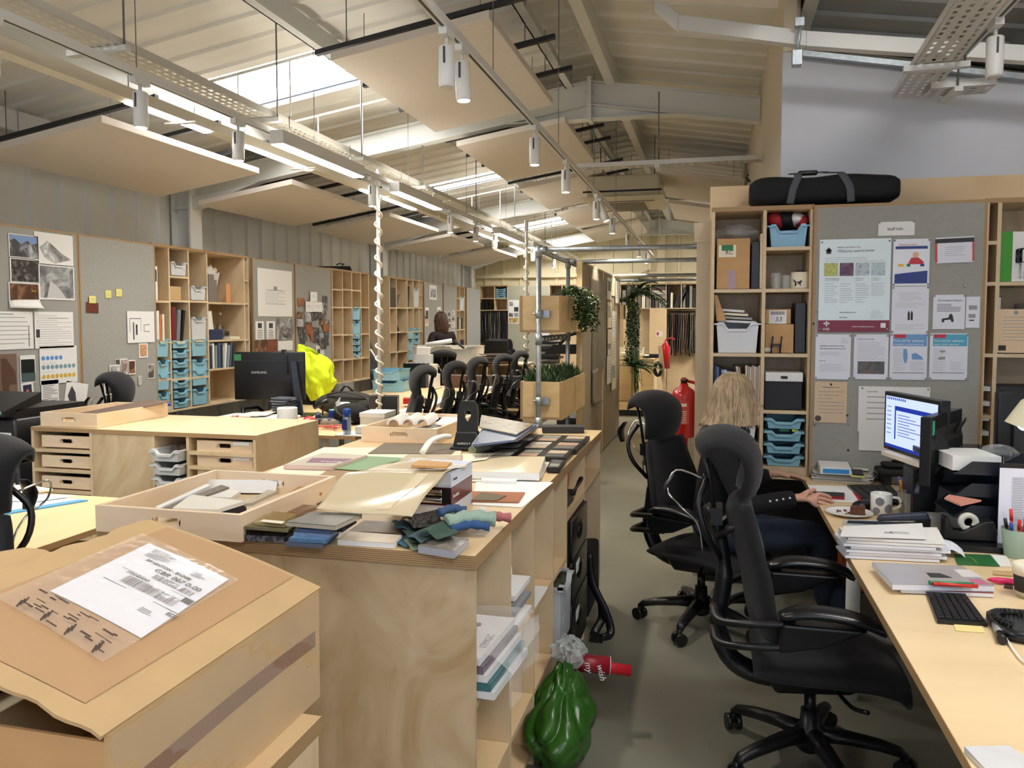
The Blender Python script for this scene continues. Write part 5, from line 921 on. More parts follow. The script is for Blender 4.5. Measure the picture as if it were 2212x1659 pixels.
t = pslab('tracing_pad', 'tracing paper pad with purple cover band on the island', 'pad', [(612, 1004), (718, 1007), (793, 983), (697, 978)], TZ+.02, .017, M('pad_cover', (196, 186, 170), .4), edge=M('pad_pink_edge', (224, 196, 190), .6))
pslab('purple_band', '', '', [(660, 999), (733, 1000), (762, 991), (675, 989)], TZ+.0205, .0006, M('pad_purple', (128, 84, 112), .5), tag_=False); b = bpy.data.objects['purple_band']; b.parent = t; b.location = b.location-t.location
tx = text(t, 'tracing', .035, (0, 0, .0012), (0, 0, .05), PAPER); tx.location = aZ(690, 997, TZ+.0215)-t.location
pslab('green_folder', 'green card folder under the tracing pad', 'folder', [(722, 1012), (780, 1016), (880, 989), (795, 985)], TZ+.008, .003, M('green_card2', (124, 156, 116), .6))
for k, (px, z, th, m, nm) in enumerate((([(473, 1153), (614, 1160), (660, 1128), (528, 1122)], .967, .016, picture('terrazzo_dark', [(60, 62, 68), (110, 112, 118), (44, 46, 50)], 90, 'cells'), 'grey terrazzo slab at the bottom of the sample pile'), ([(485, 1146), (615, 1152), (650, 1128), (530, 1120)], .975, .007, M('glass_black', (14, 14, 16), .08), 'black glass sheet on the terrazzo slab'), ([(504, 1140), (632, 1147), (655, 1127), (545, 1118)], .983, .007, M('glass_black', (14, 14, 16), .08), 'second black glass sheet in the sample pile'),
  ([(514, 1136), (622, 1144), (648, 1122), (560, 1112)], .992, .008, M('glass_olive', (124, 118, 90), .15), 'olive glass sheet in the sample pile'), ([(545, 1128), (616, 1134), (640, 1115), (575, 1110)], 1.0, .007, M('glass_straw', (170, 150, 104), .12), 'straw coloured glass sheet on the sample pile'), ([(562, 1122), (612, 1126), (645, 1110), (590, 1104)], 1.007, .007, M('glass_gold', (150, 124, 76), .12), 'gold glass square topmost on the sample pile'))):
 pslab('glass_sample', nm, 'sample', px, z, th, m)
pslab('paper_label', 'cream label on the gold glass square', 'label', [(561, 1126), (609, 1131), (616, 1126), (568, 1122)], 1.0083, .001, CREAM)
for k, (px, z, m, nm) in enumerate((([(528, 1118), (585, 1122), (600, 1108), (545, 1104)], .962, M('wood_a', (150, 112, 76), .5), 'brown wood sample beside the near tray'), ([(525, 1112), (580, 1116), (592, 1106), (540, 1100)], .97, M('wood_b', (110, 86, 66), .5), 'dark wood sample on the brown wood sample'), ([(548, 1101), (640, 1108), (690, 1092), (600, 1086)], .978, M('board_taupe', (152, 122, 96), .6), 'large taupe board beside the near tray'), ([(595, 1084), (690, 1088), (715, 1076), (625, 1070)], .962, M('board_olive', (98, 88, 66), .6), 'olive board under the cork samples'))):
 pslab('wood_sample', nm, 'sample', px, z, .011, m)
for k in range(3): pslab('cork_sample', 'tan cork sample in the small stack by the glossy folder, %s' % ('bottom', 'middle', 'top')[k], 'cork sample', [(624, 1075-5*k), (692, 1075-5*k), (712, 1062-5*k), (645, 1061-5*k)], .972+.010*k, .009, [M('cork_pale', (196, 176, 128), .8), M('cork_gold', (190, 150, 84), .8), M('cork_tan', (176, 126, 62), .8, var=.1, scale=60)][k], group=None)
t = pslab('tile_sample', 'large dark olive tile overhanging the blue glass stack', 'tile', [(618, 1127), (725, 1136), (782, 1110), (678, 1104)], 1.012, .012, M('tile_olive', (72, 68, 56), .3, var=.08, scale=20), edge=M('tile_body', (176, 168, 150), .7))
pslab('tile_sample', 'black tile directly beneath the dark olive tile', 'tile', [(650, 1135), (740, 1142), (770, 1122), (690, 1115)], .998, .01, M('tile_black', (30, 32, 36), .3))
for k, (px, z, m, nm) in enumerate((([(616, 1172), (696, 1176), (730, 1150), (650, 1146)], .964, M('slate_blue', (92, 98, 118), .5), 'slate blue tile at the bottom of the blue stack'), ([(624, 1162), (704, 1166), (732, 1146), (655, 1142)], .976, M('glass_blue', (86, 124, 160), .2, var=.2, scale=70), 'speckled blue glass block in the blue stack'), ([(634, 1150), (712, 1155), (735, 1140), (660, 1136)], .985, M('glass_ice', (120, 144, 176), .15, var=.15, scale=50), 'pale blue glass block in the blue stack'), ([(640, 1142), (718, 1146), (738, 1132), (665, 1128)], .995, M('glass_steel', (76, 94, 124), .2), 'steel blue glass block on top of the blue stack'))):
 pslab('glass_block', nm, 'sample', px, z, .0105, m)
pslab('tile_sample', 'white marble tile with brown veining at the island front edge', 'tile', [(729, 1165), (851, 1173), (868, 1156), (752, 1147)], .966, .015, M('marble_cream', (220, 204, 180), .25, var=.08, scale=18), edge=PAPER); pslab('tile_sample', 'brown rust stone tile behind the white marble tile', 'tile', [(752, 1147), (868, 1152), (850, 1128), (786, 1124)], .962, .011, picture('rust_stone', [(70, 44, 30), (120, 78, 52), (150, 120, 96)], 20, rough=.3))
pslab('tile_sample', 'grey and pink marble tile at the corner of the island', 'tile', [(903, 1178), (981, 1190), (1013, 1164), (936, 1150)], .972, .02, picture('marble_grey', [(120, 114, 106), (150, 140, 130), (196, 176, 164)], 26, rough=.2), edge=M('marble_edge', (170, 172, 182), .3))
def swatch(label, px, z, m, dr=.012):
 P = [aZ(x, y, z) for x, y in px]; c = sum(P, V())/4; A, B, C_, D_ = [p-c for p in P]
 o = MB().grid(lambda u, v: tuple((A*(1-u)+B*u)*(1-v)+(D_*(1-u)+C_*u)*v+V((0, 0, dr*(.5-abs(u-.5))*sin(3*u+4*v)))), 14, 10, th=.0016).build('fabric_swatch', m); o.location = c; return tag(o, label, 'fabric swatch')
F_ = lambda n, c: M(n, c, .95, var=.06, scale=160, bump=.3)
swatch('large teal blue fabric swatch with pinked edge', [(808, 1152), (878, 1182), (930, 1140), (852, 1122)], .957, F_('cloth_teal', (66, 104, 122)), .01); swatch('small teal swatch on top of the large teal one', [(850, 1140), (890, 1146), (905, 1128), (868, 1120)], .972, F_('cloth_teal2', (58, 94, 110)))
swatch('sage green swatch under the marble tile', [(872, 1165), (890, 1188), (960, 1180), (930, 1150)], .958, F_('cloth_sage', (126, 140, 110)), .006); swatch('dark green swatch folded over the sage one', [(868, 1144), (885, 1172), (945, 1166), (905, 1130)], .97, F_('cloth_dkgreen', (46, 66, 58)))
swatch('grey blue zigzag edged swatch under the dark green cloth', [(880, 1158), (910, 1172), (950, 1150), (915, 1140)], .978, F_('cloth_slate', (70, 92, 98))); swatch('large bottle green fabric fold', [(900, 1148), (945, 1165), (990, 1150), (962, 1122)], .992, F_('cloth_bottle', (58, 84, 70)), .03)
swatch('black and white tweed fabric under the binders', [(868, 1118), (893, 1140), (962, 1132), (945, 1100)], .985, picture('tweed', [(30, 28, 28), (90, 84, 76), (40, 36, 36)], 220, 'cells', .95), .03)
t = thing('fabric_roll', 'bundle of pale green, pink and blue fabric strips at the right of the swatches', 'fabric bundle', tuple(aZ(1010, 1150, .957)), .4)
for k, (a, b, r, m) in enumerate((((-.06, .0, .03), (.08, .02, .03), .028, F_('cloth_mint', (150, 172, 156))), ((.02, .03, .022), (.13, .05, .024), .018, F_('cloth_rose', (176, 104, 104))), ((-.05, -.03, .018), (.06, -.025, .02), .016, F_('cloth_blue', (48, 82, 130))), ((-.08, .03, .05), (0, .05, .05), .016, F_('cloth_denim', (60, 84, 116))))):
 MB().tube(prof([a, ((a[0]+b[0])/2, (a[1]+b[1])/2+.01, a[2]+.008), b], 10), [r*(1+.18*sin(i*2.1)) for i in range(11)], 10, sq=.7).build('fabric_strip', m, t)
pslab('paper_label', 'white swatch card sticking out under the binders', 'card', [(958, 1104), (990, 1118), (1018, 1112), (980, 1098)], 1.0, .002, PAPER)
bx, by = aZ(936, 1102, TZ).x, aZ(936, 1102, TZ).y
bpx = [(946, 1108), (1020, 1078), (1016, 1040), (930, 1050)]
B0 = aZ(975, 1118, TZ); B1 = aZ(1020, 1084, TZ); ang = atan2(B1.y-B0.y, B1.x-B0.x)
def binder(label, z, th, m, pg=PAPER, w=.21, ext=0):
 t = thing('ring_binder', label, 'binder', (B0.x, B0.y, z), ang); L_ = (B1-B0).length+ext
 MB().box(0, L_, 0, .003, 0, th).box(0, L_, .003, w, 0, .003).box(0, L_, .003, w, th-.003, th).build('cover', m, t); MB().box(.006, L_-.006, .004, w-.01, .004, th-.004).build('pages', pg, t); return t
b0 = binder('bottom white catalogue in the binder pile under the glossy envelope', TZ, .035, M('cat_white', (206, 208, 216), .3)); b1 = binder('dark red binder in the middle of the pile', TZ+.036, .055, M('maroon_gloss', (92, 26, 36), .3), BLACK)
for k in range(2): MB().rbox(-.003, .0, .03, .2, .006+.024*k, .024+.024*k, .002).build('chrome_ring', CHROME, b1)
b2 = binder('white spined catalogue on top of the binder pile', TZ+.092, .045, M('cat_top', (214, 222, 240), .25))
text(b1, 'Nordiska', .016, (.015, -.0008, .02), (pi/2, 0, 0), PAPER); text(b2, 'Kvadrat', .012, (.02, -.0008, .018), (pi/2, 0, 0), INK)
t = thing('document_envelope', 'glossy translucent cream envelope draped over the binder pile', 'envelope', (0, 0, 0)); EM = M('glossy_vellum', (226, 208, 170), .3, coat=.15, trans=.12)
T = [aZ(870, 1000, 1.095), aZ(1012, 1000, 1.095)]; T2 = [aZ(745, 1025, 1.09), aZ(960, 1022, 1.092)]; BT = [aZ(682, 1101, 1.02), aZ(890, 1118, 1.015)]
def env(u, v):
 a = T[0].lerp(T2[0], min(1, v*2.2)) if v < .4545 else T2[0].lerp(BT[0], (v-.4545)/.5455); b = T[1].lerp(T2[1], min(1, v*2.2)) if v < .4545 else T2[1].lerp(BT[1], (v-.4545)/.5455)
 return tuple(a.lerp(b, u)+V((0, 0, .006*sin(5*u+3*v)+.004*sin(13*v+4*u))))
MB().grid(env, 24, 24, th=.0015).build('envelope_body', EM, t); MB().grid(lambda u, v: tuple(V(env(.72+.12*u-.1*v, .45+.5*v))+V((0, 0, .003))), 6, 12).build('tape_flap', M('vellum_flap', (236, 220, 184), .12), t)
pslab('orange_board', 'orange wood off-cut under the clear film on the binders', 'sample', [(888, 1005), (965, 1008), (975, 998), (905, 994)], 1.11, .006, M('orange_wood', (214, 160, 92), .5)); pslab('bubble_sleeve', 'clear glossy sleeve behind the draped envelope', 'plastic sleeve', [(850, 1003), (990, 1000), (1000, 983), (882, 981)], 1.075, .015, M('sleeve_gloss', (232, 216, 186), .12, bump=.9, scale=22, coat=.5))
t = thing('banana_handle', 'white curved handle behind the clear sleeve', 'handle sample', tuple(aZ(912, 985, TZ))); MB().tube(prof([(0, 0, .015), (.02, .06, .06), (.05, .14, .07), (.07, .18, .065)], 12), [.016]*13, 10, sq=.7).build('handle_body', PAPER, t)
pslab('paper', 'large white sheet hanging over the island edge', 'paper', [(1020, 1090), (1128, 1096), (1195, 1042), (1030, 1030)], TZ+.001, .001, PAPER)
pslab('leather_sample', 'orange brown leather sample on the large white sheet', 'leather sample', [(1018, 1082), (1120, 1084), (1134, 1063), (1018, 1061)], TZ+.006, .004, M('leather_tan', (164, 98, 58), .6)); pslab('leather_sample', 'small olive leather square on the orange leather', 'leather sample', [(1018, 1080), (1072, 1081), (1094, 1070), (1040, 1063)], TZ+.0085, .002, M('leather_olive', (104, 88, 58), .6))
pslab('eraser', 'white eraser block near the island edge', 'eraser', [(1021, 1104), (1034, 1107), (1054, 1098), (1040, 1094)], TZ+.016, .016, PAPER)
pslab('tracing_paper', 'translucent tracing sheets under the white catalogue', 'tracing paper', [(1010, 1040), (1170, 1032), (1192, 988), (1025, 990)], TZ+.004, .002, CREAM); t = pslab('catalogue', 'thick white catalogue on the tracing sheets', 'catalogue', [(1016, 1018), (1165, 1022), (1178, 986), (1020, 985)], TZ+.034, .028, M('cat_cream', (232, 216, 184), .2), edge=PAPER)
pslab('tracing_paper', 'tracing sheet with black lettering behind the white catalogue', 'tracing paper', [(985, 1000), (1050, 992), (1070, 978), (1000, 980)], TZ+.04, .002, CREAM); tx = text(bpy.data.objects['tracing_paper.001'], 'MOSA', .03, (0, 0, .001), (0, 0, .5), INK)
pslab('brochure', 'grey brochure stack below the catalogue edge', 'brochure', [(1040, 1038), (1115, 1040), (1118, 1030), (1040, 1028)], TZ+.012, .011, PAPER)
t = thing('hole_punch', 'large black heavy duty hole punch standing on the island', 'hole punch', (aZ(1006, 972, TZ).x, aZ(1006, 972, TZ).y+.03, TZ), .15)
MB().rbox(-.075, .075, -.07, .09, .0, .018, .012).build('base_plate', BLACKR, t); MB().hexa([(-.062, -.055, .018), (.062, -.055, .018), (.062, .04, .018), (-.062, .04, .018), (-.05, -.03, .085), (.05, -.03, .085), (.05, .035, .085), (-.05, .035, .085)]).build('body', BLACK, t, bevel=.006)
k = MB(); hp = [(-.048, .0), (.048, .0), (.05, .12), (.042, .165), (.03, .178), (-.03, .178), (-.042, .165), (-.05, .12)]; hole = [(0, .075), (.014, .1), (.014, .13), (0, .138), (-.014, .13), (-.014, .1)]
def lev(p, d): return (p[0], -.035+p[1]*.38+d*.93, .06+p[1]*.93-d*.38)
O = [[k.v(lev(p, d)) for p in hp] for d in (0, .028)]; I = [[k.v(lev(p, d)) for p in hole] for d in (0, .028)]
lm = [(0, 0), (1, 5), (2, 5), (3, 4), (4, 4), (5, 2), (6, 2), (7, 1)]
for q in (0, 1):
 f = [O[q][0], O[q][1], O[q][2], I[q][1] if False else I[q][0]]
 for a, b in (((0, 1), (0,)), ((1, 2), (0, 1)), ((2, 3), (1, 2)), ((3, 4), (2, 3)), ((4, 5), (3,)), ((5, 6), (3, 4)), ((6, 7), (4, 5)), ((7, 0), (5, 0))): k.f([O[q][a[0]], O[q][a[1]]]+[I[q][i] for i in b[::-1]])
for n, R in ((8, O), (6, I)):
 for i in range(n): k.f([R[0][i], R[0][(i+1) % n], R[1][(i+1) % n], R[1][i]])
k.build('lever', BLACK, t, bevel=.003); MB().hexa([lev(p, -.001) for p in ((-.026, .03), (.026, .03), (.03, .15), (-.03, .15))]+[lev(p, -.0005) for p in ((-.026, .03), (.026, .03), (.03, .15), (-.03, .15))]) if False else None
text(t, 'RAPESCO P', .012, (-.04, -.0565, .03), (pi/2-.3, 0, 0), PAPER)
for k in range(9):
 dx = rg.uniform(-6, 6); pslab('plastic_folder', 'clear plastic folder of drawings in the stack behind the hole punch, %s from the bottom' % ORD[k], 'folder', [(1022+dx, 960), (1112+dx, 950), (1160+dx, 918), (1062+dx, 905)], TZ+.011*(k+1), .0085, [M('folder_clear', (150, 156, 176), .2), M('folder_grey', (176, 172, 160), .25), M('folder_blue', (104, 116, 150), .2)][k % 3], group='folders stacked behind the hole punch')
pslab('brochure', 'glossy grey landscape print on top of the folder stack', 'brochure', [(1035, 922), (1115, 938), (1152, 916), (1040, 896)], TZ+.108, .006, picture('grey_landscape', [(110, 104, 92), (170, 160, 140), (90, 86, 80)], 12, rough=.25))
for k, (px, n) in enumerate((([(1095, 952), (1262, 956), (1274, 942), (1122, 937)], 3), ([(1062, 967), (1245, 972), (1262, 955), (1090, 951)], 3), ([(1050, 985), (1222, 990), (1238, 972), (1078, 968)], 3), ([(1180, 1010), (1208, 1011), (1222, 993), (1192, 991)], 1))):
 t = pslab('tile_sample_board', 'black frame board of mosaic tile samples, %s from the island far end' % ORD[k], 'sample board', px, TZ+.022, .018, BLACK)
 P = [aZ(x, y, TZ+.0225) for x, y in px]
 for i in range(n):
  for j in range(2):
   f = lambda u, v: (P[0]*(1-u)+P[1]*u)*(1-v)+(P[3]*(1-u)+P[2]*u)*v-V(t.location); u0, u1 = (i+.14)/n, (i+.86)/n; v0, v1 = (.12, .46) if j == 0 else (.52, .86)
   c = [(226, 218, 204), (118, 116, 108), (196, 160, 138), (150, 148, 140), (92, 92, 88), (206, 186, 160)][(i*2+j+k*3) % 6]
   MB().prism([tuple(f(u, v)[:2]) for u, v in ((u0, v0), (u1, v0), (u1, v1), (u0, v1))], 0, .002).build('tile_chip', M('chip_%d' % ((i*2+j+k*3) % 6), c, .4, var=.12, scale=90), t)
q = aZ(1172, 936, TZ); q2 = aZ(1262, 936, TZ); cbox_('folder', 'black closed sample folder at the far end of the island', (q.x, q.y, TZ), atan2(q2.y-q.y, q2.x-q.x), (q2-q).length, .1, .035, M('folder_charcoal', (44, 44, 44), .6), cat='folder')
a, b = aZ(1020, 985, TZ), aZ(1092, 965, TZ); t = thing('wallpaper_roll', 'rolled patterned wallpaper in sage and blue on the island', 'wallpaper roll', (a.x, a.y, TZ+.025)); MB().tube([(0, 0, 0), tuple(b-a+V((0, 0, .006)))], [.02, .03], 20).build('roll_body', picture('wallpaper', [(188, 176, 120), (120, 140, 130), (206, 196, 150)], 36, rough=.7), t); MB().cyl(tuple((b-a)*1.0+V((0, 0, .006))), tuple((b-a)*1.16+V((0, 0, .01))), .026, 16).build('tube_core', CARDL, t)
pslab('paper', 'pale printed sheet under the wallpaper roll', 'paper', [(1010, 985), (1075, 990), (1110, 965), (1040, 958)], TZ+.002, .001, M('print_mauve', (206, 190, 186), .6, var=.1, scale=20))
# FOREGROUND BOX ON A LOW CABINET
BX0, BX1, BY0_, BY1_ = -1.75, -.85, .94, 1.58; bz0, bz1 = .70, .945
low = thing('storage_cabinet', 'low plywood cabinet under the big cardboard box', 'cabinet', (-1.75, .55, 0)); MB().box(0, .945, 0, .95, .665, .70).build('top_panel', PLYX, low); MB().box(-.001, .946, -.001, .951, .666, .699).build('edge_band', EDGE, low)
MB().box(.925, .943, .01, .94, 0, .665).build('side_panel', PLY, low); MB().box(.0, .018, .01, .94, 0, .665).build('side_panel', PLY, low); MB().box(.018, .925, .93, .94, 0, .665).build('back_panel', PLY, low); MB().box(.943, .9445, .08, .87, .05, .6).build('grey_panel', M('panel_grey', (120, 122, 124), .6), low)
t = thing('cardboard_box', 'large opened cardboard parcel with a courier label in the foreground', 'cardboard box', (BX0, BY0_, bz0)); w, d, h = BX1-BX0, BY1_-BY0_, bz1-bz0
mb = MB(); mb.box(w-.006, w, 0, d, 0, h); mb.build('side_wall', CARDL, t); MB().box(0, w-.006, 0, .006, 0, h-.012).build('front_wall', CARD, t); MB().box(0, w-.006, d-.006, d, 0, h).build('back_wall', CARD, t); MB().box(0, .006, .006, d-.006, 0, h).build('left_wall', CARD, t); MB().box(.006, w-.006, .006, d-.006, 0, .008).build('base', CARD, t)
sl = .282; fw = .455; n = V((sl, 0, 1)).normalized()
def lid(u, v, o=0): x = w-fw*u; return (x, -.012+v*(d+.024)+.004*sin(30*u)*(v < .02), h+.004+sl*fw*u+.008*sin(pi*u)+o)
def rag(u, v): return lid(u+.012*sin(v*23)*(u > .97)+.007*sin(v*61)*(u > .97), v)
fl = MB().grid(rag, 24, 24, sm=False, th=-.006).build('lid_flap', CARDL, t)
def onlid(x0, x1, y0, y1, o, nu=1, nv=1): return lambda a, b: lid(x0+(x1-x0)*a, y0+(y1-y0)*b, o)
for nm, q, m, o in (('tape_band', (.14, .86, .06, .98), M('lid_centre', (186, 148, 106), .7), .0015),): MB().grid(onlid(q[0], q[1], q[2], q[3], o), 8, 8, sm=False).build(nm, m, t)
def uv(px, py):
 dd = ray(px, py); P0 = V((BX1, 0, bz1+.004)); nn = V((sl, 0, 1)); tt = (P0-V((0, 0, EYE))).dot(nn)/dd.dot(nn); p = V((0, 0, EYE))+dd*tt; return ((BX1-p.x)/fw, (p.y-BY0_+.012)/(d+.024))
def lquad(nm, pxs, o, m, par, n=6):
 Q = [V((*uv(*p), 0)) for p in pxs]
 return MB().grid(lambda a, b: lid(*(((Q[0]*(1-a)+Q[1]*a)*(1-b)+(Q[3]*(1-a)+Q[2]*a)*b)[:2]), o), n, n, sm=False).build(nm, m, par), Q
lab, LQ = lquad('shipping_label', [(305, 1390), (495, 1262), (322, 1182), (108, 1288)], .004, M('label_white', (240, 242, 250), .45), t)
def LP(a, b, o=.0052): q = (LQ[2]*(1-a)+LQ[1]*a)*(1-b)+(LQ[3]*(1-a)+LQ[0]*a)*b; return V(lid(q.x, q.y, o))
def lrect(mb, a0, b0, a1, b1): mb.quad(LP(a0, b0), LP(a1, b0), LP(a1, b1), LP(a0, b1))
def ltext(s_, sz, a, b, m=INK):
 x = (LP(a+.1, b)-LP(a, b)).normalized(); z = V((sl, 0, 1)).normalized(); y = z.cross(x); o = text(lab, s_, sz, (0, 0, 0), (0, 0, 0), m, 'printed_text')
 o.matrix_basis = MX(((x.x, y.x, z.x, 0), (x.y, y.y, z.y, 0), (x.z, y.z, z.z, 0), (0, 0, 0, 1))); o.location = LP(a, b, .0056); return o
ltext('GBR 007 0-00', .0205, .40, .325); ltext('BRIGHTON - BN20BJ', .013, .22, .245); ltext('STANDARD', .011, .24, .475); ltext('EDI', .016, .93, .70)
rg = random.Random(12)
for nm, a0, a1, b0, b1, n in (('barcode', .47, .91, .345, .41, 44), ('barcode', .30, .90, .49, .60, 46)):
 k = MB(); a = a0
 while a < a1: q = rg.choice((.003, .005, .008)); lrect(k, a, b0, a+q, b1); a += q+rg.choice((.004, .006, .009))
 k.build(nm, INK, lab)
k = MB(); lrect(k, .16, .432, 1.0, .438); lrect(k, .16, .632, 1.0, .64); k.build('rule_line', M('rule_grey', (120, 124, 134), .5), lab)
k = MB(); lrect(k, .90, .44, .995, .50); k.build('black_square', INK, lab)
k = MB()
for i in range(8): lrect(k, .14, .05+.018*i, .14+rg.uniform(.15, .3), .058+.018*i)
for i in range(4): lrect(k, .68, .1+.02*i, .68+rg.uniform(.1, .2), .108+.02*i)
for i in range(3): lrect(k, .72, .74+.02*i, .72+rg.uniform(.1, .2), .748+.02*i)
k.build('address_lines', GINK, lab)
pouch, PQ = lquad('clear_pouch', [(222, 1448), (517, 1266), (306, 1163), (-10, 1305)], .0085, film('pouch_film', (236, 226, 214), .2, .12), t, 16)
def PPt(a, b): q = (PQ[2]*(1-a)+PQ[1]*a)*(1-b)+(PQ[3]*(1-a)+PQ[0]*a)*b; return lid(q.x, q.y, .0092)
k = MB(); rg = random.Random(21)
for i in range(26):
 a, b = rg.uniform(.1, .95), rg.uniform(.80, .97); da, db = rg.uniform(.03, .1), rg.uniform(.004, .012); k.quad(PPt(a, b), PPt(a+da, b), PPt(a+da, b+db), PPt(a, b+db))
for a0 in (.15, .38, .6, .85):
 for i in range(3): b0 = .9+.02*i; k.quad(PPt(a0, b0), PPt(a0+.015, b0), PPt(a0+.05, b0+.05), PPt(a0+.035, b0+.05))
k.build('pouch_print', M('pouch_print', (70, 54, 46), .6), pouch)
k = MB(); P = [V((w+.0008, .02+.6*i/8, h*.62+.0*i+.012*sin(i*.3))) for i in range(9)]
for a, b in zip(P, P[1:]): k.quad(a, b, b+V((0, 0, -.035)), a+V((0, 0, -.035)))
k.build('side_tape', M('brown_tape', (150, 118, 98), .25), t)
MB().grid(lambda u, v: (w+.0025+.003*sin(9*u+6*v), .005+u*(d-.01), .004+v*(h-.01)), 12, 8).build('clear_side_tape', film('side_film', (240, 232, 214), .14, .2), t)
MB().grid(lambda u, v: (.42+.14*u+.02*v, -.008-.045*v*(1-u*.4)-.01*sin(3*u), .145+.05*v-.03*u*v), 6, 6, sm=False, th=.002).build('torn_flap', CARDL, t)
MB().grid(lambda u, v: (.0+.5*u, .35+.3*v+.02*sin(8*u), h-.01+.03*v+.012*sin(9*u)), 8, 5, sm=False, th=.004).build('rear_flap', CARDL, t)
t = thing('ring_binder', 'dark binder lying inside the open foreground parcel', 'binder', (-1.70, 1.02, .86)); MB().hexa([(0, 0, 0), (.42, 0, -.02), (.42, .4, -.02), (0, .4, 0), (0, 0, .055), (.42, 0, .035), (.42, .4, .035), (0, .4, .055)]).build('cover', M('binder_slate', (58, 64, 66), .6), t)
MB().hexa([(.01, -.004, .012), (.41, -.004, -.008), (.41, .0, -.008), (.01, .0, .012), (.01, -.004, .045), (.41, -.004, .025), (.41, 0, .025), (.01, 0, .045)]).build('pages', M('page_block', (170, 148, 116), .8), t)
cbox_('packing_block', 'pale packing block in the open foreground parcel', (-1.72, .98, .71), 0, .5, .4, .145, M('packing', (160, 146, 120), .8), cat='packing')
# PIPE FRAME WITH PLANTERS AND PINBOARD PARTITION
PX = -1.40; FY = (6.42, 7.79, 10.3, 11.5)
t = thing('pipe_frame', 'galvanised pipe frame carrying the plywood planters', 'pipe frame', (PX, 6.42, 0))
for i, y in enumerate(FY):
 y -= 6.42; MB().cyl((0, y, 0), (0, y, 2.14), .0215, 18).build('post', GALV, t)
 MB().cyl((0, y, 2.14), (1.315, y, 2.14), .0215, 18).build('cross_rail', GALV, t)
 P = [((0, y, 2.08), (0, y, 2.175), .029), ((.015, y, 2.14), (.07, y, 2.14), .029), ((1.29, y, 2.14), (1.317, y, 2.14), .055), ((0, y, 0), (0, y, .03), .05)]+[((0, y, z-.045), (0, y, z+.045), .029) for z in (1.40, .70) if i < 2]
 for a, b, r in P: MB().cyl(a, b, r, 16).build('fitting', GALV, t)
for z in (2.14, 1.40, .70): MB().cyl((0, 0, z), (0, 5.08 if z > 2 else 1.37, z), .0215, 16).build('side_rail', GALV, t)
k = MB();
for y in (.12, .26, .4, .55, .75, .95, 1.15): k.cyl((0, y, 1.40), (0, y+.05, 1.40), .028, 14)
k.build('rail_collar', M('pipe_dark', (92, 98, 102), .45, .7), t)
PLP = wood('planter_ply', (208, 176, 126), (226, 198, 150), sc=(1.2, 1.2, 3), dist=1.5)
def planter(label, x0, x1, y0, y1, z0, z1):
 t = thing('planter_box', label, 'planter', (x0, y0, z0)); w, d, h, k = x1-x0, y1-y0, z1-z0, .022
 MB().box(k, w-k, .001, k, k, h).build('front_panel', PLP, t); MB().box(k, w-k, d-k, d, 0, h).build('back_panel', PLP, t)
 for x in (0, w-k): MB().box(x, x+k, .0, d, 0, h).build('side_panel', PLP, t)
 MB().box(k, w-k, 0.0005, d-k, 0, k).build('base', PLP, t)
 MB().box(0, k, -.001, 0, 0, h).box(w-k, w, -.001, 0, 0, h).box(k, w-k, -.001, 0, 0, k).build('ply_edges', EDGEX, t)
 MB().box(k, w-k, k, d-k, h-.06, h-.045).build('soil', M('soil', (52, 40, 30), .95, var=.3, scale=60), t)
 f = MB(); cx = PX-x0; cz = h*.5
 f.cyl((cx, -.05-.0, cz-.035), (cx, -.05, cz+.035), .029, 16); f.box(cx+.02, cx+.085, -.025, -.001, cz-.03, cz+.03); f.cyl((cx-.045, -.05, cz), (cx-.02, -.05, cz), .012, 8)
 f.build('pipe_clamp', GALV, t); return t
PLY0 = 6.475
up = planter('upper plywood planter box on the pipe frame with trailing ivy', -1.575, -1.215, PLY0, 7.7, 1.455, 1.765); lo = planter('lower plywood planter box on the pipe frame with grassy plants', -1.57, -1.21, PLY0, 7.7, .72, 1.04)
LEAF = [M('leaf_dark', (44, 70, 34), .5), M('leaf_mid', (66, 98, 46), .5), M('leaf_light', (120, 142, 70), .5)]
def leaf(mb, p, d, n, L, w, mi=0):
 d = V(d).normalized(); s_ = d.cross(V(n)).normalized(); n = s_.cross(d); p = V(p); mb.mi = mi
 a = [mb.v(q) for q in (p, p+d*L*.4+s_*w-n*w*.3, p+d*L*.4-s_*w-n*w*.3, p+d*L-n*w*.5)]; m = mb.v(p+d*L*.45)
 mb.f([a[0], a[1], m]); mb.f([a[0], m, a[2]]); mb.f([a[1], a[3], m]); mb.f([m, a[3], a[2]])
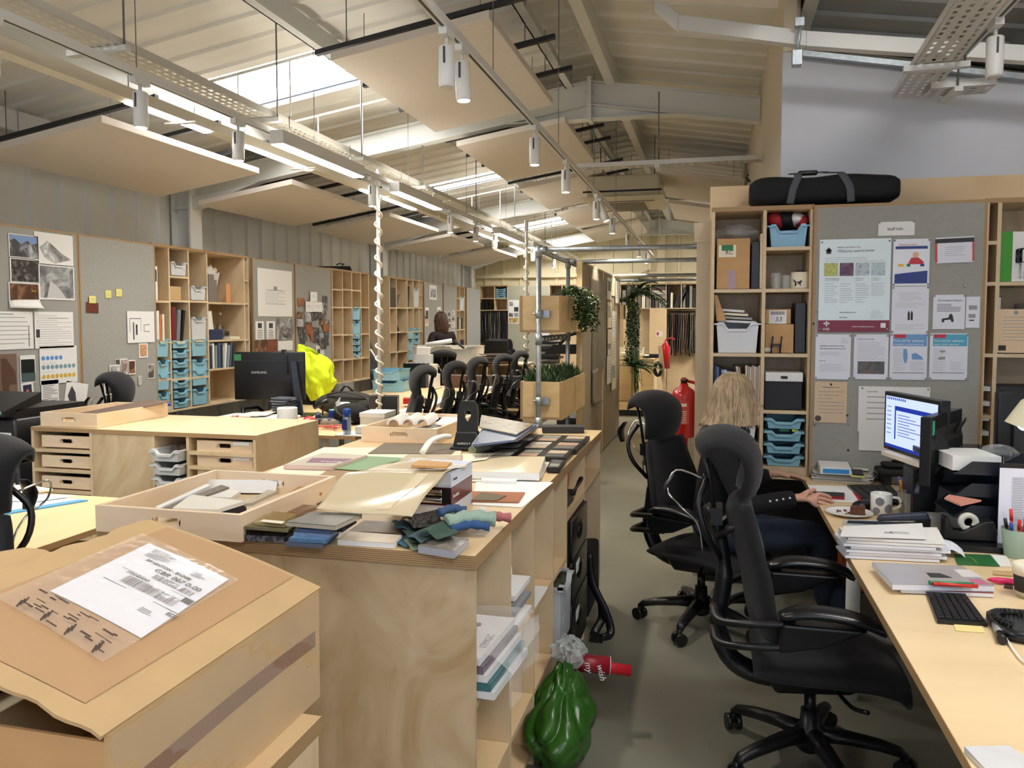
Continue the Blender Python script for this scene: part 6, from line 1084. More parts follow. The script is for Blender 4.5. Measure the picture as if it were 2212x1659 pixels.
def ivy(name, label, cx, cy, z, L, spread, n, rg, side=1, dens=1.0, tips=0):
 t = thing(name, label, 'plant', (cx, cy, z)); mb = MB(); st = MB()
 for k in range(n):
  y = rg.uniform(-spread, spread); x0 = rg.uniform(-.02, .05); ln = L*rg.uniform(.45, 1); pts = [V((x0-.1, y, .02)), V((x0+.04, y, .06+rg.uniform(0, .05)))]
  x, yy, zz = x0+.07+rg.uniform(0, .09), y, .02
  while zz > -ln: pts.append(V((x, yy, zz))); zz -= .05; x += rg.uniform(-.012, .014); yy += rg.uniform(-.018, .018)
  pts = prof(pts, len(pts)*2); st.tube(pts, .0022, 4)
  for p in pts[1:]:
   for q in range(2):
    if rg.random() < dens: a = rg.uniform(0, 2*pi); leaf(mb, p, (cos(a), sin(a), rg.uniform(-.9, -.1)), (cos(a)*.4, sin(a)*.4, 1), rg.uniform(.035, .055), rg.uniform(.012, .019), 2 if rg.random() < (.1+tips*(p.z > -.06)) else rg.choice((0, 0, 1)))
 for k in range(int(60*dens)):
  a = rg.uniform(0, 2*pi); r = rg.uniform(0, 1); p = (cos(a)*.11*r-.02, sin(a)*spread*r, .03+.1*(1-r)*rg.random()); leaf(mb, p, (cos(a), sin(a), .35), (0, 0, 1), rg.uniform(.04, .06), .017, rg.choice((0, 1, 1, 2)))
 st.build('vine_stems', M('vine_stem', (70, 72, 40), .7), t); mb.build('foliage', LEAF, t); return t
rg = random.Random(31)
ivy('trailing_ivy', 'trailing ivy spilling over the right side of the upper planter', -1.23, 7.15, 1.76, .34, .36, 26, rg)
t = thing('planter_grass', 'dense dark green grassy foliage filling the lower planter', 'plant', (-1.39, 7.05, 1.0)); mb = MB()
for k in range(900):
 x, y = rg.uniform(-.16, .16), rg.uniform(-.54, .55); h = rg.uniform(.06, .17)*(1.25-abs(y)*.7); a = rg.uniform(0, 2*pi)
 for q in range(3): leaf(mb, (x, y, h*q*.25), (cos(a+q*2)*.5, sin(a+q*2)*.5, 1), (cos(a), sin(a), .3), h*rg.uniform(.35, .6), .007, rg.choice((0, 0, 1)))
mb.build('foliage', LEAF, t)
HX = -1.24
for (xa, xb, nm) in ((7.66, 9.2, 'near'), (9.24, 10.95, 'far')):
 t = thing('pinboard', 'tall grey pinboard of the planter partition, %s panel' % nm, 'pinboard', (HX-.05, xa, 0)); w = xb-xa
 MB().box(.0, .05, .014, w-.014, .014, 2.125).build('felt_face', M('brown_grey_felt', (156, 144, 124), .95, var=.04, scale=40), t); MB().box(0, .052, 0, .014, 0, 2.14).box(0, .052, w-.014, w, 0, 2.14).box(0, .052, .014, w-.014, 2.125, 2.14).build('ply_edging', PLP, t)
FP = ('x', HX+.003)
BR = [picture('brown_mural_%d' % i, c, 7, seed=i+3) for i, c in enumerate((([(44, 34, 26), (78, 62, 46), (116, 96, 74)]), ([(38, 30, 24), (68, 54, 40), (104, 84, 62)])))]
for k, p in enumerate(((1275, 601, 1303, 666), (1279, 670, 1302, 732), (1278, 735, 1290, 799), (1290, 732, 1303, 795), (1277, 801, 1292, 866))):
 sheet('poster', 'brown aged print on the near partition board, %s' % ('top', 'second', 'third row left', 'third row right', 'lowest, curling')[k], 'poster', FP, p, BR[k % 2], curl=.1 if k == 4 else 0, off=.001*k)
for k, p in enumerate(((1311, 598, 1320, 648), (1320, 598, 1328, 640), (1329, 606, 1337, 656), (1311, 652, 1320, 708), (1321, 672, 1330, 727), (1311, 712, 1320, 736), (1311, 738, 1318, 766), (1319, 728, 1329, 783), (1309, 770, 1318, 826), (1319, 782, 1328, 838))):
 sheet('document', 'pale sheet on the far partition board, %s from the top' % ORD[k], 'document', FP, p, [PAPER, CREAM][k % 2], [('rect', .15, .15, .85, .6, BWs[k % 6], 'photo')] if k % 3 == 0 else [('lines', .15, .15, .85, .8, 6, GINK)], off=.0012*k)
planter('far plywood planter beyond the partition carrying ferns and vines', -1.5, -1.12, 11.0, 12.2, 1.62, 1.9) if False else None
t = planter('far waist high plywood planter beyond the pinboard partition', -1.55, -1.06, 11.05, 12.3, .42, .92)
q = aY(1350, 690, 11.3)
ivy('trailing_vine', 'long hanging vine with pale tips beyond the partition', q.x-.02, 11.3, aY(1372, 656, 11.3).z, 1.0, .2, 30, rg, dens=.9, tips=.5)
t = thing('hanging_moss', 'long feathery hanging moss below the pale vine', 'plant', (q.x+.02, 11.25, aY(1372, 760, 11.2).z)); mb = MB()
for k in range(90):
 x, y = rg.gauss(.1, .035), rg.gauss(0, .05); L = rg.uniform(.2, .72); a = rg.uniform(0, 2*pi); mb.mi = rg.choice((1, 1, 2)); mb.tube([(x, y, .02), (x+.02*cos(a), y+.02*sin(a), -L*.5), (x+.05*cos(a), y+.04*sin(a), -L)], .004, 4)
mb.build('foliage', LEAF, t)
t = thing('planter_box', 'small plywood box holding the hanging vine and palm beyond the partition', 'planter', (q.x-.3, 11.12, aY(1372, 656, 11.3).z-.22)); MB().box(0, .3, 0, .6, 0, .2).build('box_body', PLP, t)
def frond(mb, p, d, L, w, droop, n=14, mi=0, step=2):
 d = V(d).normalized(); pts = []; p = V(p)
 for i in range(n+1):
  f = i/n; pts.append(p+d*L*f+V((0, 0, -droop*L*f*f)))
 mb.mi = mi; mb.tube(pts, [.006*(1-.7*i/n) for i in range(n+1)], 5)
 for i in range(1, n+1):
  tt = (pts[i]-pts[i-1]).normalized(); s_ = tt.cross(V((0, 0, 1))).normalized(); l = w*sin(pi*(.12+.85*i/n))+.02
  for sg in (-1, 1): leaf(mb, pts[i], s_*sg+tt*.6+V((0, 0, -.15)), (0, 0, 1), l, .012, mi)
t = thing('palm_plant', 'dark palm with arching fronds behind the hanging vine', 'plant', (q.x+.05, 11.35, aY(1372, 650, 11.3).z)); mb = MB()
for k in range(13):
 a = -1.0+2.4*k/12+rg.uniform(-.1, .1); frond(mb, (0, 0, 0), (cos(a)*.9, sin(a)*.5-.2, .75+.5*rg.random()), rg.uniform(.55, .85), .17, rg.uniform(.35, .8), 20, rg.choice((0, 0, 1)))
mb.build('fronds', LEAF, t); MB().cyl((0, 0, -.1), (0, 0, .03), .03, 8).build('trunk', M('vine_stem', (70, 72, 40)), t)
q2 = aY(1345, 890, 11.1); t = thing('fern_plant', 'green fern in the far waist high planter at the partition end', 'plant', (-1.14, 11.2, .88)); mb = MB()
for k in range(18):
 a = -1.2+2.6*k/17; frond(mb, (0, 0, 0), (cos(a), sin(a)*.6-.25, rg.uniform(.1, 1.1)), rg.uniform(.3, .58), .07, rg.uniform(.3, .8), 14, rg.choice((0, 1, 1)))
frond(mb, (0, -.05, .0), (1, -.05, .42), .5, .05, .35, 16, 1)
for k in range(26): a = rg.uniform(0, 2*pi); leaf(mb, (rg.uniform(-.1, .1), rg.uniform(-.1, .1), rg.uniform(-.1, .15)), (cos(a), sin(a), .2), (0, 0, 1), .14, .04, 1)
mb.build('fronds', LEAF, t); MB().tube(prof([(0, 0, -.02), (.02, 0, .15), (.03, 0, .34)], 8), .014, 6).build('stem', M('vine_stem', (70, 72, 40)), t)
t = thing('black_umbrella_lamp', 'black angled studio light between the two planters', 'studio light', (-1.5, 8.3, 1.2)); MB().hexa([(-.25, 0, 0), (.25, 0, 0), (.25, .3, 0), (-.25, .3, 0), (-.16, .08, .1), (.25, .08, .1), (.25, .22, .1), (-.16, .22, .1)]).build('shade', BLACK, t); MB().tube(prof([(-.1, .1, .1), (0, .15, .2), (.15, .15, .22), (.22, .15, .1)], 10), .02, 8).build('arm', BLACK, t); MB().cyl((.1, .15, 0), (.1, .15, -1.2), .012, 8).build('stand', BLACK, t)
t = thing('switch_rack', 'dark perforated equipment rack low behind the lower planter', 'equipment rack', (-1.55, 8.0, 0)); MB().box(0, .28, 0, .6, 0, .55).build('body', DGREY, t); [MB().box(.0, .28, -.002, 0, .08+.1*i, .12+.1*i).build('vent_row', BLACK, t) for i in range(5)]
# RIGHT SHELF WALL, STAFF NOTICE BOARD
YS = 4.40; FYS = ('y', YS-.032)
def zy(x, y, Y=YS): return aY(x, y, Y).z
RU = unit('shelving_unit', 'tall plywood shelf unit behind the seated person', (0, YS, .755), 0, [0, .265, .50], .36, [[1.704, 1.36, 1.057], [1.924, 1.704, 1.36, 1.057]], .755, 2.135)
MB().box(-.009, .509, -.001, .36, -.05, .0).build('plinth_rail', PLY, RU)
RU2 = unit('shelving_unit', 'plywood shelf unit at the right picture edge with the green and white box', (1.318, YS, .755), 0, [0, .055, .95], .36, [[1.93, 1.727, 1.37, 1.06], [1.727, 1.37, 1.06]], .755, 2.135)
b = thing('pinboard', 'grey staff information pinboard on the right wall', 'pinboard', (.505, YS-.03, .735)); w = .805; h = 1.415
MB().box(.014, w-.014, 0, .024, .014, h-.014).build('felt_face', FELT, b); MB().box(0, .014, -.001, .026, 0, h).box(w-.014, w, -.001, .026, 0, h).box(.014, w-.014, -.001, .026, h-.014, h).box(.014, w-.014, -.001, .026, 0, .014).build('ply_edging', EDGEX, b)
for k, (x, y) in enumerate(((1765, 672), (1757, 699), (2085, 617), (1830, 897), (1832, 916), (1832, 972), (1760, 916))): p = aY(x, y, FYS[1]); one('push_pin', 'loose push pin in the staff pinboard, %s' % ('left of the large poster', 'lower left of the large poster', 'beneath the red edged card', 'right of the tan certificate', 'just below the tan certificate corner', 'lowest in the bare area', 'lower left of the tan certificate')[k], 'push pin', MB().ball((0, -.004, 0), (.006, .005, .006), 8, 5), [CHROME, DGREY][k % 2], tuple(p))
one('holdall', '', '', MB(), BFAB) if False else None
t = thing('holdall', 'long black canvas holdall with grey straps on top of the shelves', 'holdall', (.19, 4.42, 2.168)); k = MB()
def hb(u, v): a = 2*pi*v; c = abs(cos(a))**.55*(1 if cos(a) > 0 else -1); s_ = abs(sin(a))**.55*(1 if sin(a) > 0 else -1); e = 1-.35*abs(2*u-1)**14; return (.745*u+.01*sin(20*u)*0, .15+.14*c*e, .078+.075*s_*e+.006*sin(12*u)*(s_ > 0))
k.grid(hb, 30, 28); k.build('bag_body', M('black_canvas', (20, 21, 24), .85, bump=.3, scale=60), t); k = MB(); k.grid(lambda u, v: (.0+.003*u, hb(0, v)[1]*(1-u)+.15*u, hb(0, v)[2]*(1-u)+.078*u), 2, 28); k.grid(lambda u, v: (.745, hb(1, v)[1]*(1-u)+.15*u, hb(1, v)[2]*(1-u)+.078*u), 2, 28); k.build('end_panel', M('black_canvas', (20, 21, 24)), t)
SG = M('strap_grey', (84, 86, 92), .8); k = MB()
k.tube(prof([(.2, .003, .0), (.215, .0, .08), (.24, .02, .15), (.21, .06, .165), (.3, .1, .175), (.4, .1, .175)], 30), .004, 8, sq=5, ref=(1, 0, 0)); k.tube(prof([(.50, .003, .0), (.49, .0, .08), (.455, .03, .15), (.42, .07, .165), (.38, .1, .172)], 30), .004, 8, sq=5, ref=(1, 0, 0)); k.build('strap', SG, t)
MB().rbox(.245, .345, .08, .12, .162, .185, .01).build('handle_grip', BLACK, t); MB().tube([(.0, .1, .14), (-.02, .1, .165), (-.01, .1, .18)], .006, 6).build('zip_pull', BLACK, t)
S1, S2, S3, S4 = 1.724, 1.38, 1.077, .775
def put(fn, x, z, dy=.02): return (x, YS+dy, z)
cbox_('cardboard_box', 'brown cardboard box with a green and white label, upper left shelf', (.02, YS+.015, S1), 0, .172, .3, .27, CARD); t = COL.objects[-1]; bx = [o for o in COL.objects if o.get('label', '').startswith('brown cardboard box with a green')][0]
MB().box(.01, .1, -.002, 0, .17, .235).build('paper_label', CREAM, bx); MB().box(.025, .085, -.003, -.002, .205, .235).build('green_label', GREENP, bx); MB().box(.06, .1, -.0015, 0, .0, .10).build('parcel_tape', M('tape_mauve', (170, 146, 150), .3), bx); text(bx, 'RC', .03, (.045, -.0032, .185), (pi/2, 0, 0), INK)
cbox_('black_box', 'tall black box between the cardboard box and the upright ply', (.2, YS+.02, S1), 0, .042, .3, .25, BLACK); one('board', 'narrow ply board upright in the upper left shelf cell', 'board', MB().box(0, .012, 0, .3, 0, .29), PLY, (.243, YS+.003, S1))
t = thing('plastic_bags', 'clear crumpled plastic bags on the cardboard box', 'plastic bag', (.13, YS+.14, S1+.272)); k = MB(); MB().grid(lambda u, v: (.11*cos(2*pi*u)*sin(pi*v)*(1+.2*sin(5*u*6)), .1*sin(2*pi*u)*sin(pi*v), .035-.04*cos(pi*v)*(1+.3*sin(9*u*3))), 26, 10, sm=False).build('bag_body', film('bag_film', (200, 200, 200), .35), t)
BB = M('blue_bin', (138, 186, 216), .4); w_ = .215
t = bin_('light blue bin of bunched red, black and white cloth, top right shelf', (.277, YS+.01, 1.944), 0, w_, .3, .118, BB)
for k, (x, z, r, m, nm) in enumerate(((.05, .145, (.05, .08, .05), M('cloth_red', (170, 36, 44), .8, bump=.6, scale=20), 'red'), (.1, .15, (.055, .08, .045), M('cloth_black', (24, 24, 26), .8), 'black'), (.155, .15, (.045, .08, .035), PAPER, 'white'), (.185, .13, (.035, .08, .045), M('cloth_red', (170, 36, 44), .8), 'second red'))):
 o = one('cloth', '%s cloth bunched in the light blue bin' % nm, 'cloth', MB().grid(lambda u, v: (r[0]*sin(pi*v)*cos(2*pi*u)*(1+.15*sin(14*u+9*v)), r[1]*sin(pi*v)*sin(2*pi*u), -r[2]*cos(pi*v)*(1+.12*sin(11*u*2))), 22, 12), m, (.277+x, YS+.12, 1.944+z))
for k in range(2): t = thing('glass_jar', 'clear glass cylinder on the right shelf, %s' % ('taller left one', 'shorter right one')[k], 'glass jar', (.33+.055*k, YS+.08+.02*k, S1)); MB().lathe([(.029, 0), (.029, .085-.012*k), (.027, .085-.012*k), (.027, .003)], n=20, cap=False).build('glass_body', film('jar_glass', (220, 224, 220), .35), t); MB().cyl((0, 0, .004), (0, 0, .07), .012, 10).build('white_rod', PAPER, t) if k == 0 else None
t = thing('white_mug', 'white tin with a black cat silhouette on the right shelf', 'tin', (.452, YS+.07, S1)); MB().lathe([(.044, 0), (.046, .004), (.046, .085), (.042, .087)], n=28).build('tin_body', CREAM, t)
k = MB(); cat = [(-.018, .012), (-.016, .03), (-.02, .034), (-.026, .046), (-.024, .05), (-.016, .04), (-.008, .036), (.006, .036), (.01, .044), (.013, .04), (.018, .043), (.018, .034), (.013, .03), (.011, .012), (.008, .012), (.006, .022), (-.008, .022), (-.012, .012)]
k.f([k.v((x-.012, -sqrt(max(0, .0465**2-(x-.012)**2))-.0006, z)) for x, z in cat]); k.build('cat_silhouette', BLACK, t); cbox_('black_box', 'small black box behind the cat tin', (.44, YS+.14, S1), 0, .045, .1, .1, BLACK)
t = bin_('large white bin on the middle left shelf', (.012, YS+.005, S2), 0, .243, .3, .165, M('bin_clean', (220, 222, 224), .4), None)
t = thing('paper_heap', 'folded grey papers and packets piled on the large white bin', 'papers', (.03, YS+.06, S2+.167)); [MB().hexa([(0, 0, .02*i), (.2-.02*i, 0, .02*i-.01), (.2-.02*i, .2, .02*i), (0, .2, .02*i), (0, 0, .02*i+.012), (.2-.02*i, 0, .02*i+.002), (.2-.02*i, .2, .02*i+.012), (0, .2, .02*i+.012)]).build('paper_sheet', [PAPER, M('paper_grey', (176, 176, 174), .7), CREAM][i % 3], t) for i in range(4)]
one('strap_bundle', 'brown cardboard strip leaning on the left of the middle shelf', 'card strip', MB().hexa([(0, 0, 0), (.05, 0, 0), (.05, .1, 0), (0, .1, 0), (-.015, .0, .14), (.0, .0, .14), (.0, .1, .14), (-.015, .1, .14)]), CARD, (.025, YS+.02, S2+.172))
b1_ = cbox_('cardboard_box', 'lower brown cardboard box on the middle right shelf', (.279, YS+.05, S2), 0, .145, .2, .155, CARD); b2_ = cbox_('cardboard_box', 'upper cardboard box with a handwritten 53 label', (.279, YS+.06, S2+.157), 0, .13, .2, .078, CARD)
lb_ = MB().box(.018, .108, -.002, 0, .0, .072).build('white_label', PAPER, b2_); text(b2_, '53', .034, (.05, -.0025, .012), (pi/2, 0, 0), INK, shear=.2); [MB().box(.028+.008*i, .032+.008*i, -.0026, -.002, .048, .066).build('barcode', INK, b2_) for i in range(9)]; MB().box(.0, .04, -.002, 0, .008, .028).build('paper_label', PAPER, b1_)
cbox_('black_box', 'black equipment box at the right of the middle shelf', (.43, YS+.06, S2), 0, .055, .2, .27, BLACK)
t = thing('model_chair', 'small black metal model chair on the middle right shelf', 'model', (.312, YS+.012, S2)); k = MB()
for x in (0, .045): k.tube([(x-.004, 0, 0), (x, 0, .045), (x+.004, .0, .09)], .004, 6); k.tube([(x, .035, 0), (x, .035, .05)], .004, 6)
k.build('frame', BLACK, t); MB().box(-.003, .05, -.002, .04, .04, .05).build('seat', BLACK, t)
for k in range(7): book('thin book on the lower left shelf, %s from the left' % ORD[k], (.014+.0135*k, YS+.02, S3), 0, .0125, .18, [.235, .225, .22, .21, .21, .2, .2][k], [M('book_navy', (36, 44, 76), .4), M('book_blue', (80, 100, 150), .4), NAVY, M('book_lilac', (150, 160, 196), .4), M('book_pale', (196, 206, 226), .4), M('book_pale', (196, 206, 226), .4), M('book_pale', (196, 206, 226), .4)][k], group='thin blue books on the lower left shelf')
for k in range(10): book('magazine spine on the lower left shelf, %s from the left' % ORD[k], (.145+.0112*k, YS+.02, S3), 0, .0095, .2, .235-.004*(k % 3), [M('spine_black', (34, 32, 30), .5), M('spine_tan', (176, 158, 138), .6), M('spine_pale', (206, 196, 184), .6)][0 if k == 0 else 1+k % 2], lean=-.12*(k < 3), group='magazine spines on the lower left shelf', name='magazine', cat='magazine')
cbox_('black_box', 'black storage box under the white carton, lower right shelf', (.279, YS+.02, S3), 0, .19, .28, .15, M('box_black', (28, 30, 36), .6)); wb = cbox_('white_box', 'white carton with a small black logo on the black storage box', (.282, YS+.012, S3+.152), 0, .19, .26, .048, PAPER); MB().rbox(.078, .112, -.0016, -.0004, .017, .029, .004).build('logo', INK, wb)
for k in range(2): bin_('white deep bin beside the blue trays, %s' % ('lower', 'upper')[k], (.135, YS+.008, S4+.135*k), 0, .118, .3, .118, M('bin_clean', (220, 222, 224), .4), 'white deep bins behind the person')
for k in range(4): bin_('blue tray behind the person, %s from the top' % ORD[3-k], (.279, YS+.004, S4+.067*k), 0, .205, .32, .056, M('tray_sky', (136, 186, 204), .42), 'blue trays behind the person', None)
one('green_packet', 'green and yellow items in the second blue tray from the top', 'packet', MB().box(0, .05, 0, .05, 0, .02), GREENP, (.36, YS+.03, S4+.185)); one('yellow_packet', 'yellow packet beside the green packet in the blue tray', 'packet', MB().box(0, .03, 0, .05, 0, .012), M('packet_yellow', (230, 226, 100), .5), (.425, YS+.03, S4+.185))
t = thing('stationery_box', 'green and white lever arch file carton at the right picture edge', 'carton', (1.385, YS+.01, 1.747)); MB().box(0, .052, 0, .28, 0, .247).build('green_side', M('carton_green', (66, 150, 46), .5), t); MB().box(.052, .5, 0, .28, 0, .245).build('white_side', PAPER, t); MB().rbox(.066, .092, -.0012, .0, .09, .16, .012).build('hand_hole', BLACK, t)
text(t, 'Q-CONNECT', .016, (.094, -.001, .012), (pi/2, -pi/2, 0), INK); text(t, 'KF21555', .010, (.11, -.001, .012), (pi/2, -pi/2, 0), INK); [MB().hexa([(.12+.0*i, -.001, .2-.13*i), (.135, -.001, .21-.13*i), (.2, -.001, .06-.13*i+.05), (.185, -.001, .05-.13*i+.05), (.12, 0, .2-.13*i), (.135, 0, .21-.13*i), (.2, 0, .06-.13*i+.05), (.185, 0, .05-.13*i+.05)]).build('print_bar', M('bar_grey', (190, 192, 196), .5), t) for i in range(2)]
t = thing('lever_arch_file', 'white spined warranties file at the right picture edge', 'file', (1.377, YS+.04, 1.39)); MB().box(0, .026, 0, .25, 0, .285).build('file_body', BLACK, t); MB().box(.001, .025, -.001, 0, .13, .28).build('spine_label', PAPER, t); text(t, 'WARRANTIES', .02, (.006, -.0015, .272), (pi/2, pi/2, 0), INK)
cbox_('grey_box', 'grey carton behind the cream certificate at the right edge', (1.43, YS+.08, 1.39), 0, .1, .2, .22, M('carton_grey', (120, 122, 126), .6)); cbox_('white_box', 'white card box with printed label behind the cream certificate', (1.54, YS+.08, 1.39), 0, .3, .2, .25, PAPER)
sheet('certificate', 'cream certificate leaning on the right edge shelf', 'certificate', ('y', YS+.02), (2153, 668, 2290, 763), M('cert_cream', (226, 200, 164), .7), [('disc', [(.3, .08)], .035, GINK, 'crest'), ('lines', .1, .15, .9, .75, 8, GINK), ('rect', .04, .83, .16, .95, M('cert_dark', (46, 36, 32), .6), 'seal')])
t = thing('monitor', 'black monitor seen from behind at the right picture edge', 'monitor', (1.25, 3.95, .735), .12); MB().rbox(0, .6, 0, .04, .1, .50, .01).build('rear_shell', BLACK, t, bevel=.005); MB().box(.06, .58, -.03, 0, .14, .38).build('rear_bulge', DGREY, t, bevel=.008); MB().tube([(.3, .02, .15), (.3, .03, .0)], .03, 10).build('stand', BLACK, t); MB().tube(prof([(.1, -.01, .2), (-.05, -.05, .19), (-.12, -.06, .12), (-.2, -.05, .02)], 16), .006, 6).build('cable', BLACK, t); MB().cyl((-.1, -.06, .14), (-.12, -.06, .115), .011, 8).build('cable_bead', BLACK, t)
for k in range(3): cbox_('black_box', 'dark shelf box low on the right edge unit, %s' % ('top', 'middle', 'lower')[k], (1.385, YS+.03, (1.077, 1.15, .775)[k]), 0, .5, .25, .07, [BLACK, DGREY, BLACK][k])
for k in range(4): one('shelf_clip', 'white tray runner in the narrow slot of the right edge unit, %s from the top' % ORD[k], 'runner', MB().box(0, .03, 0, .1, 0, .022), GREYT, (1.327, YS+.002, 1.2-.075*k), group='white runners in the narrow slot')
B_ = FYS; DOC = M('notice_white', (226, 228, 238), .5); MAR = M('notice_maroon', (124, 30, 58), .4); NV = M('notice_navy', (34, 56, 130), .4)
sheet('notice', 'white notice headed Staff Info at the top of the board', 'notice', B_, (1897, 480, 1975, 508), PAPER, [('text', .25, .62, .3, 'Staff Info', INK)], pins=2)
crest = lambda u, v, r: ('disc', [(u, v), (u-r, v), (u+r, v), (u, v-r*.8), (u-r*.7, v+r), (u+r*.7, v+r)], r, M('crest_grey', (88, 90, 96), .6), 'crest')
ph = [picture('notice_photo_%d' % i, c, 22, seed=i+20) for i, c in enumerate((([(40, 80, 150), (200, 200, 60), (90, 130, 170)]), ([(40, 30, 40), (100, 50, 90), (150, 120, 110)]), ([(60, 90, 70), (190, 200, 210), (60, 70, 130)]), ([(130, 160, 170), (190, 206, 210), (110, 140, 150)])))]
hs = [crest(.13, .12, .022), ('text', .25, .095, .026, 'Health and Safety Law', M('head_maroon', (110, 96, 104), .6)), ('text', .25, .138, .037, 'What you need to know', M('head_dark', (84, 78, 84), .6), 'LEFT', .3), ('lines', .08, .19, .92, .245, 3, GINK), ('rect', .0, .875, 1, 1, MAR, 'maroon_band'), ('text', .07, .985, .04, 'HSE', PAPER), ('text', .48, .95, .02, 'Health and Safety Executive', PAPER)]
hs += [('disc', [(.12+.03*q, .91) for q in (-1, 0, 1)]+[(.12, .895), (.12, .93)], .014, PAPER, 'emblem')]
for k in range(4): hs += [('rect', .07+.22*k, .255, .265+.22*k, .395, ph[k], 'photo'), ('lines', .08+.22*k, .47, .26+.22*k, .62+.07*(k < 3), 9, GINK)]
hs += [('text', .08, .43, .022, 'What employers', GINK), ('text', .08, .45, .022, 'must do for you', GINK), ('text', .51, .43, .022, 'What you', GINK), ('text', .51, .45, .022, 'must do', GINK), ('text', .74, .43, .022, "If there's a", GINK), ('text', .74, .45, .022, 'problem', GINK), ('text', .3, .795, .02, 'Steve Le Bonhomme', INK), ('text', .3, .85, .02, 'Rona Ree', INK), ('lines', .74, .77, .92, .86, 6, GINK), ('rect', .88, .905, .95, .955, PAPER, 'white_square')]
sheet('poster', 'large health and safety law poster with a maroon bottom band', 'poster', B_, (1771, 518, 1920, 717), M('poster_ice', (226, 240, 244), .3), hs, pins=4)
sheet('poster', 'childcare voucher poster with a baby in red', 'poster', B_, (1930, 517, 2006, 617), M('poster_gloss', (236, 240, 248), .25), [('text', .15, .14, .062, 'Kiddivouchers', M('poster_multi', (190, 70, 70), .5)), ('rect', .06, .155, .94, .215, NV, 'blue_band'), ('disc', [(.62, .34)], .09, M('poster_skin', (224, 176, 150), .5), 'baby_head'), ('poly', [(.42, .52), (.5, .4), (.7, .4), (.85, .5), (.8, .54), (.5, .54)], M('poster_red', (196, 44, 52), .4), 'red_top'), ('rect', .15, .53, .3, .59, M('block_yellow', (228, 190, 50), .4), 'block'), ('rect', .38, .53, .48, .59, GREENP, 'block'), ('rect', .75, .53, .86, .59, NV, 'block'), ('poly', [(.05, .75), (.4, .72), (.95, .68), (.95, .95), (.05, .95)], NV, 'blue_wave'), ('rect', .1, .77, .45, .93, DOC, 'white_box'), ('lines', .5, .78, .9, .9, 4, GINK)], pins=4)
sheet('notice', 'white card with black header and red side edges', 'notice', B_, (2022, 514, 2104, 568), DOC, [('rect', 0, .05, 1, .22, INK, 'black_header'), ('rect', 0, .22, .05, .97, M('edge_red', (206, 70, 66), .5), 'red_edge'), ('rect', .95, .22, 1, .97, M('edge_red', (206, 70, 66), .5), 'red_edge'), ('lines', .25, .35, .75, .75, 5, GINK)], tilt=-.03)
fig = lambda u: ('poly', [(u-.03, .72), (u-.03, .56), (u-.012, .55), (u-.012, .52), (u+.012, .52), (u+.012, .55), (u+.03, .56), (u+.03, .72)], INK, 'figure')
sheet('notice', 'white notice with a two figure diagram', 'notice', B_, (1927, 619, 2004, 720), DOC, [('lines', .2, .12, .8, .32, 8, GINK), ('lines', .1, .34, .9, .46, 5, GINK), fig(.47), fig(.55), ('lines', .1, .8, .9, .94, 5, GINK)], pins=4)
sheet('notice', 'white workstation posture notice with a seated figure drawing', 'notice', B_, (2016, 637, 2083, 711), DOC, [('text', .14, .19, .075, 'Workstation Posture', INK), ('lines', .12, .26, .88, .5, 6, INK), ('poly', [(.28, .8), (.28, .7), (.5, .66), (.5, .6), (.56, .54), (.62, .6), (.66, .78), (.6, .8), (.55, .72), (.36, .74), (.36, .8)], INK, 'figure')], pins=2)
sheet('leaflet', 'narrow white leaflet at the right edge of the staff board', 'leaflet', B_, (2087, 641, 2115, 708), DOC, [('rect', .2, .28, .8, .42, GINK, 'photo'), ('rect', .2, .56, .7, .68, GINK, 'photo'), ('rect', .25, .74, .6, .78, INK, 'caption')], pins=0)
sheet('notice', 'white emergency telephone numbers notice, lower left of the board', 'notice', B_, (1762, 722, 1836, 820), DOC, [('lines', .72, .08, .95, .2, 4, GINK), ('text', .12, .27, .032, 'EMERGENCY TELEPHONE NUMBERS', INK), ('text', .12, .33, .032, 'FIRE, AMBULANCE & POLICE DIAL 999', INK), ('lines', .12, .38, .7, .47, 4, GINK), ('text', .12, .6, .03, 'FIRST AID', INK), ('lines', .12, .65, .88, .83, 8, GINK)], pins=4)
sheet('notice', 'white fire notice with a dark car park photo at the bottom', 'notice', B_, (1845, 722, 1917, 820), DOC, [('text', .1, .12, .042, 'In the event of a fire', INK), ('lines', .1, .16, .9, .58, 12, GINK), ('rect', .12, .6, .9, .88, picture('car_park', [(50, 50, 54), (96, 92, 90), (130, 80, 70)], 20), 'photo')], pins=4)
for k, (p, hd, m, s1, s2) in enumerate((((1923, 720, 2001, 821), M('head_blue', (110, 156, 206), .4), M('head_blue', (110, 156, 206), .4), 'complex partial seizures', 'blue'), ((2009, 720, 2088, 821), M('head_teal', (76, 166, 196), .4), GINK, 'tonic clonic seizures', 'teal'))):
 sheet('notice', 'first aid for epilepsy notice with a %s header' % s2, 'notice', B_, p, DOC, [('rect', .08, .02, .98, .275, hd, 'header_band'), ('rect', .11, .02, .42, .1, M('flag_red', (196, 40, 60), .4), 'red_tab'), ('text', .1, .18, .072, 'First aid for epilepsy', PAPER), ('text', .1, .255, .06, s1, PAPER), ('lines', .1, .32, .42, .82, 15, GINK), ('lines', .55, .6, .92, .8, 8, GINK), ('poly', [(.36, .34), (.46, .34), (.48, .5), (.45, .64), (.4, .64), (.36, .5)] if k == 0 else [(.25, .38), (.4, .36), (.42, .4), (.3, .42)], m, 'figure'), ('poly', [(.58, .44), (.7, .42), (.85, .5), (.9, .56), (.6, .56)] if k == 0 else [(.22, .52), (.4, .5), (.42, .56), (.25, .57)], m, 'figure'), ('rect', .08, .84, .92, .86, GINK, 'footer')], pins=4)
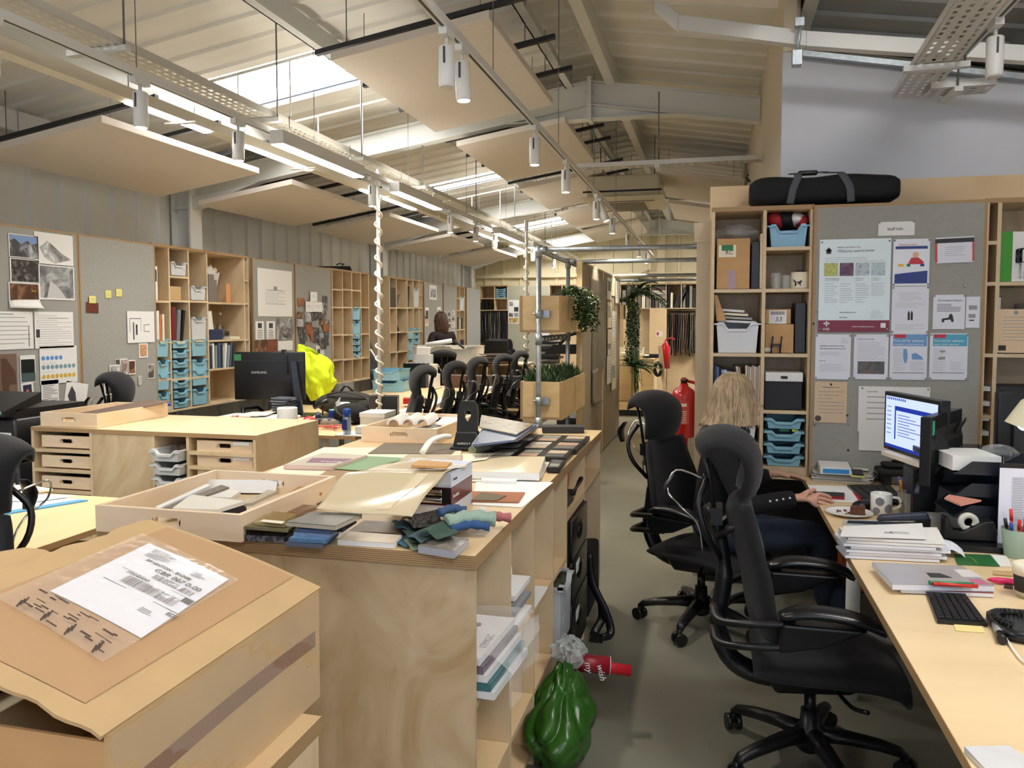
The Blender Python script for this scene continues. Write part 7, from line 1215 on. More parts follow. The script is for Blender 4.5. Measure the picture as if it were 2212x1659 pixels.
sheet('certificate', 'tan certificate at the bottom left of the staff board', 'certificate', B_, (1760, 824, 1828, 914), M('cert_tan', (214, 188, 156), .7), [crest(.5, .06, .02), ('text', .24, .145, .032, 'THE COMPANIES ACT 1985', INK), ('lines', .1, .2, .9, .8, 7, GINK), ('disc', [(.12, .9)], .1, M('seal_brown', (82, 66, 58), .6), 'seal')])
sheet('year_planner', 'large white planner sheet behind the lit monitor', 'planner', B_, (1858, 834, 2005, 978), PAPER, [('lines', .1, .12, .9, .55, 5, GINK), ('text', .1, .09, .022, 'YEAR PLANNER', INK)], pins=2)
sheet('year_planner', 'second white sheet half hidden behind the large planner', 'planner', B_, (1855, 834, 1872, 932), PAPER, off=-.001)
t = thing('fire_extinguisher', 'red fire extinguisher on the timber post left of the seated person', 'fire extinguisher', (-.17, 5.2, .80)); RX_ = M('extinguisher_red', (188, 20, 26), .25, coat=.3)
MB().lathe([(.07, .0), (.078, .012), (.078, .27), (.066, .305), (.03, .33), (.024, .35)], n=28).build('cylinder', RX_, t); MB().box(-.03, .03, -.05, .0, -.10, .0).build('lower_bracket', RX_, t); MB().lathe([(.018, .35), (.022, .36), (.022, .38)], n=14).build('valve', BLACK, t)
MB().box(-.012, .012, -.07, .03, .375, .387).build('lever', RX_, t); MB().tube(prof([(.02, 0, .365), (.08, -.02, .34), (.088, -.03, .22), (.082, -.04, .1)], 12), .01, 8).build('hose', RX_, t)
k = MB(); k.grid(lambda u, v: (.0788*cos(-2.6+1.5*u), .0788*sin(-2.6+1.5*u), .09+.15*v), 8, 2); k.build('label', M('label_ext', (206, 70, 66), .4), t); k = MB()
for i in range(7): k.grid(lambda u, v: (.0793*cos(-2.5+1.2*u), .0793*sin(-2.5+1.2*u), .10+.012*i+.004*v), 6, 1)
k.build('label_lines', CREAM, t); k = MB(); k.grid(lambda u, v: (.0793*cos(-2.5+1.2*u), .0793*sin(-2.5+1.2*u), .205+.02*v), 6, 1); k.build('label_symbols', CREAM, t)
# RIGHT DESK
RDX0, RDX1, RDY0, RDY1 = .475, 1.75, .55, 4.365; RZ = .7305
t = thing('desk', 'long plywood desk at the right with monitors and paperwork', 'desk', (RDX0, RDY0, 0)); w, d = RDX1-RDX0, RDY1-RDY0
MB().box(0, w, 0, d, .704, .73).build('desktop', wood('desk_ply', (224, 196, 150), (238, 212, 168), sc=(.35, 2.2, 1), rough=.35, dist=.8), t); MB().box(-.0015, 0, 0, d, .704, .7295).build('edge_band', EDGE, t)
for x, y in ((.10, 1.1), (.10, 2.86), (w-.1, .3), (w-.1, 2.5)): MB().cyl((x, y, 0), (x, y, .704), .028, 16).build('leg', STEEL, t)
MB().box(.08, w-.08, 1.08, 1.12, .66, .704).build('cross_rail', DGREY, t)
def R(x, y, z=RZ): p = aZ(x, y, z); return (p.x, p.y, z)
for k, (x, y, w_, d_, h_, m) in enumerate(((.72, 1.75, .22, .45, .46, BLACK), (.8, 1.15, .3, .34, .42, BLACK), (.95, 2.3, .25, .45, .45, M('pc_black', (16, 17, 19), .4)))):
 o = cbox_('computer_tower', 'black computer tower under the right desk, %s' % ('beside the aisle chair', 'nearest the viewer with a green panel', 'middle one')[k], (x, y, 0), 0, w_, d_, h_, m, cat='computer')
 if k == 1: MB().box(.02, .12, -.001, 0, .2, .28).build('green_panel', M('panel_green', (40, 92, 56), .5), o)
t = thing('orange_bag', 'orange carrier bag hanging under the far end of the right desk', 'carrier bag', (.60, 4.0, .28)); MB().grid(lambda u, v: (.03+.09*sin(pi*u)*(1+.2*sin(9*v)), -.16+.32*u+.02*sin(7*v), .40*v), 14, 12, th=.002).build('bag_body', M('bag_orange', (196, 92, 32), .5), t)
for k in range(8):
 dx = [0, 5, -3, 6, -2, 4, 0, 3][k]; pslab('paper', 'document in the paper pile at the far desk corner, %s from the bottom' % ORD[k], 'document', [(1756+dx, 1036-3*k), (1880+dx, 1044-3*k), (1893+dx, 1028-3*k), (1752+dx, 1018-3*k)], RZ+.006*(k+1), .005, [PAPER, M('paper_grey', (176, 176, 174), .7), PAPER][k % 3], group='documents piled at the far corner of the right desk')
p = R(1772, 1023, RZ+.05); t = thing('carton', 'white carton with a blue front on the paper pile', 'carton', p, -.02); MB().hexa([(.0, 0, 0), (.15, 0, 0), (.15, .13, 0), (0, .13, 0), (0.0, 0.005, .03), (.145, .005, .03), (.145, .13, .045), (0, .13, .045)]).build('carton_body', PAPER, t); MB().box(.012, .135, -.001, 0.001, .004, .026).build('blue_panel', M('panel_blue2', (44, 136, 204), .5), t)
pslab('phone', 'dark phone on a yellow pad beside the blue fronted carton', 'phone', [(1842, 1022), (1866, 1024), (1862, 1014), (1836, 1013)], RZ+.066, .009, DGREY); pslab('sticky_note', 'yellow note pad under the dark phone', 'sticky note', [(1838, 1026), (1868, 1029), (1868, 1022), (1838, 1019)], RZ+.055, .008, M('note_yellow', (240, 236, 130), .6)); pslab('card', 'white envelope with black border behind the dark phone', 'envelope', [(1842, 1014), (1876, 1016), (1876, 1012), (1842, 1010)], RZ+.06, .003, PAPER)
t = pslab('notebook', 'white ruled notepad with a red spine edge by the hands', 'notebook', [(1761, 1079), (1858, 1083), (1836, 1050), (1745, 1047)], RZ+.008, .007, PAPER); r_ = pslab('red_spine', '', '', [(1856, 1083), (1863, 1082), (1841, 1050), (1834, 1050)], RZ+.0095, .008, M('spine_red', (196, 40, 50), .4), tag_=False); r_.parent = t; r_.location = r_.location-t.location
t = pslab('smartphone', 'black smartphone in a red case on the notepad', 'smartphone', [(1758, 1069), (1823, 1073), (1824, 1064), (1758, 1061)], RZ+.02, .006, BLACK, edge=M('case_red', (150, 26, 40), .4))
o = pslab('smartphone_case', '', '', [(1757, 1074), (1824, 1077), (1825, 1066), (1757, 1063)], RZ+.014, .006, M('case_red', (150, 26, 40), .4), tag_=False); o.parent = t; o.location = o.location-t.location
def keyboard(label, px, z, th=.014, cols=13, rows=5):
 t = pslab('keyboard', label, 'keyboard', px, z, th, BLACK); P = [aZ(x, y, z+.0005)-V(t.location) for x, y in px]; k = MB()
 f = lambda u, v: (P[0]*(1-u)+P[1]*u)*(1-v)+(P[3]*(1-u)+P[2]*u)*v
 for i in range(cols):
  for j in range(rows):
   q = [f((i+a)/cols*.96+.02, (j+b)/rows*.88+.06) for a, b in ((.1, .12), (.9, .12), (.9, .88), (.1, .88))]
   k.hexa([(c.x, c.y, 0) for c in q]+[(c.x, c.y, .004) for c in q])
 k.build('keys', M('key_black', (26, 26, 29), .5), t); return t
keyboard('black keyboard between the notepad and the lit monitor', [(1876, 1086), (1960, 1082), (1920, 1046), (1830, 1047)], RZ+.018, cols=5, rows=14)
t = thing('computer_mouse', 'black mouse between the keyboard and the mug', 'mouse', R(1867, 1098), -1.2); MB().ball((0, 0, .012), (.034, .056, .026)).build('mouse_body', BLACK, t)
def vmon(label, A, B, z0, z1, screen_front, back=False):
 A, B = V(A), V(B); L = (B-A).length; t = thing('monitor', label, 'monitor', (A.x, A.y, 0), atan2(B.y-A.y, B.x-A.x)); s_ = 1 if screen_front else -1
 MB().box(0, L, -.012 if s_ > 0 else -.03, .03 if s_ > 0 else .012, z0, z1).build('bezel', BLACK, t, bevel=.004)
 MB().hexa([(L*.12, s_*.03, z0+.04), (L*.88, s_*.03, z0+.04), (L*.88, s_*.03, z1-.05), (L*.12, s_*.03, z1-.05), (L*.25, s_*.06, z0+.09), (L*.75, s_*.06, z0+.09), (L*.75, s_*.06, z1-.1), (L*.25, s_*.06, z1-.1)]).build('rear_bulge', BLACK, t)
 return t, L, s_
t, L, s_ = vmon('lit monitor showing a pale blue document page on the right desk', (.792, 3.95, 0), (.913, 3.5, 0), .962, 1.228, True)
SCR = emis('screen_blue', (120, 150, 246), 1.0); SCW = emis('screen_page', (186, 200, 255), 1.05); SCN = emis('screen_bar', (40, 60, 160), .8); SCT = emis('screen_text', (110, 120, 180), .8)
MB().quad((.018, -.013, .978), (L-.018, -.013, .978), (L-.018, -.013, 1.21), (.018, -.013, 1.21)).build('screen', SCW, t)
sc_ = MB(); sc_.quad((.018, -.0135, .978), (L-.018, -.0135, .978), (L-.018, -.0135, .992), (.018, -.0135, .992)); sc_.quad((.1, -.0135, 1.15), (L-.02, -.0135, 1.15), (L-.02, -.0135, 1.17), (.1, -.0135, 1.17)); sc_.quad((.1, -.0135, 1.02), (.112, -.0135, 1.02), (.112, -.0135, 1.15), (.1, -.0135, 1.15)); [sc_.quad((.03+.017*i, -.0135, 1.195), (.04+.017*i, -.0135, 1.195), (.04+.017*i, -.0135, 1.206), (.03+.017*i, -.0135, 1.206)) for i in range(10)]; sc_.build('screen_bars', SCN, t)
sc_ = MB(); [sc_.quad((.13, -.0135, 1.13-.013*i), (.13+.1+.05*((i*7) % 3), -.0135, 1.13-.013*i), (.13+.1+.05*((i*7) % 3), -.0135, 1.134-.013*i), (.13, -.0135, 1.134-.013*i)) for i in range(8)]; [sc_.quad((.03, -.0135, 1.16-.02*i), (.07, -.0135, 1.16-.02*i), (.07, -.0135, 1.164-.02*i), (.03, -.0135, 1.164-.02*i)) for i in range(7)]; sc_.build('screen_text', SCT, t)
MB().box(.03, .05, -.0135, -.012, .964, .974).build('red_sticker', REDP, t); MB().box(.08, L, -.06, .0, .945, .962).build('cream_shelf', CREAM, t); MB().cyl((L/2, .05, .80), (L/2, .05, 1.05), .025, 10).build('stand', BLACK, t)
t, L, s_ = vmon('black monitor seen from behind with a green sticker on its top corner', (.80, 3.33, 0), (1.013, 3.72, 0), .91, 1.18, False)
MB().box(.01, .035, -.0312, -.03, 1.11, 1.165).build('green_sticker', M('sticker_green', (60, 176, 130), .5), t); MB().hexa([(L*.55, -.065, 1.10), (L*.95, -.05, 1.13), (L*.95, -.05, 1.145), (L*.55, -.065, 1.115), (L*.55, -.06, 1.10), (L*.95, -.045, 1.13), (L*.95, -.045, 1.145), (L*.55, -.06, 1.115)]).build('grip_slot', BLACK, t); MB().box(L*.62, L*.72, -.0645, -.06, 1.0, 1.04).build('logo_plate', DGREY, t)
MB().hexa([(L*.4, -.05, .75), (L*.7, -.05, .75), (L*.7, 0, .75), (L*.4, 0, .75), (L*.45, -.05, .95), (L*.6, -.05, .95), (L*.6, -.02, .95), (L*.45, -.02, .95)]).build('stand', BLACK, t)
t = thing('monitor_riser', 'stepped black monitor riser under the lit monitor', 'monitor riser', R(1903, 1052)); MB().rbox(0, .34, .02, .40, .05, .075, .02).build('lower_step', BLACKR, t); MB().rbox(.03, .36, .1, .42, .075, .10, .02).build('upper_step', BLACKR, t); MB().lathe([(.13, .1), (.135, .105), (.12, .112)], (.2, .24, 0), 24).build('round_foot', BLACK, t); [MB().box(.02+.28*i, .05+.28*i, .03, .39, 0, .05).build('side_foot', BLACKR, t) for i in range(2)]
for k in range(3): cbox_('document', 'papers tucked in the slot of the black monitor riser, %s' % ('bottom', 'middle', 'top')[k], tuple(V(R(1915, 1048))+V((.03, .04, .002+.012*k))), 0, .18, .25, .01, [PAPER, GREYT, PAPER][k], cat='document', group='papers in the monitor riser slot')
one('key_ring', 'bunch of keys on the black monitor riser', 'keys', MB().tube(prof([(0, 0, 0), (.03, .01, .0), (.05, 0, 0), (.07, .01, 0), (.06, .03, 0), (.02, .03, 0)], 14), .004, 5), CHROME, tuple(V(R(1903, 1052))+V((.12, .08, .082))))
p = R(1834, 1112); t = thing('plate', 'white plate with crumbs by the desk edge', 'plate', p); MB().lathe([(.045, 0), (.065, .004), (.095, .014), (.097, .015), (.09, .012), (.06, .006), (.0, .005)], n=36, cap=False).build('plate_body', M('china', (240, 238, 232), .2), t); k = MB(); rg = random.Random(2); [k.ball((rg.uniform(-.05, .06), rg.uniform(-.03, .04), .009), rg.uniform(.002, .006), 6, 4) for _ in range(16)]; k.build('crumbs', M('crumb', (110, 66, 44), .9), t)
one('cake', 'small piece of chocolate cake on the white plate', 'cake', MB().hexa([(-.03, -.015, 0), (.03, -.02, 0), (.035, .02, 0), (-.025, .02, 0), (-.028, -.012, .03), (.028, -.018, .034), (.033, .018, .032), (-.022, .018, .03)]), M('chocolate', (92, 54, 36), .9, var=.4, scale=60, bump=.8), (p[0]+.03, p[1]-.005, p[2]+.008))
p = R(1903, 1110); t = thing('mug', 'white mug with grey ink blots beside the plate', 'mug', p); MB().lathe([(.034, 0), (.042, .003), (.043, .088), (.041, .09), (.037, .088), (.036, .008), (0, .006)], n=32, cap=False).build('mug_body', M('china', (240, 238, 232)), t); MB().tube(prof([(.04, -.005, .075), (.07, -.008, .07), (.072, -.008, .04), (.042, -.005, .022)], 14), .006, 8).build('handle', M('china', (240, 238, 232)), t)
k = MB()
for a0, z0, r, in ((-1.9, .06, .018), (-1.0, .03, .02), (-2.2, .02, .015)): k.grid(lambda u, v: (.0436*cos(a0+(u-.5)*2*r/.043*sqrt(max(.02, 1-(2*v-1)**2))), .0436*sin(a0+(u-.5)*2*r/.043*sqrt(max(.02, 1-(2*v-1)**2))), z0+(v-.5)*2*r), 8, 8)
k.build('ink_blots', M('blot_grey', (128, 130, 138), .3), t)
def pens(loc, n, rad, zt, cols, grp, where, rg):
 for k in range(n):
  a = rg.uniform(0, 2*pi); b = V((cos(a)*rad*.5, sin(a)*rad*.5, .01)); tp = V((cos(a)*rad*1.15, sin(a)*rad*1.15, zt*rg.uniform(.8, 1.12)))
  t = thing('pen', '%s pen in %s, %s of the bunch' % (cols[k % len(cols)][0], where, ORD[k]), 'pen', loc, 0, grp); MB().cyl(b, tp, .0048, 8).build('barrel', M('pen_'+cols[k % len(cols)][0], cols[k % len(cols)][1], .3), t); MB().cyl(tp-(tp-b)*.25, tp+(tp-b)*.02, .0058, 8).build('cap', M('pen_'+cols[k % len(cols)][0], cols[k % len(cols)][1]), t)
rg = random.Random(77); PC = [('red', (196, 30, 44)), ('blue', (50, 70, 170)), ('light blue', (90, 160, 210)), ('orange', (214, 150, 60)), ('black', (26, 26, 28)), ('pink', (210, 60, 90)), ('teal', (30, 90, 110))]
p = R(1962, 1110); t = thing('pen_cup', 'clear glass pen cup full of coloured pens by the monitor', 'pen cup', p); MB().lathe([(.036, 0), (.045, .095), (.042, .095), (.033, .006), (0, .006)], n=28, cap=False).build('glass_body', film('cup_glass', (196, 190, 174), .4, .05), t); pens(p, 10, .034, .145, PC, 'pens in the glass cup', 'the clear glass cup', rg)
pslab('scissors_case', 'grey handled scissors lying across the pen cup', 'scissors', [(1975, 1062), (1985, 1062), (1990, 1040), (1982, 1040)], RZ+.16, .008, DGREY)
t = thing('desk_calendar', 'small red and white desk calendar beside the pen cup', 'calendar', R(1986, 1118), .1); MB().hexa([(0, 0, 0), (.09, 0, 0), (.09, .04, 0), (0, .04, 0), (0, .018, .085), (.09, .018, .085), (.09, .022, .085), (0, .022, .085)]).build('stand', PAPER, t); MB().hexa([(.003, .003, .016), (.087, .003, .016), (.087, .004, .016), (.003, .004, .016), (.003, .0165, .08), (.087, .0165, .08), (.087, .0175, .08), (.003, .0175, .08)]).build('red_panel', M('cal_red', (176, 44, 70), .5), t)
pslab('paper_trimmer', 'clear ruler trimmer with a dark blade bar by the stapler', 'trimmer', [(1822, 1131), (1990, 1140), (2000, 1124), (1822, 1122)], RZ+.012, .008, film('ruler_clear', (216, 224, 226), .5)); o = COL.objects['paper_trimmer']; t = pslab('blade_bar', '', '', [(1830, 1128), (1985, 1134), (1988, 1129), (1832, 1124)], RZ+.016, .004, NAVY, tag_=False); t.parent = o; t.location -= o.location; pslab('plastic_sleeve', 'clear plastic sleeve under the stapler', 'plastic sleeve', [(1845, 1142), (1985, 1148), (1990, 1132), (1838, 1130)], RZ+.004, .003, film('sleeve_clear', (190, 206, 214), .5))
p = R(1895, 1140, RZ+.02); t = thing('stapler', 'dark blue long reach stapler beside the glass cup', 'stapler', (p[0], p[1], RZ+.013), .02); STM = M('stapler_navy', (34, 42, 58), .45); MB().hexa([(0, 0, .03), (.19, 0, .045), (.19, .035, .045), (0, .035, .03), (.01, .004, .055), (.18, .004, .075), (.18, .031, .075), (.01, .031, .055)]).build('top_arm', STM, t, bevel=.008); MB().rbox(.0, .2, -.004, .04, 0, .014, .01).build('base', BLACK, t); MB().hexa([(.12, .004, .012), (.19, .004, .012), (.19, .031, .012), (.12, .031, .012), (.15, .004, .045), (.19, .004, .05), (.19, .031, .05), (.15, .031, .045)]).build('hinge', BLACK, t)
PB = M('paper_cool', (226, 228, 238), .7)
for k in range(7):
 dx = [0, 8, 2, 12, -4, 4, 6][k]; dy = -6.5*k; pslab('document', 'white document in the thick pile at the desk edge, %s from bottom' % ORD[k], 'document', [(1826+dx, 1200+dy), (2030+dx*2, 1210+dy), (2018+dx, 1178+dy), (1806+dx, 1178+dy)], RZ+.011*(k+1), .009, [PB, PAPER][k > 4], group='documents in the thick pile at the desk edge')
t = pslab('document', 'loose top sheet with small stamp on the thick white pile', 'document', [(1815, 1158), (2000, 1164), (1992, 1130), (1822, 1136)], RZ+.084, .002, PAPER); q = V(R(1925, 1152, RZ+.0845)); MB().box(0, .06, 0, .03, 0, .0005).build('stamp', M('stamp_grey', (196, 196, 200), .6), t); COL.objects['stamp'].location = q-V(t.location); tx = text(t, 'CB', .025, tuple(V(R(1912, 1152, RZ+.085))-V(t.location)), (0, 0, .2), INK)
MB().grid(lambda u, v: (-.02+.10*u, .0+.16*v, .006+.05*u*(1-u)*2+.02*sin(5*v)), 8, 8, sm=False).build('curled_sheet', PB); tag(COL.objects['curled_sheet'], 'curled bluish sheet at the right end of the white pile', 'paper'); COL.objects['curled_sheet'].location = V(R(2030, 1205))
p = R(2040, 1180); t = thing('tape_dispenser', 'black desk tape dispenser on a black notebook', 'tape dispenser', (p[0], p[1], RZ+.026), .02); MB().prism([(0, 0), (.17, 0), (.175, .03), (.16, .075), (.13, .07), (.06, .03), (.03, .035), (.012, .08), (0, .08)], 0, .055, 1).build('body', BLACK, t, bevel=.004); k = MB(); k.lathe([(.016, .0), (.034, .0), (.034, .018), (.016, .018), (.016, 0)], n=24, cap=False); k.build('tape_roll', M('tape_pale', (210, 208, 196), .3), t, loc=(.085, .037, .062), rot=(pi/2, 0, 0))
flatbook('black notebook with white pages under the tape dispenser', (p[0]-.03, p[1]-.06, RZ), .01, .235, .2, .022, BLACK)
t = pslab('leaflet', 'dark green leaflet with a curved pale line under the black notebook', 'leaflet', [(2068, 1218), (2160, 1222), (2138, 1198), (2060, 1196)], RZ+.004, .003, M('leaf_green', (44, 110, 58), .3)); pslab('leaflet', 'white leaflet continuing right of the green leaflet', 'leaflet', [(2160, 1222), (2186, 1222), (2174, 1200), (2140, 1198)], RZ+.0035, .003, PAPER)
q = [V(R(x, y, RZ+.0055))-V(t.location) for x, y in ((2085, 1200), (2100, 1206), (2110, 1216))]; MB().tube(prof([tuple(a) for a in q], 10), .0022, 4, sq=.3).build('curved_line', M('line_lime', (150, 196, 70), .4), t)
cbox_('staple_box', 'clear plastic box of clips beside the tape dispenser', R(2008, 1145), .1, .12, .1, .05, film('clip_box', (206, 206, 204), .55), cat='box');
t = thing('letter_tray', 'stack of black mesh letter trays on the right desk', 'letter trays', R(2056, 1168), .0);
for k in range(4):
 z = .006+.082*k; tr = MB().hexa([(0, 0, z), (.36, 0, z), (.36, .25, z), (0, .25, z), (0, 0, z+.004), (.36, 0, z+.004), (.36, .25, z+.004), (0, .25, z+.004)]); tr.prism([(0.0, z), (.36, z), (.36, z+.05), (.06, z+.05)], -.003, 0, 1); tr.prism([(0.0, z), (.36, z), (.36, z+.05), (.06, z+.05)], .25, .253, 1); tr.build('tray', M('tray_navy', (26, 32, 42), .4), t)
for x in (.16, .34):
 for y in (-.006, .256): MB().cyl((x, y, 0), (x, y, .33), .006, 8).build('riser_post', BLACK, t)
p = R(2056, 1168); pslab('folder', 'pink folder lying in the middle letter tray', 'folder', [(2040, 1075), (2075, 1090), (2120, 1080), (2050, 1068)], RZ+.19, .006, M('folder_pink', (206, 140, 124), .6)) ; flatbook('thick cream book on top of the letter trays', (p[0]+.0, p[1]+.02, RZ+.262), .12, .17, .2, .055, PAPER)
t = thing('plastic_wrap', 'crumpled clear wrap behind the cream book on the letter trays', 'plastic wrap', (p[0]+.22, p[1]+.24, RZ+.30)); MB().grid(lambda u, v: (.06*cos(2*pi*u)*sin(pi*v)*(1+.3*sin(11*u*3)), .05*sin(2*pi*u)*sin(pi*v), -.03*cos(pi*v)*(1+.2*sin(9*u*4))), 20, 8, sm=False).build('wrap_body', film('bag_film', (200, 200, 200)), t)
for k in range(3): cbox_('black_box', 'black organiser clutter behind the letter trays, %s' % ('left', 'middle', 'right')[k], (p[0]-.06+.16*k, p[1]+.34, RZ), .05*k, .15, .18, [.2, .26, .22][k], [BLACK, DGREY, BLACK][k], cat='organiser')
cbox_('black_box', 'open black folder lying flat on the clutter behind the letter trays', (p[0]-.03, p[1]+.36, RZ+.262), .03, .3, .2, .025, BLACK, cat='folder'); flatbook('red and blue edged book on the clutter at the right edge', (p[0]+.34, p[1]+.3, RZ+.225), 0, .2, .16, .03, REDP)
t = thing('document_holder', 'upright white schedule sheet on an easel at the right edge', 'document holder', R(2154, 1186), .02); MB().box(0, .28, 0, .003, .0, .295).build('sheet', M('sheet_blue_white', (232, 236, 252), .5), t); k = MB(); rg = random.Random(3); [k.quad((.04, -.001, .26-.0062*i), (.04+rg.uniform(.03, .06), -.001, .26-.0062*i), (.04+rg.uniform(.03, .06), -.001, .262-.0062*i), (.04, -.001, .262-.0062*i)) for i in range(34)]; [k.quad((.12, -.001, .26-.0124*i), (.2, -.001, .26-.0124*i), (.2, -.001, .262-.0124*i), (.12, -.001, .262-.0124*i)) for i in range(17)]; k.build('printed_lines', GINK, t); MB().box(.0, .28, .004, .012, .0, .31).build('backing', BLACK, t)
p = R(2196, 1203); t = thing('pen_cup', 'sage green pen cup at the right picture edge', 'pen cup', p); MB().lathe([(.038, 0), (.05, .1), (.047, .1), (.036, .006), (0, .006)], n=28, cap=False).build('cup_body', M('cup_sage', (140, 160, 140), .5), t); pens(p, 6, .034, .15, [('red', (206, 50, 52)), ('black', (26, 26, 28)), ('scarlet', (214, 60, 56)), ('navy', (30, 36, 70)), ('blue', (50, 70, 170))], 'pens in the sage cup', 'the sage green cup', rg)
p = R(2222, 1290); t = thing('coffee_cup', 'reusable coffee cup with cream lid and dark band at the right edge', 'coffee cup', p); MB().lathe([(.03, 0), (.036, .02)], n=24).build('cup_base', film('cup_clear', (206, 196, 160), .6), t); MB().lathe([(.037, .02), (.042, .075)], n=24).build('dark_band', M('cork_dark', (40, 38, 34), .8), t); MB().lathe([(.044, .07), (.045, .1), (.036, .104)], n=24).build('lid', CREAM, t)
mz = [(1900, 1244), (2148, 1262), (2060, 1226), (1884, 1216)]
flat = pslab('magazine', 'red edged book under the grey architecture magazine', 'magazine', [(1946, 1272), (2146, 1282), (2146, 1262), (1940, 1258)], RZ+.014, .012, M('mag_red_edge', (150, 96, 90), .5), edge=PB)
t = pslab('magazine', 'grey architecture magazine with a black shape on the cover', 'magazine', [(1928, 1262), (2148, 1266), (2078, 1222), (1884, 1214)], RZ+.033, .017, M('mag_cover', (172, 168, 168), .3, var=.06, scale=10), edge=PB)
def onmag(nm, px, m, z=RZ+.0338): o = pslab(nm, '', '', px, z, .0006, m, tag_=False); o.parent = t; o.location = o.location-V(t.location)
onmag('black_shape', [(2010, 1247), (2058, 1248), (2030, 1238), (2000, 1237)], M('mag_black', (58, 54, 60), .4)); onmag('pink_block', [(2102, 1262), (2140, 1263), (2120, 1252), (2092, 1251)], M('mag_pink', (196, 110, 140), .4)); onmag('pale_stripes', [(2080, 1246), (2120, 1246), (2095, 1230), (2060, 1230)], M('mag_pale', (222, 220, 218), .4))
for k, (a, b, c) in enumerate((((2007, 1258), (2103, 1262), 'green'), ((2015, 1261), (2112, 1267), 'red'))):
 A, B = V(R(*a, RZ+.04)), V(R(*b, RZ+.04)); o = thing('pen', '%s felt pen lying on the grey magazine' % c, 'pen', tuple(A)); MB().cyl((0, 0, 0), tuple(B-A), .0055, 10).build('barrel', M('pen2_'+c, {'green': (52, 140, 96), 'red': (206, 56, 44)}[c], .4), o); MB().cyl((0, 0, 0), tuple((B-A)*.12), .0062, 10).build('cap', M('pen2_'+c, (0, 0, 0)), o)
A, B = V(R(2136, 1252, RZ+.012)), V(R(2200, 1258, RZ+.012)); o = thing('highlighter', 'pink highlighter pen at the right edge', 'highlighter', tuple(A)); MB().tube([(0, 0, 0), tuple((B-A)*.3), tuple((B-A))], [.005, .010, .010], 10).build('barrel', M('pink_marker', (224, 48, 110), .35), o); MB().cyl(tuple((B-A)*-.05), (0, 0, 0), .003, 8).build('tip', M('pink_marker', (0, 0, 0)), o)
pslab('card', 'tan card strips lying right of the grey magazine', 'card', [(2145, 1240), (2190, 1243), (2190, 1234), (2145, 1232)], RZ+.004, .003, CARDL); pslab('card', 'dark square sample under the pink highlighter', 'sample', [(2168, 1268), (2188, 1270), (2188, 1258), (2174, 1258)], RZ+.004, .003, M('sample_dark', (70, 60, 56), .6))
KB = [(2025, 1340), (2134, 1347), (2085, 1282), (2000, 1276)]; keyboard('small black keyboard on the near part of the right desk', KB, RZ+.010, .008, 6, 12)
A = V(R(2028, 1342, RZ+.01)); B = V(R(2134, 1347, RZ+.01)); o = one('keyboard_battery_bar', 'round rear bar of the small black keyboard', 'keyboard bar', MB().cyl((0, 0, 0), tuple(B-A), .007, 10), BLACK, tuple(A)) if False else None
pslab('sticky_note', 'yellow sticky note under the small black keyboard', 'sticky note', [(2065, 1362), (2127, 1366), (2122, 1348), (2058, 1343)], RZ+.002, .0015, M('note_cream', (240, 220, 150), .7))
p = R(2205, 1370); t = thing('desk_phone', 'black desk phone with coiled cord at the right edge', 'desk phone', p); MB().rbox(-.06, .16, -.08, .12, 0, .03, .05).build('base', BLACK, t); k = MB(); n = 160; k.tube([((.055+.008*cos(i*.8))*cos(i*.026)-.0, (.055+.008*cos(i*.8))*sin(i*.026)+.01, .036+.006*sin(i*.8)) for i in range(n)], .003, 5); k.build('coiled_cord', BLACKR, t)
A = V(R(2152, 1350, RZ+.012)); B = V(R(2166, 1384, RZ+.012)); o = thing('marker', 'grey and black marker pen beside the desk phone', 'marker', tuple(A)); MB().cyl((0, 0, 0), tuple((B-A)*.6), .011, 12).build('barrel', M('marker_grey', (150, 154, 156), .4), o); MB().cyl(tuple((B-A)*.6), tuple(B-A), .0115, 12).build('cap', BLACK, o)
k = [tuple(V(R(x, y, RZ+.006))) for x, y in ((2168, 1355), (2172, 1375), (2190, 1405), (2215, 1432), (2260, 1450))]; one('white_cable', 'white cable trailing from the desk phone', 'cable', MB().tube(prof(k, 30), .003, 6), PAPER)
pslab('tile_sample', 'white marble tile at the near corner of the right desk', 'tile', [(2130, 1662), (2290, 1680), (2178, 1610), (2083, 1612)], RZ+.012, .011, M('carrara', (212, 212, 212), .25, var=.06, scale=9))
t = thing('desk_lamp', 'cream desk lamp head lit blue white at the right picture edge', 'desk lamp', (1.52, 3.30, RZ)); a = aY(2212, 905, 3.3); h = V((a.x-1.52, 0, a.z-RZ)); MB().tube([h+V((.055, 0, .09)), h+V((.03, 0, .05)), h+V((-.005, 0, -.035))], [.022, .045, .062], 24, cap=False).build('shade', M('lamp_cream', (214, 206, 176), .4), t); MB().ball(tuple(h+V((.005, 0, -.015))), .03, 12, 8).build('bulb', emis('lamp_bulb', (190, 236, 255), 3.0), t); MB().tube([tuple(h+V((.055, 0, .09))), (.15, .02, .42), (.06, 0, .02)], .008, 8).build('arm', M('lamp_cream', (214, 206, 176)), t); MB().lathe([(.08, 0), (.08, .015), (.02, .025)], (.06, 0, 0), 24).build('base', M('lamp_cream', (214, 206, 176)), t)
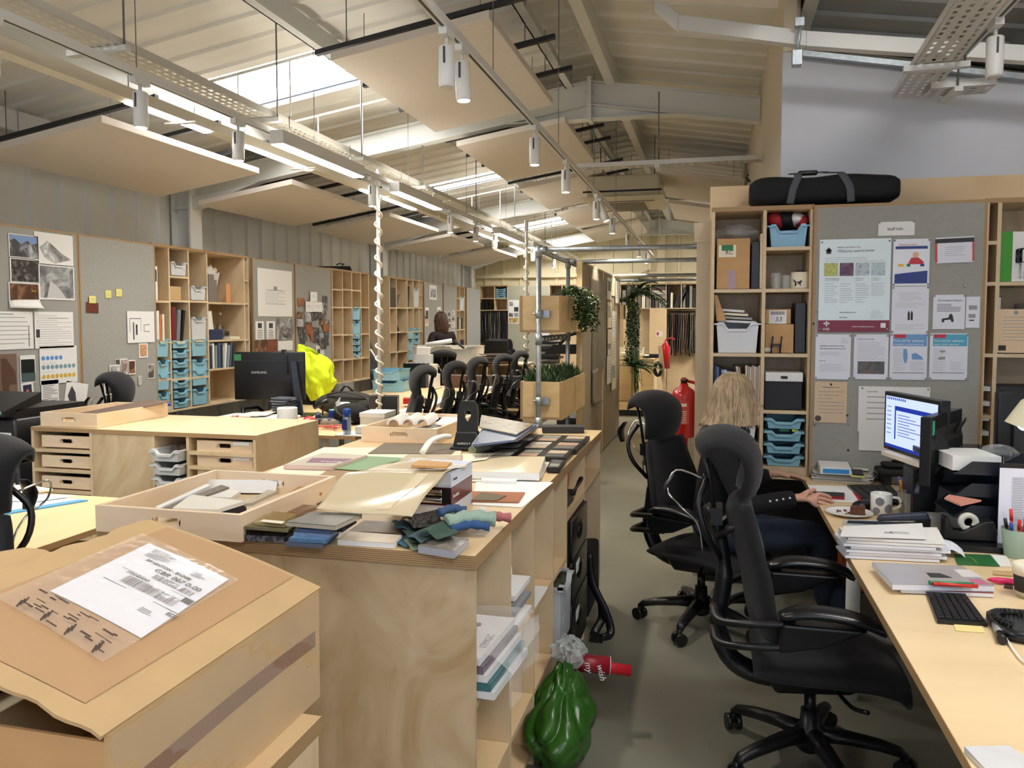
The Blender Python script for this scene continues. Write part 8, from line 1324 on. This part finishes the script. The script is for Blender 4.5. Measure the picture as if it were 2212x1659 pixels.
# PEOPLE
def skin(name, J, E, mat, parent, root=0, sub=2):
 me = bpy.data.meshes.new(name); me.from_pydata([tuple(p) for p, r in J], E, []); o = bpy.data.objects.new(name, me); COL.objects.link(o); o.parent = parent; me.materials.append(mat)
 m = o.modifiers.new('k', 'SKIN'); m.use_smooth_shade = True
 for i, (p, r) in enumerate(J):
  s = me.skin_vertices[0].data[i]; s.radius = r if isinstance(r, tuple) else (r, r); s.use_root = (i == root)
 u = o.modifiers.new('u', 'SUBSURF'); u.levels = sub; u.render_levels = sub; return o
def chain(n0, n): return [(n0+i, n0+i+1) for i in range(n-1)]
def hand(parent, W, d, up, side, curl, name='hand'):
 d, up, side = V(d).normalized(), V(up).normalized(), V(side).normalized(); J = [(V(W)-d*.03, .021), (V(W)+d*.012, (.026, .016)), (V(W)+d*.05, (.036, .013))]; E = [(0, 1), (1, 2)]
 for k, (o, L) in enumerate(((.030, .068), (.010, .078), (-.010, .073), (-.029, .056))):
  b = V(W)+d*(.078-.004*abs(k-1))+side*o; J.append((b, .0095)); n = len(J)-1; E.append((2, n)); dd = d.copy(); p = b
  for s, (f, r) in enumerate(((.42, .0088), (.32, .008), (.26, .0068))):
   dd = (dd-up*curl*(.5+.25*s)).normalized(); p = p+dd*L*f; J.append((p, r)); E.append((len(J)-2, len(J)-1))
 b = V(W)+d*.022+side*.03; J.append((b, .0125)); E.append((1, len(J)-1)); p = b
 for f, r in ((.032, .0105), (.026, .0085)): p = p+(d*.75+side*.6-up*.35).normalized()*f; J.append((p, r)); E.append((len(J)-2, len(J)-1))
 return skin(name, J, E, SKIN, parent, 1, 2)
def person(label, loc, rz, Hd, Nk, Ch, Pv, sh, arms, legs, cloth, trouser, shoe, hairfn, headdir, group=None):
 t = thing('person', label, 'person', loc, rz); Hd, Nk, Ch, Pv = map(V, (Hd, Nk, Ch, Pv))
 J = [(Pv, (.15, .105)), (Pv.lerp(Ch, .5), (.125, .09)), (Ch, (.145, .1)), (Nk-V((0, 0, .05)), (.075, .06)), (Nk, .05), (Hd-V((0, 0, .06)), .058), (Hd, (.07, .085)), (Hd+V((0, 0, .06)), (.06, .072))]; E = chain(0, 8)
 TJ = [(Pv, (.165, .125)), (Pv.lerp(Ch, .5), (.145, .108)), (Ch, (.16, .115)), (Nk-V((0, 0, .04)), (.085, .07)), (Nk-V((0, 0, .005)), .058)]; TE = chain(0, 5); LJ = [(Pv+V((0, 0, .05)), (.16, .12)), (Pv-V((0, 0, .04)), (.165, .13))]; LE = [(0, 1)]
 for S, El, Wr in arms:
  S, El, Wr = V(S), V(El), V(Wr)
  for JJ, EE, a in ((J, E, 0), (TJ, TE, .012)):
   n = len(JJ); JJ += [(S, .052+a), (S.lerp(El, .5), .044+a), (El, .037+a), (El.lerp(Wr, .55), .034+a), (Wr, .025+a*1.2)]; EE += [(2, n)]+chain(n, 5)
 for h, k, a, f in legs:
  h, k, a, f = map(V, (h, k, a, f)); n = len(J); J += [(h, .085), (h.lerp(k, .5), .072), (k, .054), (k.lerp(a, .4), .05), (a, .034), (f, .028)]; E += [(0, n)]+chain(n, 6)
  n = len(LJ); LJ += [(h, .098), (h.lerp(k, .5), .085), (k, .068), (k.lerp(a, .4), .062), (a+(k-a)*.06, .052)]; LE += [(1, n)]+chain(n, 5)
  sd = (f-a); sd.z = 0; sd = sd.normalized(); MB().tube([a-sd*.06+V((0, 0, -.035)), a+V((0, 0, -.02)), a+sd*.1+V((0, 0, -.035)), a+sd*.19+V((0, 0, -.045)), a+sd*.215+V((0, 0, -.05))], [.035, .046, .044, .038, .02], 12, sq=.85).build('shoe', shoe, t)
 skin('body', J, E, SKIN, t, 0); skin('top', TJ, TE, cloth, t, 0); skin('trousers', LJ, LE, trouser, t, 1)
 d = V(headdir).normalized(); s_ = d.cross(V((0, 0, 1))).normalized(); up = V((0, 0, 1))
 f = MB(); c = Hd+d*.005; f.ball((0, 0, 0), (.072, .092, .112), 22, 16)
 f.tube([(0, .088, .012), (0, .108, -.02), (0, .098, -.03)], [.008, .014, .011], 8)
 for q in (-1, 1): f.ball((q*.073, -.005, -.008), (.012, .022, .034), 10, 8)
 f.ball((0, .06, -.075), (.038, .035, .03), 12, 8)
 q = V((s_.x, s_.y, 0)); ang = atan2(d.y, d.x)-pi/2; face = f.build('head', SKIN, t, loc=c, rot=(0, 0, ang))
 e = MB(); [e.ball((q*.03, .082, .012), (.013, .01, .008), 10, 6) for q in (-1, 1)]; e.build('eye', M('eye_white', (232, 230, 226), .3), face); e = MB(); [e.ball((q*.03, .091, .012), (.006, .003, .006), 8, 6) for q in (-1, 1)]; e.build('iris', M('iris', (60, 70, 80), .2), face)
 e = MB(); e.tube([(-.025, .092, -.058), (0, .1, -.056), (.025, .092, -.058)], [.003, .006, .003], 8); e.build('lips', M('lips', (176, 96, 90), .5), face); e = MB(); [e.tube([(q*.015, .092, .034), (q*.03, .092, .038), (q*.046, .08, .034)], .003, 6) for q in (-1, 1)]; e.build('eyebrow', M('brow', (120, 92, 64), .8), face)
 hairfn(t, c, ang); return t
def hair_mat(name, a, b):
 return wood(name, a, b, sc=(26, 26, 1.6), rough=.42, dist=.8)
def bob(mat, L, wide, flip):
 def fn(t, c, ang):
  k = MB(); nu, nv = 64, 26
  def hf(u, v):
   a = 2*pi*u-pi/2; front = max(0, cos(a-pi)) if False else max(0, sin(a)); fr = max(0, -sin(a-pi)) ; f_ = max(0, sin(a))**1.2
   if v < .42: q = v/.42*pi*.52; r = sin(q); z = cos(q)*.128; x, y = .086*r*cos(a), (.104*r)*sin(a)-.006
   else:
    w = (v-.42)/.58; z = -.008-(L*(1-.80*(f_ > .62)*min(1, (f_-.62)*6)))*w; g = 1+wide*w*(1-.35*w)+flip*w**6; st = 1+.035*sin(23*a+3*w)+.03*sin(41*a-2*w)*w+.02*sin(9*a); x, y = .087*g*cos(a)*st, (.104*g)*sin(a)*st-.006-.01*w
   return (x, y, z)
  k.grid(lambda u, v: hf(u, .002+v*.998), nu, nv); rg = random.Random(11)
  for i in range(90):
   a = rg.uniform(pi*.62, 2.38*pi)-0; u = ((a+pi/2)/(2*pi)) % 1; P = [V(hf(u+.012*sin(i+6*v), v))*(1.012+.012*rg.random())+V((0, 0, -.012*rg.random()*(v > .9))) for v in (.12, .25, .4, .55, .7, .85, 1)]
   k.tube(prof([tuple(p) for p in P], 14), [.0042]*13+[.003, .0012], 5)
  k.build('hair', mat, t, loc=c, rot=(0, 0, ang), solid=.004)
 return fn
KN = M('black_knit', (15, 15, 17), .95, bump=.4, scale=220); JEANS = M('dark_denim', (30, 42, 60), .85, var=.25, scale=26)
WL = (0.03, 4.0, 0)
w1 = person('seated person with blonde bob, grey scarf and black jumper, hands at the desk edge', WL, 0, (.075, -.02, 1.175), (.03, 0, 1.02), (.0, 0, .80), (-.01, 0, .50), .19,
 [((.02, -.175, .94), (.13, -.285, .70), (.355, -.285, .755)), ((.03, .17, .94), (.13, .25, .71), (.285, .225, .765))],
 [((.03, -.09, .50), (.48, -.10, .555), (.53, .02, .14), (.66, .03, .06)), ((.03, .09, .50), (.45, .10, .50), (.62, -.06, .13), (.76, -.10, .05))],
 KN, JEANS, M('grey_trainer', (150, 146, 138), .7, var=.3, scale=40), bob(hair_mat('blonde_hair', (118, 96, 68), (196, 172, 136)), .115, .34, .2), (.95, .45, -.12))
hand(w1, (.365, -.285, .755), (.92, .1, -.06), (.1, -.75, .75), (.2, .55, .8), .34); hand(w1, (.295, .225, .765), (.95, -.12, -.06), (0, .35, .95), (.1, -.95, .3), .22)
SCF = M('grey_scarf', (74, 78, 86), .95, bump=.5, scale=90); k = MB()
for q, (z, r, w_) in enumerate(((1.0, .082, .034), (1.035, .075, .03), (1.065, .068, .024))): k.tube([(.035+(r+.012*sin(3*a+q))*cos(a), (r+.01*cos(2*a+q))*sin(a)*1.05, z+.012*sin(2*a+q*2)) for a in [2*pi*i/28 for i in range(28)]], [w_*(1+.15*sin(i*1.7+q)) for i in range(28)], 10, close=True)
k.build('scarf', SCF, w1); MB().tube(prof([(.09, -.07, 1.01), (.135, -.125, .93), (.145, -.14, .82), (.15, -.145, .70)], 16), [.034+.004*sin(i) for i in range(17)], 10, sq=.35, ref=(0, 1, 0)).build('scarf_end', SCF, w1)
k = MB(); [k.ball((.235+.028*i, -.325+.002*i, .742+.006*i), .0055, 8, 6) for i in range(4)]; k.build('cuff_button', M('pearl_button', (226, 226, 226), .25), w1)
FLO = picture('dark_floral_cloth', [(22, 16, 18), (34, 22, 24), (28, 18, 20), (120, 62, 44)], 60, 'cells', .9)
w2 = person('standing person with brown hair and dark floral top seen from behind, by the left wall', (-4.05, 11.55, 0), 1.05, (0, .02, 1.575), (0, 0, 1.42), (0, -.02, 1.22), (0, 0, .92), .2,
 [((-.19, -.01, 1.36), (-.29, -.02, 1.10), (-.2, .22, 1.04)), ((.19, -.01, 1.36), (.28, -.0, 1.10), (.2, .24, 1.03))],
 [((-.09, 0, .88), (-.1, .02, .48), (-.1, -.02, .09), (-.11, .1, .04)), ((.09, 0, .88), (.1, .02, .48), (.1, -.02, .09), (.11, .1, .04))], FLO, M('black_trousers', (22, 22, 26), .9), BLACK, bob(hair_mat('brown_hair', (44, 28, 20), (92, 60, 40)), .19, .1, -.12), (-.3, .95, -.2))
hand(w2, (-.2, .24, 1.04), (.2, .95, -.1), (0, .1, 1), (1, 0, 0), .3); hand(w2, (.2, .26, 1.03), (-.2, .95, -.1), (0, .1, 1), (-1, 0, 0), .3)
# FAR END
YE = 16.42; ZT = 2.30
def ue(x): return aY(x, 620, YE).x
def cells(label, xs, rows, z0, z1=ZT, D=.42, back=True): x0 = ue(xs[0]); return unit('shelving_unit', label, (x0, YE, z0), 0, [ue(x)-x0 for x in xs], D, rows, z0, z1, back)
zl_ = aY(1440, 667, YE).z
cells('far left plywood shelf unit above the hanging fabrics', [1036, 1068, 1096], [[aY(1050, 646, YE).z], [aY(1080, 646, YE).z]], aY(1050, 671, YE).z)
cells('far shelf unit of dark boxes behind the planters', [1187, 1214, 1243, 1270], [[], [], []], zl_); cells('far plywood unit of files across the end wall', [1340, 1374, 1405, 1439, 1472, 1505, 1530], [[], [], [aY(1420, 644, YE).z], [], [], [aY(1515, 642, YE).z]], zl_)
t = thing('pinboard', 'far grey pinboard on the end wall with a picture sheet', 'pinboard', (ue(1097), YE, .4)); MB().box(0, ue(1186)-ue(1097), 0, .03, 0, ZT-.4).build('felt_face', M('far_felt', (172, 168, 148), .95), t)
FE = ('y', YE); sheet('poster', 'white sheet of small pictures on the far grey pinboard', 'poster', FE, (1098, 648, 1121, 699), PAPER, [('rect', .08, .08, .45, .25, BWs[2], 'photo'), ('rect', .55, .3, .95, .5, BWs[1], 'photo'), ('rect', .05, .55, .45, .72, BWs[5], 'photo'), ('rect', .55, .55, .95, .72, BWs[3], 'photo'), ('rect', .05, .76, .95, .97, picture('gold_pic', [(230, 226, 210), (190, 150, 60), (90, 90, 90)], 30), 'photo')])
sheet('poster', 'pale sheet with black drawing low on the far pinboard', 'poster', FE, (1168, 720, 1187, 757), PAPER, [('rect', .1, .5, .9, .9, BWs[1], 'photo')])
struct(MB().box(ue(1404), ue(1441), YE, YE+.05, 0, zl_).build('wall_ply_panel', PLYX)); struct(MB().box(ue(1441), ue(1540), YE+.3, YE+.35, 0, zl_).build('wall_ply_back', PLYX)); struct(MB().box(ue(1345), ue(1404), YE+.2, YE+.25, 0, zl_).build('wall_ply_recess', PLYX)); struct(MB().box(XL+.1, ue(1345), YE+.38, YE+.43, 0, 2.1).build('wall_ply_far', PLYX))
sheet('notice', 'red and white safety notice on the far ply panel', 'notice', FE, (1417, 716, 1431, 726), PAPER, [('rect', .1, .15, .45, .85, M('notice_red', (200, 60, 50)), 'symbol'), ('lines', .55, .2, .9, .8, 3, GINK)])
rg = random.Random(15)
def rail(label, xa, xb, zt, zb, n, cols, grp, nm):
 a, b = ue(xa), ue(xb); t = thing('hanging_rail', label+' rail', 'rail', (a, YE+.15, zt+.06)); MB().cyl((0, 0, 0), (b-a, 0, 0), .014, 10).build('bar', BLACK, t)
 for k in range(n):
  x = a+(b-a)*(k+.5)/n; c = cols[rg.randrange(len(cols))]; L = (zt-zb)*rg.uniform(.82, 1.0); w = (b-a)/n*.55; ph = rg.uniform(0, 6)
  o = one('fabric_sample', '%s hanging fabric length, %s' % (nm, 'one of the row on the rail'), 'fabric', MB().grid(lambda u, v: (w*(u-.5)+.01*sin(7*v+ph)*v, -.12+.24*u+.02*sin(9*v+ph), -L*v), 6, 8, th=.006), M('hang_%d_%d_%d' % c, c, .9), (x, YE+.15, zt+.03), grp and 0, grp)
rail('far left fabric', 1037, 1096, aY(1060, 676, YE).z, aY(1060, 757, YE).z, 18, [(40, 42, 46), (70, 74, 80), (110, 96, 80), (150, 130, 100), (54, 60, 72), (90, 50, 44), (130, 128, 120)], 'fabric lengths on the far left rail', 'muted')
rail('far right fabric', 1445, 1503, aY(1470, 680, YE).z, aY(1470, 774, YE).z, 15, [(40, 46, 50), (60, 66, 60), (150, 120, 100), (170, 160, 140), (130, 70, 60), (96, 104, 110)], 'fabric lengths on the far right rail', 'striped')
def at_(x, y, dy=.03): p = aY(x, y, YE+dy); return (p.x, p.y, p.z)
for k, (m, tx) in enumerate(((M('file_grey', (96, 92, 84), .5), 'SURFACE'), (CREAM, 'LAMINATES'), (M('file_grey2', (110, 106, 96), .5), 'SOLID'))):
 o = flatbook('lying sample file in the far unit, %s' % ('topmost with red lettering', 'middle white one', 'lowest grey one')[k], at_(1407.5, 644-8.5*(2-k)), 0, .29, .3, .072, m, name='sample_file', cat='file'); text(o, tx, .05, (.05, -.002, .016), (pi/2, 0, 0), [REDP, INK, PAPER][k])
rg = random.Random(41)
for cell, (xa, xb, yb, n) in enumerate(((1343, 1373, 666, 3), (1376, 1404, 666, 3), (1407, 1438, 666, 4), (1442, 1471, 666, 5), (1474, 1503, 666, 4), (1507, 1529, 666, 3))):
 for k in range(n):
  x = xa+(xb-xa)*(k+.1)/n; p = at_(x, yb); h = .28 if cell == 2 else rg.uniform(.28, .52)
  if cell == 5: h = .26
  book('file in the far unit, bay %s, %s from the left' % (ORD[cell], ORD[k]), p, 0, (ue(xb)-ue(xa))/n*.78, .3, h, [DGREY, M('file_silver', (150, 146, 136), .5), BLACK, M('file_taupe', (120, 110, 96), .6), CREAM][rg.randrange(5)], lean=.35 if cell == 3 and k > 1 else 0, name='file', cat='file')
for k in range(2): cbox_('red_box', 'bright red box in the upper right far bay', at_(1508, 640), 0, .2, .3, .22, REDP) if k == 0 else None
for k in range(5): bin_('pale blue tray stacked in the far left unit, %s from the top' % ORD[4-k], at_(1070, 644.5-4.2*k), 0, .24, .3, .038, BLUET, 'pale blue trays at the far left')
for k in range(4): bin_('pale blue tray beside the far right fabrics, %s from the top' % ORD[k], at_(1509, 752+11*k), 0, .2, .3, .06, BLUET, 'pale blue trays at the far right')
for k in range(3): cbox_('black_box', 'dark box in the far left shelf cell, %s from the left' % ORD[k], at_(1039+9*k, 670), 0, .075, .3, .17, BLACK)
for k in range(6): cbox_('black_box', 'dark sample box behind the planters, %s from the left' % ORD[k], at_(1189+13*k, 666), 0, .11, .3, [.3, .2, .4, .3, .42, .25][k], [BLACK, DGREY][k % 2])
CX0, CX1 = aZ(1290, 778, .98).x, aY(1412, 800, 12.9).x; CY = 12.9; CT = aY(1390, 775, CY).z
t = thing('counter', 'plywood counter in the far aisle piled with cream samples', 'counter', (CX1-1.25, CY, 0)); MB().box(0, 1.25, 0, .8, .1, CT-.02).build('body', PLP, t); MB().box(-.01, 1.26, -.01, .81, CT-.02, CT).build('worktop', PLYX, t); MB().box(.03, 1.22, .03, .78, 0, .1).build('plinth', BLACK, t)
bin_('white bin on the far aisle counter', (CX1-.62, CY+.35, CT), 0, .42, .4, .16, M('bin_white', (216, 210, 194)))
for k in range(7): one('sample', 'cream sample in the heap on the far aisle counter', 'sample', MB().hexa([(0, 0, 0), (.2, 0, 0), (.22, .16, 0), (.02, .16, 0), (0, 0, .02), (.2, 0, .03), (.22, .16, .02), (.02, .16, .03)]), CREAM, (CX1-.62+.07*(k % 5), CY+.05+.03*(k % 3), CT+.022*(k//2)), .3*sin(k), 'cream samples on the far counter')
cbox_('navy_box', 'navy flat box beside the white bin on the far counter', (CX1-.2, CY+.3, CT+.0), 0, .25, .25, .06, NAVY); cbox_('white_box', 'small white box at the end of the far counter', (CX1-.02, CY+.05, CT), 0, .1, .12, .09, PAPER) if False else None
for k in range(4): one('leaning_board', 'long board leaning on the end of the far counter, %s from the front' % ORD[k], 'board', MB().hexa([(0, 0, 0), (.05, 0, 0), (.05, .015, 0), (0, .015, 0), (-.14, 0, 1.15), (-.09, 0, 1.15), (-.09, .015, 1.15), (-.14, .015, 1.15)]), [PINE, CARD, PLP, CARDL][k], (CX1+.2, CY+.02+.09*k, 0), 0)
t = thing('rolled_cable', 'black coiled item hanging at the end of the far counter', 'coil', (CX1+.07, CY-.03, .78)); MB().tube([(.05*cos(a), 0, .1*sin(a)) for a in [2*pi*i/20 for i in range(20)]], .03, 8, close=True).build('coil_body', BLACK, t)
t = thing('fire_extinguisher', 'second red extinguisher beyond the far counter', 'fire extinguisher', (CX1+.12, CY+1.2, .72)); MB().lathe([(.08, 0), (.08, .38), (.03, .46), (.02, .5)], n=20).build('cylinder', M('extinguisher_red', (188, 20, 26)), t); MB().tube([(0, 0, .5), (.1, 0, .54), (.16, 0, .5)], .015, 8).build('lever', REDP, t)
for k, (x, y) in enumerate(((-3.35, 14.5), (-2.95, 15.3))): high_chair((aY((1075, 1095)[k], 760, y).x, y, 0), .2-.3*k, 'big black padded office chair at the far end, %s' % ('nearer', 'farther')[k])
desk('desk', 'far plywood desk by the big black chairs', aY(1010, 780, 14).x, aY(1200, 780, 14).x, 13.2, 14.0)
for k in range(9): cbox_('document', 'grey folder in the pile at the foot of the thin pole, %s from the bottom' % ORD[k], (-2.35+.02*(k % 3), 10.72, .957+.035*k), .06*sin(k*2), .3 if False else .26, .3, .033, [DGREY, M('file_silver', (150, 146, 136)), BLACK][k % 3], cat='folder', group='grey folders piled by the thin pole')
bpy.context.view_layer.update(); dg = bpy.context.evaluated_depsgraph_get()
for o in [o for o in COL.objects if o.type == 'FONT']:
 me = bpy.data.meshes.new_from_object(o.evaluated_get(dg)); me.name = 'lettering'; nm = o.name; n = bpy.data.objects.new('lettering', me); COL.objects.link(n)
 n.parent = o.parent; n.matrix_basis = o.matrix_basis.copy(); bpy.data.objects.remove(o); n.name = nm
# LIGHT
w = bpy.data.worlds.new('world'); SC.world = w; w.use_nodes = True
w.node_tree.nodes['Background'].inputs[0].default_value = (.75, .85, 1, 1); w.node_tree.nodes['Background'].inputs[1].default_value = .3
SC.view_settings.view_transform = 'Standard'; SC.view_settings.look = 'None'; SC.view_settings.exposure = EXPO; SC.view_settings.gamma = 1
SC.view_settings.use_curve_mapping = False
SC.cycles.use_denoising = True; SC.cycles.max_bounces = 7; SC.cycles.transparent_max_bounces = 16; SC.cycles.sample_clamp_indirect = 6; SC.cycles.caustics_reflective = False; SC.cycles.caustics_refractive = False
